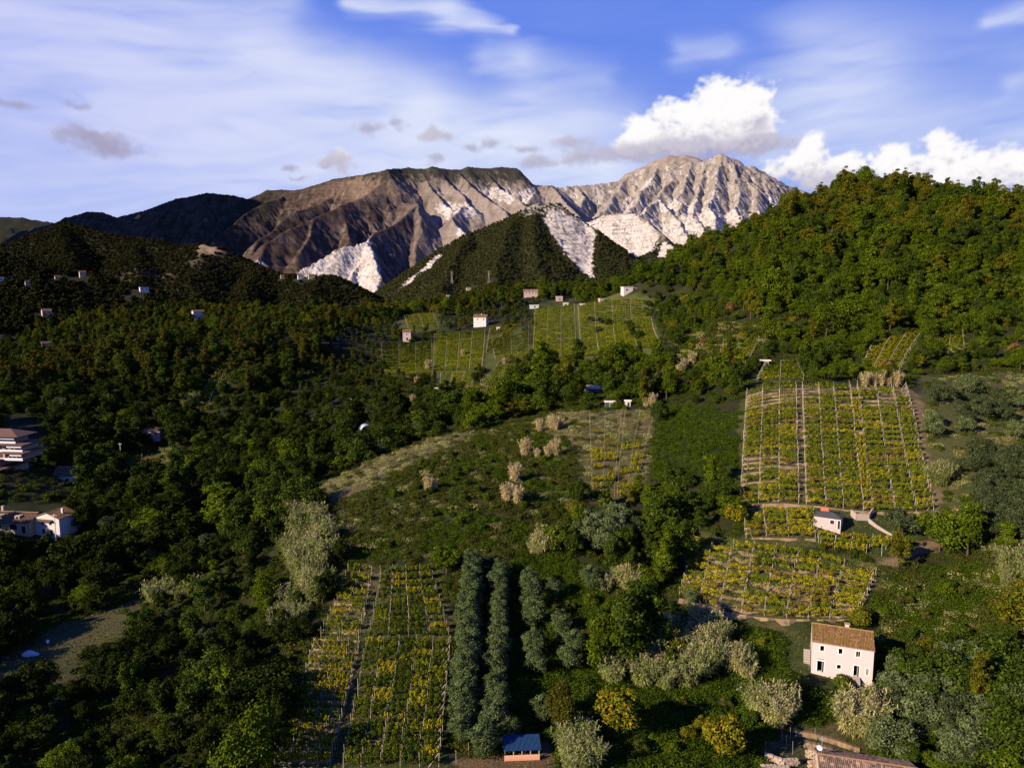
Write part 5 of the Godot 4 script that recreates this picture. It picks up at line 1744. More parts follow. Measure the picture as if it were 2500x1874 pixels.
	far_field("on the slope under the small pink house", PackedVector2Array([Vector2(-157.1, -290.6), Vector2(-139.1, -303)]), PackedVector2Array([Vector2(-145.1, -263.6), Vector2(-120.2, -262.1)]), 10, "far", 3)
	far_field("climbing the wooded ridge above the pink house", PackedVector2Array([Vector2(-154, -388.2), Vector2(-151.9, -400.1)]), PackedVector2Array([Vector2(-148.2, -330.9), Vector2(-141.9, -333.4)]), 22, "far_yellow", 1)
	far_field("on the small dry slope under the wooded hill", PackedVector2Array([Vector2(83.3, -288.8), Vector2(93.8, -279.6)]), PackedVector2Array([Vector2(69.4, -250.3), Vector2(73.5, -233.2)]), 11, "far", 2)
	far_field("on the plot at the right edge under the wooded hill", PackedVector2Array([Vector2(150, -258.5), Vector2(160.8, -263.7)]), PackedVector2Array([Vector2(135.3, -235.6), Vector2(144.5, -235)]), 9, "far", 2)
	far_field("on the knoll right of the white house", PackedVector2Array([Vector2(-12.8, -461.7), Vector2(10.9, -483.3)]), PackedVector2Array([Vector2(-9.4, -413.1), Vector2(9.2, -405.3)]), 13, "far", 2)
	far_field("in the far field near the skyline trees", PackedVector2Array([Vector2(-86.7, -591.9), Vector2(-62.6, -581.8)]), PackedVector2Array([Vector2(-72, -512.4), Vector2(-50.8, -512.4)]), 13, "far", 2)

func far_field(label: String, top: PackedVector2Array, bottom: PackedVector2Array, rows: int, kind: String, pieces: int) -> void:
	# a plot too far off to tell its vines apart: the whole plot is one object, its rows are parts
	var r := RandomNumberGenerator.new()
	r.seed = label.hash() % 100000
	var post_mat: Material = mats["weathered post"]
	var plot := thing("vine_plot", "plot of vine rows " + label, "vineyard", on_ground(top[0]))
	plot.set_meta("kind", "stuff")
	for i in rows:
		var t := (i + 0.5) / rows
		var a := on_ground(top[0].lerp(bottom[0], t))
		var b := on_ground(top[1].lerp(bottom[1], t))
		var o := Node3D.new()
		o.name = "vine_row"
		plot.add_child(o, true)
		o.position = a - plot.position
		var prev := a
		for k in pieces:
			var q := a.lerp(b, float(k + 1) / pieces)
			q.y = ground(q.x, q.z)
			part("post", post_mesh, post_mat, o, Transform3D(Basis(), prev - a))
			var dv := (q - prev) * 0.97
			var n := maxi(1, roundi(dv.length() / 7.0))
			for e in n:
				if r.randf() < 0.1:
					continue
				var len := dv.length() / n / 3.2
				var kk := kind
				if kind == "far" and r.randf() < 0.15:
					kk = "far_yellow"
				part("vine", vine_kit[kk][r.randi() % 4], leaf_mat, o, Transform3D(Basis(dv.normalized() * len, Vector3.UP, dv.cross(Vector3.UP).normalized()), prev - a + dv * e / n))
			prev = q
		part("post", post_mesh, post_mat, o, Transform3D(Basis(), b - a))

# ------------------------------------------------------------------ buildings
func plaster(key: String, r: float, g: float, b: float) -> StandardMaterial3D:
	return grained("plaster " + key, lin(r, g, b), 0.35, 0.68, 1.0, 0.92)

func box_geo(lo: Vector3, hi: Vector3) -> ArrayMesh:
	var g := Geo.new()
	g.box(lo, hi)
	return g.mesh()

func tile_slope(w: float, run: float, rise: float, tile: float, pal: Array, moss: Color, sd: int) -> Geo:
	# clay tiles on one slope: eave along x at z = 0, climbing towards -z; each course laps the one below
	var r := RandomNumberGenerator.new()
	r.seed = sd
	var g := Geo.new()
	var slope := sqrt(run * run + rise * rise)
	var up := Vector3(0, rise, -run) / slope
	var out := Vector3(0, run, rise) / slope
	var courses := maxi(4, roundi(slope / (tile * 1.5)))
	var cols := maxi(4, roundi(w / tile))
	var cl := slope / courses
	var tw := w / cols
	for j in courses:
		for i in cols:
			var x := -w * 0.5 + i * tw
			var a := up * (cl * j) + out * 0.06
			var b := up * (cl * (j + 1.25)) + out * 0.015
			if j == courses - 1:
				b = up * slope + out * 0.03
			var c: Array = pal[r.randi() % pal.size()]
			var f := r.randf_range(0.75, 1.25)
			var col := Color(c[0] * f, c[1] * f, c[2] * f)
			var m := fnl.get_noise_2d(x * 0.35 + sd, j * cl * 0.4) + 0.5 * fnl2.get_noise_2d(x * 1.5, j * cl * 1.5)
			col = col.lerp(moss, clampf(m * 1.6 + 0.1, 0.0, 0.85))
			var lift := out * 0.055
			var p := [Vector3(x, 0, 0), Vector3(x + tw * 0.25, 0, 0), Vector3(x + tw * 0.75, 0, 0), Vector3(x + tw, 0, 0)]
			var h := [0.0, 1.0, 1.0, 0.0]
			for q in 3:
				g.quad(p[q] + a + lift * h[q], p[q + 1] + a + lift * h[q + 1], p[q + 1] + b + lift * h[q + 1], p[q] + b + lift * h[q], col)
			g.quad(p[1] + a, p[2] + a, p[2] + a + lift, p[1] + a + lift, col)
	return g

const CLAY := [[0.175, 0.098, 0.040], [0.145, 0.082, 0.036], [0.21, 0.122, 0.052], [0.125, 0.075, 0.036]]
const OLD_CLAY := [[0.17, 0.10, 0.072], [0.23, 0.15, 0.11], [0.12, 0.078, 0.06], [0.29, 0.20, 0.15]]
const BROWN_TILE := [[0.115, 0.070, 0.048], [0.095, 0.058, 0.040], [0.135, 0.082, 0.056], [0.085, 0.055, 0.040]]

func gable_roof(o: Node3D, w: float, d: float, h: float, rise: float, over: float, tile: float, pal: Array, moss: Color, sd: int) -> MeshInstance3D:
	# ridge along x; deck below, tiles above
	var g := Geo.new()
	var hw := w * 0.5 + over
	var hd := d * 0.5 + over
	var drop := rise * over / (d * 0.5)
	var lo := h - drop
	var th := 0.12
	g.hexa([Vector3(-hw, lo, hd), Vector3(hw, lo, hd), Vector3(hw, h + rise, 0), Vector3(-hw, h + rise, 0), Vector3(-hw, lo + th, hd), Vector3(hw, lo + th, hd), Vector3(hw, h + rise + th, 0), Vector3(-hw, h + rise + th, 0)], Color(0.2, 0.13, 0.09))
	g.hexa([Vector3(hw, lo, -hd), Vector3(-hw, lo, -hd), Vector3(-hw, h + rise, 0), Vector3(hw, h + rise, 0), Vector3(hw, lo + th, -hd), Vector3(-hw, lo + th, -hd), Vector3(-hw, h + rise + th, 0), Vector3(hw, h + rise + th, 0)], Color(0.2, 0.13, 0.09))
	var roof := part("roof", g.mesh(), vcol("roof deck"), o)
	for s in 2:
		var t := tile_slope(2.0 * hw, hd, rise + drop, tile, pal, moss, sd + s)
		var b := Basis(Vector3.UP, PI * s)
		var m := part("tiles", t.mesh(), vcol("clay tile", 0.9, 0.25), roof, Transform3D(b, Vector3(0, lo + th - 0.01, hd if s == 0 else -hd)))
		m.set_meta("kind", "stuff")
	var ridge := Geo.new()
	ridge.tube(Vector3(-hw, h + rise + th + 0.02, 0), Vector3(hw, h + rise + th + 0.02, 0), 0.13, 0.13, 8, Color(0.21, 0.12, 0.06))
	part("ridge", ridge.mesh(), vcol("clay tile"), roof)
	return roof

func gable_end(w: float, d: float, h: float, rise: float, th: float) -> ArrayMesh:
	# the two triangles of wall under the ridge
	var g := Geo.new()
	for s in [-1.0, 1.0]:
		var x0: float = s * (w * 0.5) - (th if s > 0 else 0.0)
		var x1 := x0 + th
		var a := [Vector3(x0, h, d * 0.5), Vector3(x0, h, -d * 0.5), Vector3(x0, h + rise, 0)]
		var b := [Vector3(x1, h, d * 0.5), Vector3(x1, h, -d * 0.5), Vector3(x1, h + rise, 0)]
		g.tri(a[1], a[0], a[2])
		g.tri(b[0], b[1], b[2])
		g.quad(a[0], b[0], b[2], a[2])
		g.quad(b[1], a[1], a[2], b[2])
	return g.mesh()

func pierced_wall(w: float, h: float, th: float, foot: float, holes: Array) -> ArrayMesh:
	# a wall in the x y plane, front face at z = 0, with real openings: [x, y, width, height] from its lower left corner
	var g := Geo.new()
	var xs := [0.0, w]
	for q in holes:
		xs.append(q[0])
		xs.append(q[0] + q[2])
	xs.sort()
	for i in xs.size() - 1:
		var a: float = xs[i]
		var b: float = xs[i + 1]
		if b - a < 0.001:
			continue
		var m := (a + b) * 0.5
		var cuts_y := []
		for q in holes:
			if m > q[0] and m < q[0] + q[2]:
				cuts_y.append([q[1], q[1] + q[3]])
		cuts_y.sort_custom(func(u, v): return u[0] < v[0])
		var y := -foot
		for c in cuts_y:
			if c[0] > y:
				g.box(Vector3(a - w * 0.5, y, -th), Vector3(b - w * 0.5, c[0], 0))
			y = c[1]
		g.box(Vector3(a - w * 0.5, y, -th), Vector3(b - w * 0.5, h, 0))
	return g.mesh()

func surround(o: Node3D, x: float, y: float, w: float, h: float, z: float, mat: Material, glass: bool, called := "window") -> MeshInstance3D:
	# painted band round an opening, proud of the wall, with a sill; x is the opening's centre
	var g := Geo.new()
	var t := 0.12
	g.box(Vector3(x - w / 2 - t, y, z), Vector3(x - w / 2, y + h + t, z + 0.02))
	g.box(Vector3(x + w / 2, y, z), Vector3(x + w / 2 + t, y + h + t, z + 0.02))
	g.box(Vector3(x - w / 2, y + h, z), Vector3(x + w / 2, y + h + t, z + 0.02))
	var win := part(called, g.mesh(), mat, o)
	if called == "window":
		part("sill", box_geo(Vector3(x - w / 2 - t, y - 0.08, z), Vector3(x + w / 2 + t, y, z + 0.08)), mat, win)
	if glass:
		var fr := Geo.new()
		for s in [-1.0, 0.0, 1.0]:
			fr.box(Vector3(x + s * (w / 2 - 0.03) - 0.03, y, z - 0.16), Vector3(x + s * (w / 2 - 0.03) + 0.03, y + h, z - 0.12))
		part("frame", fr.mesh(), plain("old window wood", lin(0.30, 0.27, 0.23)), win)
	return win

func farmhouse() -> void:
	var at := on_ground(Vector2(52.3, -110.6))
	at.y = ground(at.x, at.z) + 0.1
	var o := thing("farmhouse", "two storey pinkish white farmhouse with mossy tiled roof below the curving vine terraces", "house", at, "", -0.36)
	var w := 8.7
	var d := 6.4
	var h := 5.0
	var wall := grained("plaster pinkish white", lin(0.54, 0.455, 0.475), 0.35, 0.84, 1.0, 0.92)
	var band := plain("limewash band", lin(0.68, 0.63, 0.64))
	var holes := [[1.14, 3.62, 0.56, 0.92], [3.76, 3.62, 0.56, 0.92], [6.22, 3.62, 0.62, 0.92], [0.82, 0.25, 0.98, 1.75], [3.66, 1.15, 0.56, 0.72], [6.02, 0.45, 0.78, 1.75], [7.78, 0.95, 0.36, 1.05],
		[0.84, 2.2, 0.2, 0.16], [1.18, 2.2, 0.2, 0.16], [1.52, 2.2, 0.2, 0.16]]
	var front := part("wall", pierced_wall(w, h, 0.4, 1.6, holes), wall, o, Transform3D(Basis(), Vector3(0, 0, d / 2)))
	front.set_meta("label", "sunlit front wall with windows and doors")
	part("wall", box_geo(Vector3(-w / 2, -1.6, -d / 2 + 0.4), Vector3(-w / 2 + 0.4, h, d / 2 - 0.4)), wall, o)
	part("wall", box_geo(Vector3(w / 2 - 0.4, -1.6, -d / 2 + 0.4), Vector3(w / 2, h, d / 2 - 0.4)), wall, o)
	part("wall", box_geo(Vector3(-w / 2, -1.6, -d / 2), Vector3(w / 2, h, -d / 2 + 0.4)), wall, o)
	part("gable", gable_end(w, d, h, 1.5, 0.4), wall, o)
	part("floor", box_geo(Vector3(-w / 2 + 0.4, 2.55, -d / 2 + 0.4), Vector3(w / 2 - 0.4, 2.75, d / 2 - 0.4)), plain("old boards", lin(0.12, 0.09, 0.06)), o)
	for q in [0, 1, 2, 4, 6]:
		var e: Array = holes[q]
		surround(o, e[0] + e[2] / 2 - w / 2, e[1], e[2], e[3], d / 2, band, q == 2 or q == 6)
	for q in [3, 5]:
		var e: Array = holes[q]
		var dr := surround(o, e[0] + e[2] / 2 - w / 2, e[1], e[2], e[3], d / 2, band, false, "door")
		part("leaf", box_geo(Vector3(0, 0, -0.03), Vector3(0.62, e[3] - 0.05, 0.03)), plain("grey door wood", lin(0.30, 0.30, 0.28)), dr, Transform3D(Basis(Vector3.UP, 1.15), Vector3(e[0] + e[2] - w / 2 - 0.03, e[1], d / 2 - 0.38)).scaled_local(Vector3(-1, 1, 1)))
	for q in 3:
		part("step", box_geo(Vector3(-0.55, 0.15 * q - 0.5, 0), Vector3(0.55, 0.15 * (q + 1) - 0.02, 0.34 * (3 - q))), plain("stone step", lin(0.26, 0.23, 0.21)), o, Transform3D(Basis(), Vector3(6.41 - w / 2, 0, d / 2 + 0.03)))
	for q in 8:
		part("stair", box_geo(Vector3(-0.5, -1.0, -0.17), Vector3(0.5, 0.26 * q - 0.1, 0.17)), plain("stone step", lin(0.26, 0.23, 0.21)), o, Transform3D(Basis(), Vector3(-w / 2 - 0.6, 0, d / 2 - 1.3 - 0.36 * q)))
	var roof := gable_roof(o, w, d, h, 1.5, 0.12, 0.22, CLAY, Color(0.135, 0.098, 0.024), 61)
	var ch := Geo.new()
	ch.box(Vector3(-0.28, 0, -0.25), Vector3(0.28, 1.15, 0.25))
	var stack := part("chimney", ch.mesh(), wall, roof, Transform3D(Basis(), Vector3(0.7, h + 0.9, -0.5)))
	part("cap", box_geo(Vector3(-0.42, 1.18, -0.36), Vector3(0.42, 1.28, 0.36)), plain("chimney cap", lin(0.3, 0.2, 0.12)), stack)

func simple_house(called: String, label: String, at: Vector3, turn: float, w: float, d: float, h: float, rise: float, wall: Material, roof_kind: String, tile: float, openings: Array, group := "") -> Node3D:
	# openings: [x, y, width, height] on the front, measured from its middle
	var o := thing(called, label, "house", at, group, turn)
	var g := Geo.new()
	g.box(Vector3(-w / 2, -3.0, -d / 2), Vector3(w / 2, h, d / 2))
	part("wall", g.mesh(), wall, o)
	match roof_kind:
		"clay", "brown", "old":
			part("gable", gable_end(w, d, h, rise, 0.3), wall, o)
			gable_roof(o, w, d, h, rise, 0.35, tile, {"clay": CLAY, "brown": BROWN_TILE, "old": OLD_CLAY}[roof_kind], Color(0.10, 0.075, 0.045), int(w * 13.0))
		"flat":
			part("roof", box_geo(Vector3(-w / 2 - 0.25, h, -d / 2 - 0.25), Vector3(w / 2 + 0.25, h + 0.25, d / 2 + 0.25)), plain("pale slab", lin(0.62, 0.56, 0.52)), o)
		"hip":
			var q := Geo.new()
			var a := w / 2 + 0.25
			var b := d / 2 + 0.25
			var k := maxf(a - b, 0.2)
			var p := [Vector3(-a, h, b), Vector3(a, h, b), Vector3(a, h, -b), Vector3(-a, h, -b), Vector3(-k, h + rise, 0), Vector3(k, h + rise, 0)]
			q.quad(p[0], p[1], p[5], p[4])
			q.quad(p[2], p[3], p[4], p[5])
			q.tri(p[1], p[2], p[5])
			q.tri(p[3], p[0], p[4])
			q.quad(p[3], p[2], p[1], p[0])
			part("roof", q.mesh(), grained("dark felt roof", lin(0.085, 0.085, 0.085), 0.6, 0.6, 1.0), o)
		"mono":
			var m := Geo.new()
			m.hexa([Vector3(-w / 2 - 0.3, h, d / 2 + 0.4), Vector3(w / 2 + 0.3, h, d / 2 + 0.4), Vector3(w / 2 + 0.3, h + rise, -d / 2 - 0.2), Vector3(-w / 2 - 0.3, h + rise, -d / 2 - 0.2),
				Vector3(-w / 2 - 0.3, h + 0.15, d / 2 + 0.4), Vector3(w / 2 + 0.3, h + 0.15, d / 2 + 0.4), Vector3(w / 2 + 0.3, h + rise + 0.15, -d / 2 - 0.2), Vector3(-w / 2 - 0.3, h + rise + 0.15, -d / 2 - 0.2)])
			part("roof", m.mesh(), plain("pinkish sheet roof", lin(0.48, 0.30, 0.27)), o)
	for e in openings:
		var door: bool = e[1] < 0.3
		var n := "door" if door else "window"
		var win := part(n, box_geo(Vector3(e[0] - e[2] / 2, e[1], d / 2), Vector3(e[0] + e[2] / 2, e[1] + e[3], d / 2 + 0.04)), plain("dark glass", lin(0.02, 0.022, 0.026), 0.15), o)
		var f := Geo.new()
		f.box(Vector3(e[0] - e[2] / 2 - 0.1, e[1] + e[3], d / 2), Vector3(e[0] + e[2] / 2 + 0.1, e[1] + e[3] + 0.12, d / 2 + 0.1))
		f.box(Vector3(e[0] - e[2] / 2 - 0.1, e[1], d / 2), Vector3(e[0] - e[2] / 2, e[1] + e[3], d / 2 + 0.08))
		f.box(Vector3(e[0] + e[2] / 2, e[1], d / 2), Vector3(e[0] + e[2] / 2 + 0.1, e[1] + e[3], d / 2 + 0.08))
		part("frame", f.mesh(), plain("house trim", lin(0.6, 0.55, 0.52)), win)
	return o

func clear_view(at: Vector3, length: float, half: float) -> void:
	var p := Vector2(at.x, at.z)
	clear_lines.append([p, p - p.normalized() * length, half])
	clear_lines.append([p, p, half + 1.0])

func face_camera(at: Vector3, extra := 0.0) -> float:
	# the yaw at which a front looks back down the valley
	return atan2(-at.x, -at.z) + extra

func build_buildings() -> void:
	farmhouse()
	clear_view(on_ground(Vector2(52.3, -110.6)), 6.0, 8.0)
	var white := plaster("white", 0.66, 0.62, 0.63)
	var pink := plaster("pink", 0.56, 0.37, 0.34)
	var cream := plaster("cream", 0.52, 0.42, 0.29)
	var grey_pink := plaster("grey pink", 0.50, 0.38, 0.37)
	# the hut at the foot of the square vineyard
	var at := on_ground(Vector2(64, -144.1))
	var hut := simple_house("vineyard_hut", "white flat walled hut with dark grey hipped roof at the foot of the square vineyard", at, face_camera(at, -0.12), 5.0, 3.4, 2.0, 0.75, plaster("hut white", 0.52, 0.44, 0.45), "hip", 0.3, [[0.9, 0.85, 0.75, 0.75], [2.15, 0.0, 0.45, 1.7]])
	var bricks := Node3D.new()
	bricks.name = "chimney"
	hut.add_child(bricks)
	bricks.position = Vector3(-1.0, 2.35, -1.5)
	for j in 6:
		for i in 5:
			part("brick", box_geo(Vector3(-0.14, -0.06, -0.3), Vector3(0.14, 0.06, 0.3)), plain("brick %d" % ((i + j) % 3), lin(0.33 + 0.05 * ((i + j) % 3), 0.135, 0.085)), bricks, Transform3D(Basis(), Vector3(-0.62 + 0.3 * i + 0.15 * (j % 2), 0.06 + 0.135 * j, 0)))
	clear_view(at, 5.0, 5.0)
	# wall and ramp beside it
	var wl := Geo.new()
	var pts := [Vector2(69.8, -146.9), Vector2(70.3, -145.5), Vector2(72.6, -145.1), Vector2(74.3, -147.2)]
	for i in 3:
		var a := on_ground(pts[i])
		var b := on_ground(pts[i + 1])
		var s := (b - a).cross(Vector3.UP).normalized() * 0.15
		wl.hexa([a + s - Vector3(0, 1, 0), b + s - Vector3(0, 1, 0), b - s - Vector3(0, 1, 0), a - s - Vector3(0, 1, 0), a + s + Vector3(0, 1.3, 0), b + s + Vector3(0, 1.3, 0), b - s + Vector3(0, 1.3, 0), a - s + Vector3(0, 1.3, 0)])
	tag(part("garden_wall", wl.mesh(), plaster("pale wall", 0.40, 0.33, 0.30), self), "low pale rendered wall right of the dark roofed hut", "wall")
	var rp := Geo.new()
	var path := [Vector2(72.3, -144.5), Vector2(73.2, -142.7), Vector2(74.3, -141.2), Vector2(75.5, -139.9)]
	for i in 3:
		var a := on_ground(path[i])
		var b := on_ground(path[i + 1])
		var s := (b - a).cross(Vector3.UP).normalized() * 0.12
		rp.hexa([a + s - Vector3(0, 0.5, 0), b + s - Vector3(0, 0.5, 0), b - s - Vector3(0, 0.5, 0), a - s - Vector3(0, 0.5, 0), a + s + Vector3(0, 0.9 - 0.2 * i, 0), b + s + Vector3(0, 0.7 - 0.2 * i, 0), b - s + Vector3(0, 0.7 - 0.2 * i, 0), a - s + Vector3(0, 0.9 - 0.2 * i, 0)])
	tag(part("garden_wall", rp.mesh(), plaster("pale wall", 0.40, 0.33, 0.30), self), "pale retaining wall stepping down towards the round dark tree", "wall")
	clear_view(on_ground(Vector2(-10.9, -305.4)), 45.0, 11.0)
	shed()
	corner_house()
	apartment()
	# west side of the valley
	at = on_ground(Vector2(-125, -195.2))
	var h1 := simple_house("valley_house", "tall white house with orange gable roof among trees at the left edge", at, face_camera(at, -2.36), 7.0, 9.5, 6.2, 1.7, white, "clay", 0.3, [])
	h1.scale = Vector3.ONE * 0.85
	for e in [[-1.6, 1.1, 0.9, 1.3], [1.4, 1.1, 0.9, 1.5], [-1.4, 4.0, 0.9, 1.3], [1.5, 4.0, 0.9, 1.3]]:
		part("window", box_geo(Vector3(0, e[1], e[0] - e[2] / 2), Vector3(0.05, e[1] + e[3], e[0] + e[2] / 2)), plain("dark glass", Color.BLACK), h1, Transform3D(Basis(), Vector3(3.5, 0, 0)))
	var cn := Geo.new()
	cn.hexa([Vector3(3.5, 5.6, 3.2), Vector3(4.7, 5.3, 3.2), Vector3(4.7, 5.3, -2.4), Vector3(3.5, 5.6, -2.4), Vector3(3.5, 5.72, 3.2), Vector3(4.7, 5.42, 3.2), Vector3(4.7, 5.42, -2.4), Vector3(3.5, 5.72, -2.4)])
	part("canopy", cn.mesh(), plain("canopy brown", lin(0.10, 0.07, 0.05)), h1)
	part("chimney", box_geo(Vector3(-0.3, 6.4, -3.2), Vector3(0.3, 8.6, -2.6)), white, h1)
	part("annex", box_geo(Vector3(-6.2, -3.0, -3.6), Vector3(-3.5, 4.4, 3.6)), white, h1)
	clear_view(at, 20.0, 6.0)
	at = on_ground(Vector2(-135.3, -195.1))
	var h2 := simple_house("valley_house", "long low house with brown roof and yellow porch left of the tall white house", at, face_camera(at, -0.7), 12.0, 7.0, 2.9, 1.7, cream, "brown", 0.34, [[-3.0, 0.9, 2.2, 1.5], [1.5, 0.9, 2.2, 1.5], [4.4, 0.0, 1.2, 2.0]])
	for x in [-3.2, 2.0]:
		var dm := part("dormer", box_geo(Vector3(x - 0.7, 3.3, 1.0), Vector3(x + 0.7, 4.4, 2.6)), cream, h2)
		part("pane", box_geo(Vector3(x - 0.35, 3.6, 2.6), Vector3(x + 0.35, 4.2, 2.64)), plain("dark glass", Color.BLACK), dm)
	part("chimney", box_geo(Vector3(-4.6, 3.6, -0.6), Vector3(-4.0, 6.2, 0.0)), grey_pink, h2)
	clear_view(at, 20.0, 9.0)
	at = on_ground(Vector2(-150.7, -246))
	simple_house("valley_house", "small white house with brown lean-to roofs in the trees right of the stepped apartments", at, face_camera(at, -0.5), 8.5, 7.0, 3.0, 2.2, white, "brown", 0.34, [[-2.2, 0.8, 1.2, 1.2], [0.3, 0.8, 1.2, 1.2], [2.8, 0.8, 1.2, 1.2]])
	clear_view(at, 20.0, 6.0)
	at = on_ground(Vector2(-157.8, -318.2))
	simple_house("hill_house", "small pink house with low flat tile roof on the vine slope at left", at, face_camera(at, -0.45), 8.2, 5.0, 3.6, 0.7, pink, "brown", 0.34, [[-2.4, 1.6, 0.8, 1.1], [0.0, 1.6, 0.8, 1.1], [2.4, 1.6, 0.8, 1.1]])
	clear_view(at, 28.0, 5.0)
	at = on_ground(Vector2(-104.3, -234.7))
	simple_house("garden_shed", "tiny white shed in the dark trees below the pink house", at, face_camera(at), 2.6, 2.4, 2.0, 0.5, white, "brown", 0.34, [[0.4, 0.0, 0.8, 1.7]])
	clear_view(at, 40.0, 3.0)
	# middle distance
	at = on_ground(Vector2(-68.5, -482))
	simple_house("tower_house", "narrow pale tower house with red roof beside the vine slope", at, face_camera(at, -0.15), 5.2, 5.0, 5.6, 1.1, plaster("tower", 0.50, 0.40, 0.40), "clay", 0.4, [[0.0, 3.6, 0.8, 1.0], [0.2, 0.0, 1.2, 2.0]])
	clear_view(at, 30.0, 4.0)
	at = on_ground(Vector2(-21.4, -510.4))
	var wh := simple_house("white_house", "bright white house with red tile roof above the striped vineyard blocks", at, face_camera(at, -0.3), 9.0, 6.0, 5.6, 1.5, white, "clay", 0.4, [[-1.6, 3.7, 0.8, 1.0], [2.8, 3.7, 0.8, 1.0]])
	part("chimney", box_geo(Vector3(0.0, 6.4, -0.6), Vector3(0.6, 7.9, 0.0)), white, wh)
	clear_view(at, 40.0, 7.0)
	at = on_ground(Vector2(15.7, -612))
	simple_house("long_house", "long pinkish house on the skyline of the middle ridge", at, face_camera(at), 12.0, 6.0, 4.4, 1.2, grey_pink, "old", 0.45, [[-4.0, 2.4, 0.9, 1.2], [-1.3, 2.4, 0.9, 1.2], [1.3, 2.4, 0.9, 1.2], [4.0, 2.4, 0.9, 1.2]])
	clear_view(at, 60.0, 8.0)
	at = on_ground(Vector2(75, -484.9))
	var rh := simple_house("ridge_house", "flat roofed white house with a veranda at the top of the high vineyard", at, face_camera(at, 0.35), 6.4, 5.5, 3.2, 0.3, white, "flat", 0.4, [[-1.0, 0.9, 1.2, 1.2]])
	part("veranda", box_geo(Vector3(3.2, 2.4, -2.0), Vector3(8.6, 2.6, 2.6)), plain("pale slab", Color.WHITE), rh)
	for x in [5.6, 8.3]:
		part("post", box_geo(Vector3(x, -1.0, 2.2), Vector3(x + 0.25, 2.4, 2.45)), white, rh)
	clear_view(at, 24.0, 6.0)
	at = on_ground(Vector2(28.4, -258.3))
	var pv := simple_house("pavilion", "low open pavilion with a pinkish sheet roof in the thicket", at, face_camera(at, -0.3), 5.4, 3.6, 1.9, 0.6, plaster("pavilion", 0.30, 0.26, 0.25), "mono", 0.4, [])
	clear_view(at, 26.0, 5.0)
	for e in [["white box shaped tool shed at the top of the neglected plot", Vector2(35.1, -220.7), 1.7, 1.5, 1.6, white, 0.0], ["dark green tarpaulin hut beside the neglected plot", Vector2(30.3, -224.7), 3.0, 2.0, 1.4, plain("green tarpaulin", lin(0.035, 0.075, 0.06)), 0.2],
			["tiny white hut on the bare rise in the middle vineyards", Vector2(-9.2, -486.8), 2.2, 2.0, 2.2, white, 0.0], ["low white shed at the left top of the tall vineyard block", Vector2(16.6, -552.5), 6.5, 3.0, 1.8, white, 0.1], ["pale shed at the right top of the tall vineyard block", Vector2(39.2, -541.4), 4.0, 3.0, 2.2, plaster("shed grey", 0.5, 0.46, 0.44), 0.0],
			["small white shed at the edge of the high vineyard", Vector2(47.9, -503.9), 3.0, 2.5, 1.8, white, 0.2], ["pale shed among trees left of the ridge house", Vector2(59.3, -489.8), 3.6, 3.0, 2.4, grey_pink, 0.4], ["small hut with pale wall on the ridge behind the high vineyard", Vector2(37, -580.4), 5.0, 4.0, 2.8, grey_pink, 0.1],
			["pale block shed at the foot of the hollow vines", Vector2(-34, -339.5), 4.2, 3.0, 1.8, grey_pink, 0.2], ["dark timber hut above the small plot behind the square vineyard", Vector2(81.1, -234.7), 2.6, 2.2, 2.0, plain("dark timber", lin(0.06, 0.05, 0.045)), 0.2]]:
		at = on_ground(e[1])
		simple_house("shed", e[0], at, face_camera(at, e[6]), e[2], e[3], e[4], 0.4, e[5], "flat", 0.4, [[0.2, 0.0, minf(0.9, e[2] * 0.4), minf(1.7, e[4] * 0.8)]])
		clear_view(at, 14.0, e[2] * 0.5 + 1.0)
	# houses on the far slopes
	for e in [["nearhill", Vector2(-603, -881), "white house at the left edge of the low dark slope", 9.0, 4.5, white, "flat"], ["nearhill", Vector2(-531, -921), "yellow house near the top of the low dark slope", 7.2, 3.8, cream, "brown"], ["nearhill", Vector2(-552, -904), "cream house below the yellow one on the low dark slope", 6.0, 3.0, cream, "brown"],
			["nearhill", Vector2(-442, -892), "long white house at the right end of the low dark slope", 9.6, 3.8, white, "flat"], ["nearhill", Vector2(-548, -841), "small pale house in the trees of the low dark slope", 4.8, 3.0, grey_pink, "brown"],
			["nearhill", Vector2(-472, -750), "pink house in the dark trees at the foot of the low slope", 8.4, 3.8, pink, "clay"],
			["lefthill", Vector2(-446, -1569), "small white house on the crest of the long dark hill", 11.2, 5.2, white, "clay"], ["lefthill", Vector2(-416, -1544), "orange house on the crest of the long dark hill", 12.8, 6.0, cream, "clay"], ["lefthill", Vector2(-490, -1589), "low orange house under the crest of the long dark hill", 7.5, 3.8, pink, "clay"],
			["pyramid", Vector2(-202, -2162), "white house lowest of the hamlet under the pointed hill", 15.4, 7.2, white, "clay"], ["pyramid", Vector2(-190, -2207), "white house in the middle of the hamlet under the pointed hill", 11.2, 8.0, white, "clay"], ["pyramid", Vector2(-180, -2208), "second white house of the hamlet under the pointed hill, lower right", 11.2, 5.6, white, "flat"],
			["pyramid", Vector2(-168, -2237), "orange roofed house of the hamlet under the pointed hill", 18.2, 8.0, pink, "clay"], ["pyramid", Vector2(-132, -2260), "single pale house above the hamlet under the pointed hill", 14.0, 6.4, cream, "clay"]]:
		var m := massif(e[0])
		var q: Vector2 = e[1]
		var shp := {"nearhill": [-20.0, 10.0, 5.0, 70.0, 4.0], "lefthill": [-20.0, 14.0, 10.0, 90.0, 6.0], "pyramid": [-25.0, 12.0, 10.0, 90.0, 5.0]}
		var s: Array = shp[e[0]]
		at = Vector3(q.x, massif_height(m, q.x, q.y, s[0], s[1], s[2], s[3], s[4]) + 1.5, q.y)
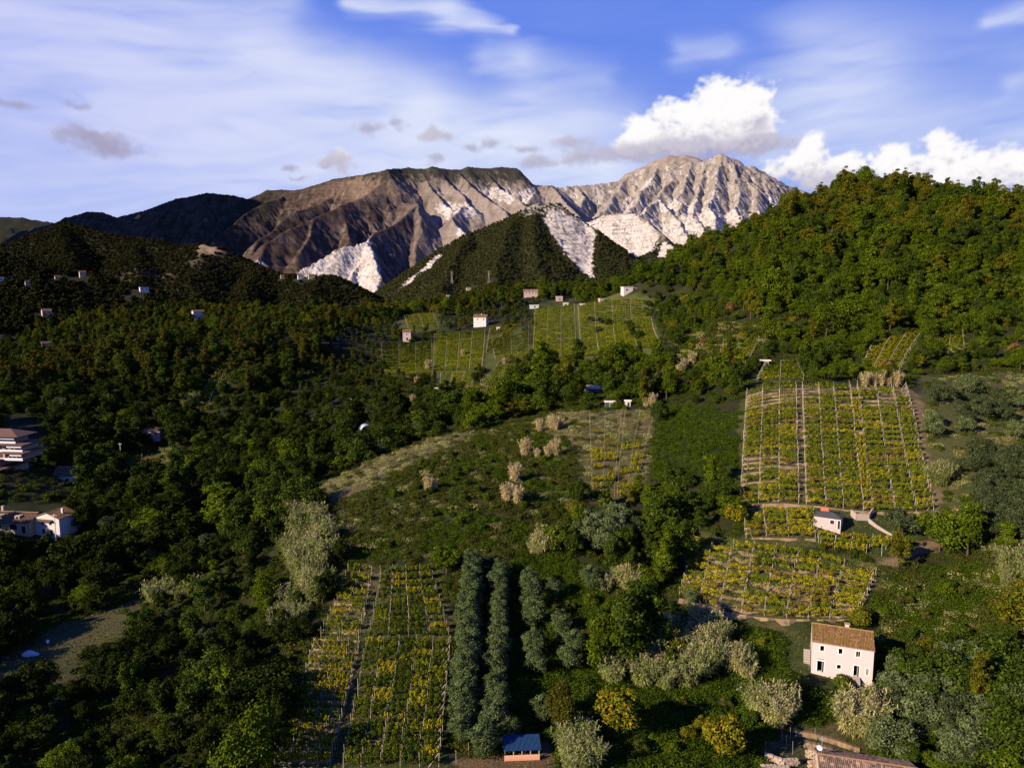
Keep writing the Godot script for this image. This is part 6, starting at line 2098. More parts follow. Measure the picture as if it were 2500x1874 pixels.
		simple_house("far_house", e[2], at, face_camera(at, 0.2), e[3], e[3] * 0.6, e[4], 1.8, e[5], e[6], 0.9, [[-e[3] * 0.25, 1.2, 1.4, 1.6], [e[3] * 0.25, 1.2, 1.4, 1.6]])
		far_clear.append([Vector2(at.x, at.z), e[3] * 1.4])
	for e in [[Vector2(-299.8, -706.2), "white house behind the feathery ridge trees", 10.0, 6.0, white, "brown"], [Vector2(-412.8, -653.2), "pale house deep in the dark valley at left", 9.0, 4.0, cream, "brown"], [Vector2(-471.9, -698), "small white tank like hut deep in the dark valley", 5.0, 3.0, white, "flat"]]:
		at = on_ground(e[0])
		simple_house("far_house", e[1], at, face_camera(at, 0.25), e[2], e[2] * 0.6, e[3], 1.4, e[4], e[5], 0.6, [[-e[2] * 0.25, 1.2, 1.2, 1.4], [e[2] * 0.25, 1.2, 1.2, 1.4]])
		clear_view(at, 90.0, e[2] * 0.6)

var far_clear := []

func shed() -> void:
	var at := on_ground(Vector2(1.2, -87.4))
	var o := thing("animal_shelter", "open shelter with blue corrugated roof and orange boards on the bare yard", "shelter", at, "", 0.06)
	o.scale = Vector3.ONE * 0.9
	var w := 5.0
	var d := 2.6
	var g := Geo.new()
	# corrugated sheet, front edge low
	var n := 60
	for i in n:
		var x0 := -w / 2 - 0.15 + (w + 0.3) * i / n
		var x1 := -w / 2 - 0.15 + (w + 0.3) * (i + 1) / n
		var y0 := 0.035 * cos(PI * i)
		var y1 := 0.035 * cos(PI * (i + 1))
		g.quad(Vector3(x0, 1.75 + y0, 1.55), Vector3(x1, 1.75 + y1, 1.55), Vector3(x1, 2.2 + y1, -1.55), Vector3(x0, 2.2 + y0, -1.55))
	part("roof", g.mesh(), grained("blue painted sheet", lin(0.020, 0.066, 0.17), 0.5, 0.55, 1.0, 0.55), o)
	var wood := plain("raw timber", lin(0.36, 0.25, 0.16))
	for k in 5:
		var x := -w / 2 + 0.1 + (w - 0.2) * k / 4.0
		part("post", box_geo(Vector3(x - 0.06, -0.5, 1.14), Vector3(x + 0.06, 1.68, 1.26)), wood, o)
		part("post", box_geo(Vector3(x - 0.06, -0.5, -1.3), Vector3(x + 0.06, 2.08, -1.18)), wood, o)
	for k in 4:
		part("board", box_geo(Vector3(-w / 2, 0.08 + 0.215 * k, 1.27), Vector3(w / 2, 0.28 + 0.215 * k, 1.31)), plain("orange board %d" % k, lin(0.52 + 0.04 * (k % 2), 0.245 + 0.03 * k, 0.15 + 0.03 * k)), o)
	for k in 3:
		part("board", box_geo(Vector3(-w / 2, 0.3 + 0.45 * k, -1.16), Vector3(w / 2, 0.7 + 0.45 * k, -1.12)), plain("orange board 0", Color.WHITE), o)
	# yard fence
	for e in [Vector2(-7.1, -86.3), Vector2(-5.6, -87.8), Vector2(-4, -88.7), Vector2(-2.1, -89.1), Vector2(5.2, -91.2), Vector2(6.1, -89.4), Vector2(6.2, -86.5)]:
		var q := on_ground(e)
		tag(part("fence_post", post_mesh, mats["weathered post"], self, Transform3D(Basis().scaled(Vector3(0.7, 0.85, 0.7)), q)), "thin grey fence post round the bare yard of the blue roofed shelter", "fence post", "fence posts of the yard")

func corner_house() -> void:
	# only the near corner of its tiled roof is in the picture
	var at := on_ground(Vector2(44.7, -85.8))
	at.y = ground(at.x, at.z) - 0.6
	var o := thing("stone_house", "house with old brown tiled roof cut off by the lower edge, antenna at its corner", "house", at, "", -0.26)
	part("wall", box_geo(Vector3(-5.5, -2, -3.2), Vector3(5.5, 2.9, 3.2)), plaster("corner", 0.6, 0.5, 0.44), o)
	part("gable", gable_end(11.0, 6.4, 2.9, 1.3, 0.3), plaster("corner", 0.6, 0.5, 0.44), o)
	gable_roof(o, 11.0, 6.4, 2.9, 1.3, 0.35, 0.24, OLD_CLAY, Color(0.07, 0.06, 0.05), 97)
	part("door", box_geo(Vector3(-0.6, -1, 3.2), Vector3(0.6, 2.0, 3.25)), plain("dark timber", Color.BLACK), o)
	var ant := Geo.new()
	ant.tube(Vector3(0, 0, 0), Vector3(0, 2.6, 0), 0.03, 0.025, 5)
	for k in 5:
		ant.tube(Vector3(-0.35 + 0.05 * k, 2.2 + 0.02 * k, -0.3 + 0.16 * k), Vector3(0.35 - 0.05 * k, 2.2 + 0.02 * k, -0.3 + 0.16 * k), 0.012, 0.012, 4)
	ant.tube(Vector3(0, 2.2, -0.4), Vector3(0, 2.3, 0.5), 0.015, 0.015, 4)
	var mast := part("antenna", ant.mesh(), plain("antenna metal", lin(0.6, 0.6, 0.6), 0.4, 0.7), o, Transform3D(Basis(), Vector3(-5.3, 4.0, -0.3)))
	var dish := Geo.new()
	for k in 12:
		var a0 := TAU * k / 12
		var a1 := TAU * (k + 1) / 12
		dish.tri(Vector3(0, 0, 0), Vector3(cos(a0) * 0.34, sin(a0) * 0.34, 0.12), Vector3(cos(a1) * 0.34, sin(a1) * 0.34, 0.12))
	part("dish", dish.mesh(), plain("white dish", lin(0.75, 0.75, 0.75)), mast, Transform3D(Basis(Vector3.UP, -0.4), Vector3(-0.25, 1.1, 0.1)))
	# stone walls of its garden
	var lines := [[Vector2(33.3, -89.9), Vector2(35.3, -88.9), Vector2(37.5, -89.5), 0.7], [Vector2(39.3, -91.5), Vector2(41.1, -91.1), Vector2(42.6, -90.4), 1.0], [Vector2(38.8, -89.2), Vector2(40.5, -89.7), Vector2(42, -89.2), 0.9], [Vector2(31.8, -87.4), Vector2(33.3, -87.7), Vector2(35.5, -87.9), 0.5]]
	var names := ["low stone wall along the garden edge left of the tiled roof", "sunlit stone wall between the garden beds and the tiled roof", "curved stone wall nearest the tiled roof", "short stone wall at the lower edge of the garden"]
	for li in 4:
		var l: Array = lines[li]
		var base := on_ground(l[0])
		var w := thing("stone_wall", names[li], "wall", base)
		var r := RandomNumberGenerator.new()
		r.seed = 300 + li
		for s in 2:
			var a := on_ground(l[s])
			var b := on_ground(l[s + 1])
			var n := maxi(3, roundi(a.distance_to(b) / 0.55))
			var along_v := (b - a).normalized()
			for i in n:
				for j in int(ceil(l[3] / 0.32)):
					var p := a.lerp(b, (i + 0.5 * (j % 2) + 0.5) / n) + Vector3(0, 0.32 * j + 0.08, 0)
					var sz := Vector3(r.randf_range(0.46, 0.56), r.randf_range(0.26, 0.32), r.randf_range(0.36, 0.5))
					var f := r.randf_range(0.8, 1.15)
					part("stone", stone_mesh(r.randi() % 4), plain("wall stone %d" % (r.randi() % 3), lin(0.34 * f, 0.27 * f, 0.21 * f)), w, Transform3D(Basis(Vector3.UP, -atan2(along_v.z, along_v.x) + r.randf_range(-0.1, 0.1)).scaled_local(sz), p - base))

var stones := []

func stone_mesh(k: int) -> ArrayMesh:
	if stones.is_empty():
		for q in 4:
			var r := RandomNumberGenerator.new()
			r.seed = 40 + q
			var g := Geo.new()
			var p := []
			for y in [-0.5, 0.5]:
				for c in [[-0.5, 0.5], [0.5, 0.5], [0.5, -0.5], [-0.5, -0.5]]:
					p.append(Vector3(c[0] + r.randf_range(-0.1, 0.1), y + r.randf_range(-0.1, 0.1), c[1] + r.randf_range(-0.1, 0.1)))
			g.hexa(p)
			stones.append(g.mesh())
	return stones[k]

func apartment() -> void:
	var at := on_ground(Vector2(-164.6, -234.3))
	at.y = ground(at.x, at.z) - 1.0
	var o := thing("apartment_block", "stepped cream apartment block with brown roof slabs and white awnings at the left edge", "apartment block", at, "", face_camera(at, -0.72))
	o.scale = Vector3.ONE * 0.78
	var cream := plaster("apartment", 0.46, 0.36, 0.33)
	var white := plain("balcony white", lin(0.50, 0.48, 0.54))
	var slab := grained("terracotta slab", lin(0.15, 0.09, 0.07), 0.5, 0.7, 1.0)
	var awn := plain("awning", lin(0.50, 0.50, 0.60))
	# each storey: x from, x to, depth in front, floor height
	var floors := [[-14.0, 4.0, 9.0, 0.0], [-14.0, 1.5, 6.5, 3.4], [1.0, 11.0, 4.0, 6.0], [-3.0, 9.5, 2.0, 9.0], [-14.0, 5.0, 0.0, 12.0]]
	for i in floors.size():
		var f: Array = floors[i]
		var st := Node3D.new()
		st.name = "storey"
		o.add_child(st, true)
		part("wall", box_geo(Vector3(f[0], f[3] - (3.0 if i == 0 else 0.3), -9.0), Vector3(f[1] - 1.6, f[3] + 2.7, f[2] - 1.6)), cream, st)
		part("roof_slab", box_geo(Vector3(f[0] - 0.4, f[3] + 2.7, -9.4 - 0.013 * i), Vector3(f[1] + 0.9, f[3] + 3.0, f[2] + 0.9)), slab, st)
		part("balcony", box_geo(Vector3(f[0], f[3] - 0.2, f[2] - 0.2), Vector3(f[1], f[3] + 0.85, f[2])), white, st)
		part("awning", box_geo(Vector3(lerpf(f[0], f[1], 0.45), f[3] + 1.75, f[2] + 0.1), Vector3(f[1] - 0.3, f[3] + 2.55, f[2] + 0.25)), awn, st)
		for k in 4:
			var x := lerpf(f[0] + 1.5, f[1] - 3.2, k / 3.0)
			part("window", box_geo(Vector3(x - 0.6, f[3] + 0.5, f[2] - 1.6), Vector3(x + 0.6, f[3] + 2.2, f[2] - 1.55)), plain("dark glass", Color.BLACK), st)
	var hip := Geo.new()
	var y := 15.03
	var p := [Vector3(-15, y, 1.6), Vector3(7.4, y, 1.6), Vector3(7.4, y, -10.0), Vector3(-15, y, -10.0), Vector3(-8, y + 2.4, -4.2), Vector3(0.0, y + 2.4, -4.2)]
	hip.quad(p[0], p[1], p[5], p[4])
	hip.quad(p[2], p[3], p[4], p[5])
	hip.tri(p[1], p[2], p[5])
	hip.tri(p[3], p[0], p[4])
	part("roof", hip.mesh(), slab, o)
	clear_view(at, 20.0, 16.0)

# ------------------------------------------------------------------ single trees, canes, shrubs and small things
func canes(kind: String, label: String, group: String, spots: PackedVector2Array, size: float, each := 1, spread := 2.0) -> void:
	var r := RandomNumberGenerator.new()
	r.seed = label.hash() % 100000
	for s in spots:
		for k in each:
			var p := on_ground(s + (Vector2(r.randf_range(-1, 1), r.randf_range(-1, 1)) * spread if k > 0 else Vector2.ZERO))
			plant("cane_clump", label, "reeds", kind, r.randi() % 3, p, size * r.randf_range(0.62, 1.22), r.randf() * TAU, group, "foliage", "stems")

func fill(called: String, label: String, category: String, kinds: Array, group: String, outline: PackedVector2Array, step: float, size: float, crown := "crown", trunk := "trunk", keep := 1.0) -> void:
	var r := RandomNumberGenerator.new()
	r.seed = label.hash() % 100000
	var lo := outline[0]
	var hi := outline[0]
	for p in outline:
		lo = lo.min(p)
		hi = hi.max(p)
	var z := lo.y
	var odd := false
	while z < hi.y:
		var x := lo.x + (step * 0.5 if odd else 0.0)
		odd = not odd
		while x < hi.x:
			var p := Vector2(x + r.randf_range(-0.32, 0.32) * step, z + r.randf_range(-0.32, 0.32) * step)
			var v := r.randi() % 3
			var kd: String = kinds[r.randi() % kinds.size()]
			var s := size * r.randf_range(0.72, 1.22)
			var tn := r.randf() * TAU
			var kp := r.randf()
			x += step
			if kp < keep and Geometry2D.is_point_in_polygon(p, outline):
				plant(called, label + ", " + part_of(p, lo, hi), category, kd, v, on_ground(p), s, tn, group, crown, trunk)
		z += step * 0.88

func part_of(p: Vector2, lo: Vector2, hi: Vector2) -> String:
	# where in its stand a plant grows, as seen in the picture
	var u := (p - lo) / (hi - lo)
	var row: String = ["upper", "middle", "lower"][clampi(int(u.y * 3.0), 0, 2)]
	var col: String = ["left", "centre", "right"][clampi(int(u.x * 3.0), 0, 2)]
	return "%s %s" % [row, col]

func tree_line(label: String, group: String, kind: String, a: Vector2, b: Vector2, n: int, size: float, gaps := []) -> void:
	var r := RandomNumberGenerator.new()
	r.seed = label.hash() % 100000
	for i in n:
		if i in gaps:
			continue
		var p := a.lerp(b, (i + 0.5) / n) + Vector2(r.randf_range(-0.35, 0.35), r.randf_range(-0.5, 0.5))
		plant("grey_tree", "%s tree from the far end of the %s right of the vineyard" % [ordinal(i + 1), label], "tree", kind, r.randi() % 3, on_ground(p), size * r.randf_range(0.85, 1.15), r.randf() * TAU, group)

func build_small_things() -> void:
	# the two clipped rows of grey trees right of the long vineyard, and the broken rows beside them
	tree_line("first grey tree row", "first grey tree row", "column", Vector2(-8.1, -140.4), Vector2(-6.4, -88.7), 24, 0.86)
	tree_line("second grey tree row", "second grey tree row", "column", Vector2(-2.4, -139.4), Vector2(-2.3, -90.4), 22, 0.78)
	tree_line("broken third grey row", "third grey tree row", "column", Vector2(3.2, -135.3), Vector2(3.8, -104.4), 6, 0.8, [3])
	tree_line("short fourth grey row", "fourth grey tree row", "column", Vector2(7.4, -134.6), Vector2(9.5, -106.1), 5, 0.7, [1])
	for e in [[Vector2(-3.9, -86.6), 0.8], [Vector2(-0.4, -90.3), 0.6], [Vector2(4.1, -94.6), 0.7], [Vector2(10.1, -113), 0.8], [Vector2(14.8, -133.5), 0.9]]:
		plant("grey_tree", "low grey green tree near the yard and the broken tree rows", "tree", "column", 1, on_ground(e[0]), e[1], 1.0, "low grey trees")
	# giant reeds
	fill("cane_clump", "pale tan reeds in the broad thicket below the curving terraces", "reeds", ["cane", "cane", "green_cane"], "broad reed thicket", PackedVector2Array([Vector2(14, -108.4), Vector2(16.5, -115.9), Vector2(24.8, -118.9), Vector2(30, -121.3), Vector2(35.9, -119.4), Vector2(35.1, -113.6), Vector2(29.7, -107.1), Vector2(23.8, -103.3), Vector2(15.6, -103.9)]), 2.6, 0.9, "foliage", "stems", 0.85)
	fill("cane_clump", "pale green reeds in the band climbing beside the long vineyard", "reeds", ["green_cane", "cane", "green_cane"], "reed band left of the vineyard", PackedVector2Array([Vector2(-50.2, -166.1), Vector2(-44.3, -164.1), Vector2(-37.8, -148.1), Vector2(-36.4, -132.9), Vector2(-38.3, -123.9), Vector2(-41.8, -121.8), Vector2(-43.5, -127.3), Vector2(-42.2, -137.8), Vector2(-48, -152.8)]), 2.9, 0.95, "foliage", "stems", 0.85)
	canes("cane", "pale reed clump left of the farmhouse", "reeds left of the farmhouse", PackedVector2Array([Vector2(35.3, -109.3), Vector2(36.9, -110.9), Vector2(34.6, -110.4), Vector2(36.6, -108.1)]), 0.9, 1)
	canes("cane", "arching reed clump in front of the farmhouse", "reeds in front of the farmhouse", PackedVector2Array([Vector2(37, -99.1), Vector2(39.3, -99.9), Vector2(37.5, -97.7), Vector2(36, -100)]), 1.0, 1)
	canes("cane", "tan reed clump right of the garden beds", "reeds by the garden beds", PackedVector2Array([Vector2(48.6, -100.4), Vector2(49.6, -99), Vector2(50.1, -97), Vector2(48.2, -96.6), Vector2(51.6, -98.9)]), 0.95, 1)
	canes("green_cane", "tall green reeds right of the blue roofed shelter", "green reeds by the shelter", PackedVector2Array([Vector2(7.6, -87), Vector2(8.6, -88.6), Vector2(9, -84.7), Vector2(7.8, -84.1), Vector2(9.9, -86.3), Vector2(9.3, -90.6)]), 0.8, 1)
	canes("dry_cane", "dry reed clump standing alone on the scrub slope", "reeds on the scrub slope", PackedVector2Array([Vector2(-19.1, -163.2), Vector2(-17.8, -163.9), Vector2(0.7, -170.9), Vector2(-1.1, -159.9), Vector2(1.2, -159.6), Vector2(6.5, -186.8), Vector2(9.5, -187), Vector2(11.3, -187.6), Vector2(3.5, -189)]), 0.85, 1)
	canes("dry_cane", "bleached reed clump at the top of the scrub slope", "reeds at the top of the scrub slope", PackedVector2Array([Vector2(11.5, -208.7), Vector2(12.5, -207.4), Vector2(7.9, -208.3), Vector2(13.9, -209)]), 0.95, 1)
	canes("dry_cane", "golden reeds behind the top of the square vineyard", "reeds behind the square vineyard", PackedVector2Array([Vector2(96.4, -199.1), Vector2(99.3, -199.9), Vector2(101.2, -199.9), Vector2(103.1, -199.9), Vector2(105.3, -199.7), Vector2(98.9, -201.6), Vector2(105.4, -202)]), 0.8, 1)
	canes("cane", "pale reeds beside the grey trees below the neglected plot", "reeds below the neglected plot", PackedVector2Array([Vector2(5.1, -145.3), Vector2(6.6, -146.1), Vector2(21.2, -134.7), Vector2(22.3, -133.7), Vector2(21.1, -137.1), Vector2(17.5, -133.9)]), 0.95, 1)
	canes("dry_cane", "straw coloured reeds along the top of the green slope", "reeds above the green slope", PackedVector2Array([Vector2(56.9, -269.7), Vector2(60.1, -268.9), Vector2(61.1, -258.6), Vector2(64.9, -264.2), Vector2(53.1, -267.4), Vector2(41.6, -214.8), Vector2(39.8, -216.2), Vector2(57.5, -249.5)]), 0.9, 1)
	canes("dry_cane", "straw coloured reeds under the middle vineyards", "reeds under the middle vineyards", PackedVector2Array([Vector2(-47.9, -366.8), Vector2(-47, -410.4), Vector2(-4, -392.2), Vector2(-44, -320.8), Vector2(-29.1, -434.7)]), 1.1, 1)
	fill("cane_clump", "bright green reeds at the right edge of the picture", "reeds", ["green_cane"], "reeds at the right edge", PackedVector2Array([Vector2(86.4, -126.3), Vector2(92.5, -124.6), Vector2(87.9, -115.5), Vector2(84.2, -119)]), 2.4, 0.75, "foliage", "stems")
	canes("green_cane", "green reeds beside the path right of the square vineyard", "reeds by the vineyard path", PackedVector2Array([Vector2(91.7, -157.4), Vector2(93.4, -157.7), Vector2(93.7, -155.5), Vector2(91.6, -154.4)]), 0.85, 1)
	canes("green_cane", "reeds in the dark wood by the small field", "reeds by the small field", PackedVector2Array([Vector2(-72.1, -142.7), Vector2(-70.2, -142.9), Vector2(-67.7, -141.4), Vector2(-64.1, -141.9), Vector2(-62.3, -142.1)]), 0.9, 1)
	canes("green_cane", "reeds on the slope around the small pink house", "reeds by the pink house", PackedVector2Array([Vector2(-160.5, -310.9), Vector2(-165.1, -312.1), Vector2(-141.8, -296.2), Vector2(-134.1, -285.5), Vector2(-143.2, -310.1), Vector2(-153.4, -341.6), Vector2(-150.7, -345.6), Vector2(-132.9, -278.9)]), 1.0, 1)
	for e in [[Vector2(6.2, -92.5), 0.62, "upper"], [Vector2(7.1, -90.4), 0.6, "middle"], [Vector2(7.1, -96.5), 0.5, "highest"]]:
		plant("willow", "%s of three leafy green willows right of the blue roofed shelter" % e[2], "tree", "slender", 2, on_ground(e[0]), e[1], 0.4, "willows by the shelter")
	# olives
	fill("olive_tree", "grey green olive tree in the large stand right of the garden beds", "tree", ["olive", "olive", "dark_olive"], "olive stand at lower right", PackedVector2Array([Vector2(57.3, -107.1), Vector2(64, -108.5), Vector2(71, -107.1), Vector2(78.5, -103.7), Vector2(65.8, -83.5), Vector2(55.6, -85.4), Vector2(54.3, -93.8)]), 3.3, 0.95)
	fill("olive_tree", "dark grey green olive tree in the grove right of the square vineyard", "tree", ["dark_olive"], "olive grove right of the vineyard", PackedVector2Array([Vector2(101.3, -164.5), Vector2(107.9, -167.9), Vector2(112.8, -154.8), Vector2(95.5, -128), Vector2(88.6, -132.6), Vector2(89.6, -141.7)]), 3.7, 0.9, "crown", "trunk", 0.8)
	fill("olive_tree", "olive tree on the dry slope above the grove", "tree", ["dark_olive", "olive"], "olives on the dry slope", PackedVector2Array([Vector2(104.3, -186.6), Vector2(122.2, -197.6), Vector2(137.5, -196.2), Vector2(119, -163.9), Vector2(102.4, -167.5), Vector2(98.8, -170.6)]), 5.6, 0.95, "crown", "trunk", 0.72)
	fill("olive_tree", "dark rounded olive on the long green garden slope", "tree", ["dark_olive"], "olives along the garden slope", PackedVector2Array([Vector2(35.6, -272.8), Vector2(65.6, -327), Vector2(76.7, -326.4), Vector2(63.6, -302.3), Vector2(39.5, -255.1)]), 4.4, 0.5, "crown", "trunk", 0.7)
	fill("olive_tree", "dark olive scattered on the high vineyard", "tree", ["dark", "dark_olive"], "olives on the high vineyard", PackedVector2Array([Vector2(47.3, -460), Vector2(63.9, -455.8), Vector2(71.1, -429.9), Vector2(67.7, -366.5), Vector2(53.1, -376.3), Vector2(48.8, -422.3)]), 11.0, 0.85, "crown", "trunk", 0.75)
	fill("olive_tree", "pale grey tree in the thicket below the neglected plot", "tree", ["olive", "dark_olive"], "thicket below the neglected plot", PackedVector2Array([Vector2(15.1, -155.5), Vector2(23.2, -160), Vector2(27, -151.3), Vector2(21, -143.6), Vector2(14.8, -145.2)]), 3.6, 1.15)
	fill("olive_tree", "dark olive on the slope right of the high vineyard", "tree", ["dark_olive", "dark"], "olives right of the high vineyard", PackedVector2Array([Vector2(80.6, -462.9), Vector2(96.8, -451.7), Vector2(72.3, -311.6), Vector2(60.9, -288.8), Vector2(78.9, -407.4)]), 6.5, 0.75)
	# single trees that stand out
	for e in [["big_tree", "largest dark green tree between the neglected plot and the square vineyard", "dark", 0, Vector2(32.4, -148.9), 1.3], ["round_tree", "smaller dark tree right of the largest dark tree", "dark", 1, Vector2(36.4, -150.6), 0.8], ["dense_shrub", "upright dense dark shrub on the bright green slope", "shrub", 1, Vector2(41.2, -153.5), 1.5],
			["yellow_bush", "large yellow green bush at the lower left corner of the square vineyard", "ochre", 0, Vector2(45.8, -146.1), 1.35], ["round_tree", "round dark olive tree at the lower right of the square vineyard", "dark_olive", 0, Vector2(76.7, -139.6), 1.25], ["big_tree", "broad rounded green tree by the path right of the hut", "green", 1, Vector2(84.6, -131.5), 1.0],
			["yellow_tree", "tree with bright yellow lower branches below the broad reed thicket", "yellow", 0, Vector2(14.3, -92.2), 0.95], ["yellow_tree", "yellowing tree left of the garden beds", "yellow", 0, Vector2(27.4, -88.7), 0.85], ["yellow_bush", "small orange yellow bush on the grass left of the farmhouse", "ochre", 0, Vector2(41.3, -114.9), 0.5],
			["yellow_bush", "yellow green bush just right of the farmhouse", "ochre", 1, Vector2(60.8, -111.3), 0.85], ["yellow_bush", "yellow green bush directly behind the farmhouse roof", "ochre", 1, Vector2(59.8, -119.5), 1.1], ["dense_shrub", "green climber against the right end of the farmhouse", "shrub", 0, Vector2(57.9, -110.4), 0.9],
			["dense_shrub", "round green shrub in front of the farmhouse steps", "shrub", 0, Vector2(50.8, -105.8), 0.8], ["round_tree", "grey green tree beside the tiled roof at the lower edge", "olive", 2, Vector2(50.2, -91.3), 1.15], ["round_tree", "dark tree left of the farmhouse", "dark", 2, Vector2(41.6, -104.5), 0.55],
			["rust_tree", "rust coloured half bare tree in the wooded hollow", "rust", 0, Vector2(-68.2, -249.2), 1.1], ["rust_tree", "orange brown tree behind the golden reeds", "rust", 0, Vector2(108.7, -212.3), 0.75], ["rust_tree", "small orange tree at the foot of the wooded hill", "rust", 0, Vector2(98.9, -335.1), 0.7], ["rust_tree", "pale orange tree at the right edge below the wooded hill", "rust", 0, Vector2(155.6, -227.7), 0.7],
			["cypress", "dark narrow cypress left of the middle vineyards", "cypress", 0, Vector2(-79.9, -421.9), 1.4], ["yellow_bush", "yellow bush on the top of the wooded hill flank", "ochre", 0, Vector2(125.9, -379.3), 1.5], ["big_tree", "dark tree in the middle of the neglected plots", "dark", 0, Vector2(10.3, -302.1), 1.5], ["big_tree", "dense dark tree casting shade below the tall vineyard block", "dark", 2, Vector2(18.2, -342.9), 1.5],
			["big_tree", "tall green tree behind the top left of the square vineyard", "green", 0, Vector2(61.7, -214.3), 1.15], ["round_tree", "dark tree left of the top of the square vineyard", "dark", 1, Vector2(62.7, -204), 0.8], ["yellow_tree", "orange yellow tree on the flank above the dry slope", "yellow", 0, Vector2(96.9, -414.7), 0.9]]:
		var p := on_ground(e[4])
		plant(e[0], e[1], "bush" if "bush" in e[0] or "shrub" in e[0] else "tree", e[2], e[3], p, e[5], 0.7 * e[5] + p.x, "")
	fill("bramble_bush", "bramble bush on the dark slope right of the terraces", "bush", ["shrub"], "bushes right of the terraces", PackedVector2Array([Vector2(66.8, -127.1), Vector2(78.9, -128.7), Vector2(86.2, -127.3), Vector2(82.9, -114.6), Vector2(72.1, -108.9), Vector2(62.1, -116.3)]), 3.6, 0.75, "crown", "trunk", 0.6)
	fill("bramble_bush", "low bush on the open scrub slope", "bush", ["shrub"], "bushes on the scrub slope", PackedVector2Array([Vector2(-35.6, -158.8), Vector2(-27.6, -174.2), Vector2(-13.6, -200.5), Vector2(1.9, -211.8), Vector2(14.8, -202.4), Vector2(11.4, -153.4), Vector2(-10.2, -147.8), Vector2(-31.3, -146.9)]), 4.6, 0.55, "crown", "trunk", 0.6)
	fill("bramble_bush", "leafy bush on the green slope below the reed thicket", "bush", ["shrub", "shrub", "ochre"], "bushes below the reed thicket", PackedVector2Array([Vector2(13.3, -102.5), Vector2(31.9, -105), Vector2(36.6, -102.1), Vector2(29.6, -88.1), Vector2(11.8, -85.2)]), 4.6, 0.62, "crown", "trunk", 0.55)
	fill("bramble_bush", "green bush along the broken tree rows", "bush", ["shrub"], "bushes by the tree rows", PackedVector2Array([Vector2(6.4, -130.9), Vector2(16.8, -131.7), Vector2(26.7, -129.3), Vector2(28.9, -123.4), Vector2(15.5, -120.1), Vector2(13.5, -110.3), Vector2(8.6, -103.3), Vector2(6.3, -112.8)]), 3.4, 0.7, "crown", "trunk", 0.75)
	fill("bramble_bush", "bush on the dry slope under the wooded hill", "bush", ["shrub", "shrub", "ochre"], "bushes under the wooded hill", PackedVector2Array([Vector2(55.8, -272.5), Vector2(77, -311), Vector2(94.5, -305.1), Vector2(115.7, -286.6), Vector2(109.8, -275.7), Vector2(87.7, -271), Vector2(71.9, -235.2)]), 6.0, 0.9, "crown", "trunk", 0.6)
	palm()
	poles_and_pylons()
	odds_and_ends()

func palm() -> void:
	var p := on_ground(Vector2(29.4, -189.5))
	var o := thing("palm_tree", "single palm tree in the neglected vine plot", "tree", p)
	var t := Geo.new()
	t.tube(Vector3(0, -0.4, 0), Vector3(0, 1.5, 0), 0.3, 0.26, 8, Color(0.10, 0.075, 0.05))
	part("trunk", t.mesh(), bark_mat, o)
	var r := RandomNumberGenerator.new()
	r.seed = 4
	for k in 26:
		var a := TAU * k * 0.382
		var rise := r.randf_range(-0.2, 1.2)
		var dir := Vector3(cos(a), 0, sin(a))
		var g := Geo.new()
		var prev := Vector3.ZERO
		var ll := 2.1
		for s in 7:
			var f := (s + 1) / 7.0
			var q := dir * ll * f * cos(rise * (1.0 - f * 0.6)) + Vector3(0, ll * (sin(rise) * f - 0.75 * f * f), 0)
			var side := Vector3(-dir.z, 0, dir.x)
			for e in [-1.0, 1.0]:
				g.tri(prev, q, (prev + q) * 0.5 + side * e * 0.42 * (1.0 - f * 0.7) - Vector3(0, 0.12, 0), Color(0.030, 0.052, 0.016) * r.randf_range(0.8, 1.4))
			prev = q
		part("frond", g.mesh(), leaf_mat, o, Transform3D(Basis(), Vector3(0, 1.5, 0)))

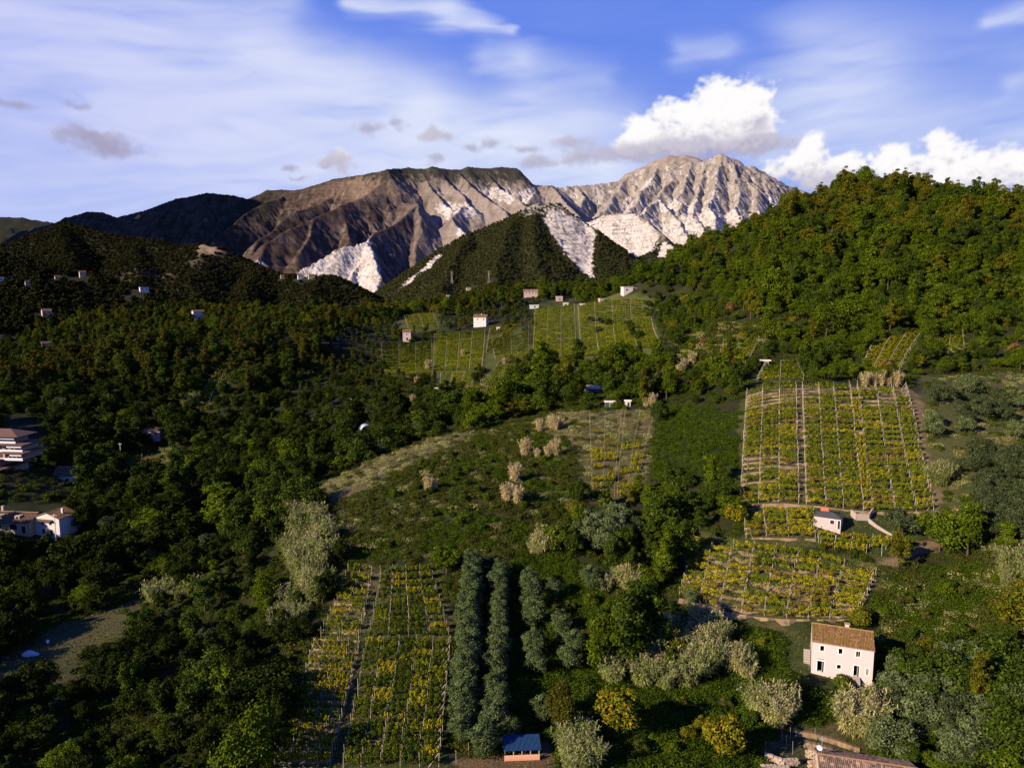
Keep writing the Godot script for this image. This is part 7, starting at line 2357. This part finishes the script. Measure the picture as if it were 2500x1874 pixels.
func poles_and_pylons() -> void:
	for e in [[Vector2(-152.8, -281.6), 9.0, "white pole on the slope left of the pink house"], [Vector2(-148.8, -313.6), 8.0, "white pole right beside the pink house"], [Vector2(-68.2, -306.6), 9.0, "white pole at the edge of the wooded hollow"], [Vector2(-120.8, -188.2), 8.0, "grey pole in front of the tall white house"]]:
		var p := on_ground(e[0])
		var o := thing("utility_pole", e[2], "pole", p)
		var g := Geo.new()
		g.tube(Vector3(0, -1, 0), Vector3(0, e[1], 0), 0.14, 0.09, 7)
		part("shaft", g.mesh(), plain("pole concrete", lin(0.55, 0.55, 0.53)), o)
		part("crossarm", box_geo(Vector3(-0.7, e[1] - 0.5, -0.05), Vector3(0.7, e[1] - 0.4, 0.05)), plain("pole concrete", Color.WHITE), o)
	for e in [[Vector2(-188, -2328), "left of the two lattice pylons on the pointed hill"], [Vector2(-70, -2250), "right of the two lattice pylons on the pointed hill"]]:
		var q: Vector2 = e[0]
		var at := Vector3(q.x, massif_height(massif("pyramid"), q.x, q.y, -25.0, 12.0, 10.0, 90.0, 5.0) - 1.0, q.y)
		var o := thing("power_pylon", e[1], "pylon", at)
		var steel := plain("pylon steel", lin(0.30, 0.27, 0.24), 0.6)
		var h := 38.0
		for s in [[-1, -1], [1, -1], [1, 1], [-1, 1]]:
			var g := Geo.new()
			g.tube(Vector3(s[0] * 3.6, -3, s[1] * 3.6), Vector3(s[0] * 0.7, h * 0.7, s[1] * 0.7), 0.35, 0.3, 4)
			g.tube(Vector3(s[0] * 0.7, h * 0.7, s[1] * 0.7), Vector3(0, h, 0), 0.3, 0.2, 4)
			part("leg", g.mesh(), steel, o)
		var br := Geo.new()
		for k in 6:
			var f0 := k / 6.0
			var f1 := (k + 1) / 6.0
			var a := lerpf(3.6, 0.7, f0)
			var b := lerpf(3.6, 0.7, f1)
			for s in [-1.0, 1.0]:
				br.tube(Vector3(-a, h * 0.7 * f0, s * a), Vector3(b, h * 0.7 * f1, s * b), 0.18, 0.18, 3)
				br.tube(Vector3(a, h * 0.7 * f0, s * a), Vector3(-b, h * 0.7 * f1, s * b), 0.18, 0.18, 3)
		part("bracing", br.mesh(), steel, o)
		for y in [0.72, 0.82, 0.92]:
			var g := Geo.new()
			g.tube(Vector3(-5.5, h * y, 0), Vector3(5.5, h * y, 0), 0.28, 0.28, 4)
			part("crossarm", g.mesh(), steel, o)
		far_clear.append([q, 14.0])

func odds_and_ends() -> void:
	# white barrel by the farmhouse
	var p := on_ground(Vector2(51.6, -108.5))
	var o := thing("water_barrel", "white plastic barrel on the grass in front of the farmhouse", "barrel", p)
	var g := Geo.new()
	g.tube(Vector3(0, -0.1, 0), Vector3(0, 0.25, 0), 0.32, 0.36, 14)
	g.tube(Vector3(0, 0.25, 0), Vector3(0, 0.75, 0), 0.36, 0.33, 14)
	part("drum", g.mesh(), plain("white plastic", lin(0.80, 0.80, 0.82), 0.5), o)
	var lid := Geo.new()
	lid.tube(Vector3(0, 0.75, 0), Vector3(0, 0.8, 0), 0.35, 0.35, 14)
	part("lid", lid.mesh(), plain("white plastic", Color.WHITE), o)
	# plastic sheet over a heap in the small field
	p = on_ground(Vector2(-86.4, -124.5))
	o = thing("covered_heap", "heap under grey white plastic sheet on the small brown field", "heap", p)
	var r := RandomNumberGenerator.new()
	r.seed = 12
	var ar := 14
	var sheet := Geo.new()
	var rings := []
	for j in 5:
		var ring := []
		for i in ar:
			var a := TAU * i / ar
			var rad := lerpf(1.0, 0.0, j / 4.0)
			ring.append(Vector3(cos(a) * 1.7 * rad * r.randf_range(0.8, 1.15), 0.75 * (1.0 - rad * rad) * r.randf_range(0.8, 1.2), sin(a) * 0.9 * rad * r.randf_range(0.8, 1.15)))
		rings.append(ring)
	for j in 4:
		for i in ar:
			sheet.quad(rings[j][(i + 1) % ar], rings[j][i], rings[j + 1][i], rings[j + 1][(i + 1) % ar])
	part("sheet", sheet.mesh(), plain("plastic sheet", lin(0.42, 0.42, 0.46), 0.45), o)
	p = on_ground(Vector2(-85.7, -128.6))
	o = thing("feed_bucket", "small white bucket beside the covered heap on the brown field", "bucket", p)
	g = Geo.new()
	g.tube(Vector3(0, 0, 0), Vector3(0, 0.5, 0), 0.22, 0.3, 12)
	part("pail", g.mesh(), plain("white plastic", Color.WHITE), o)
	var hd := Geo.new()
	for k in 6:
		hd.tube(Vector3(cos(PI * k / 6.0) * 0.3, 0.5 + sin(PI * k / 6.0) * 0.25, 0), Vector3(cos(PI * (k + 1) / 6.0) * 0.3, 0.5 + sin(PI * (k + 1) / 6.0) * 0.25, 0), 0.015, 0.015, 4)
	part("handle", hd.mesh(), plain("white plastic", Color.WHITE), o)
	# polytunnel in the hollow
	p = on_ground(Vector2(-58.7, -290.9))
	o = thing("polytunnel", "small pale blue polytunnel in the wooded hollow", "greenhouse", p, "", 0.4)
	var tunnel := Geo.new()
	for k in 10:
		var a0 := PI * k / 10
		var a1 := PI * (k + 1) / 10
		tunnel.quad(Vector3(cos(a0) * 2.4, sin(a0) * 2.3, 2.2), Vector3(cos(a0) * 2.4, sin(a0) * 2.3, -2.2), Vector3(cos(a1) * 2.4, sin(a1) * 2.3, -2.2), Vector3(cos(a1) * 2.4, sin(a1) * 2.3, 2.2))
	part("cover", tunnel.mesh(), plain("blue film", lin(0.30, 0.38, 0.50), 0.4), o)
	for z in [-2.2, 0.0, 2.2]:
		var hoop := Geo.new()
		for k in 10:
			var a0 := PI * k / 10
			var a1 := PI * (k + 1) / 10
			hoop.tube(Vector3(cos(a0) * 2.45, sin(a0) * 2.35, z), Vector3(cos(a1) * 2.45, sin(a1) * 2.35, z), 0.05, 0.05, 4)
		part("hoop", hoop.mesh(), plain("pole concrete", Color.WHITE), o)
	clear_view(p, 25.0, 4.0)
	# garden beds by the tiled roof
	var beds := [[PackedVector2Array([Vector2(39.8, -96.3), Vector2(42.4, -95.8), Vector2(44.6, -95), Vector2(47.6, -93.4)]), 0.8, "upper bed of bare tan soil in the garden above the tiled roof"], [PackedVector2Array([Vector2(40.1, -94.1), Vector2(41.8, -93.6), Vector2(43.7, -92.9)]), 0.8, "lower bed of bare tan soil in the garden above the tiled roof"], [PackedVector2Array([Vector2(40, -91.9), Vector2(41.7, -91.8), Vector2(43.1, -91.5)]), 0.5, "narrow straw bed beside the garden wall"]]
	for b in beds:
		var line: PackedVector2Array = b[0]
		var bg := Geo.new()
		var n := 24
		for i in n:
			var a := along(line, float(i) / n)
			var c := along(line, float(i + 1) / n)
			var s := (c - a).orthogonal().normalized() * float(b[1])
			var f := 0.85 + 0.4 * fnl2.get_noise_2d(a.x * 3.0, a.y * 3.0)
			bg.quad(on_ground(a + s, 0.02), on_ground(c + s, 0.02), on_ground(c, 0.22), on_ground(a, 0.22), Color(0.30, 0.205, 0.115) * f)
			bg.quad(on_ground(a, 0.22), on_ground(c, 0.22), on_ground(c - s, 0.02), on_ground(a - s, 0.02), Color(0.30, 0.205, 0.115) * f)
		var m := part("garden_bed", bg.mesh(), vcol("bed soil", 0.97, 0.1), self)
		tag(m, b[2], "garden bed")
	for e in [Vector2(37.2, -94.2), Vector2(37.3, -92.8), Vector2(38.5, -94.6), Vector2(37.7, -91.6), Vector2(42, -94.8), Vector2(33.8, -90.8)]:
		var q := on_ground(e)
		tag(part("garden_stake", post_mesh, mats["weathered post"], self, Transform3D(Basis(Vector3(0.3, 0.1, 1).normalized(), 0.12).scaled(Vector3(0.45, 0.95, 0.45)), q)), "thin pale stake in the garden above the tiled roof", "stake", "stakes in the garden")
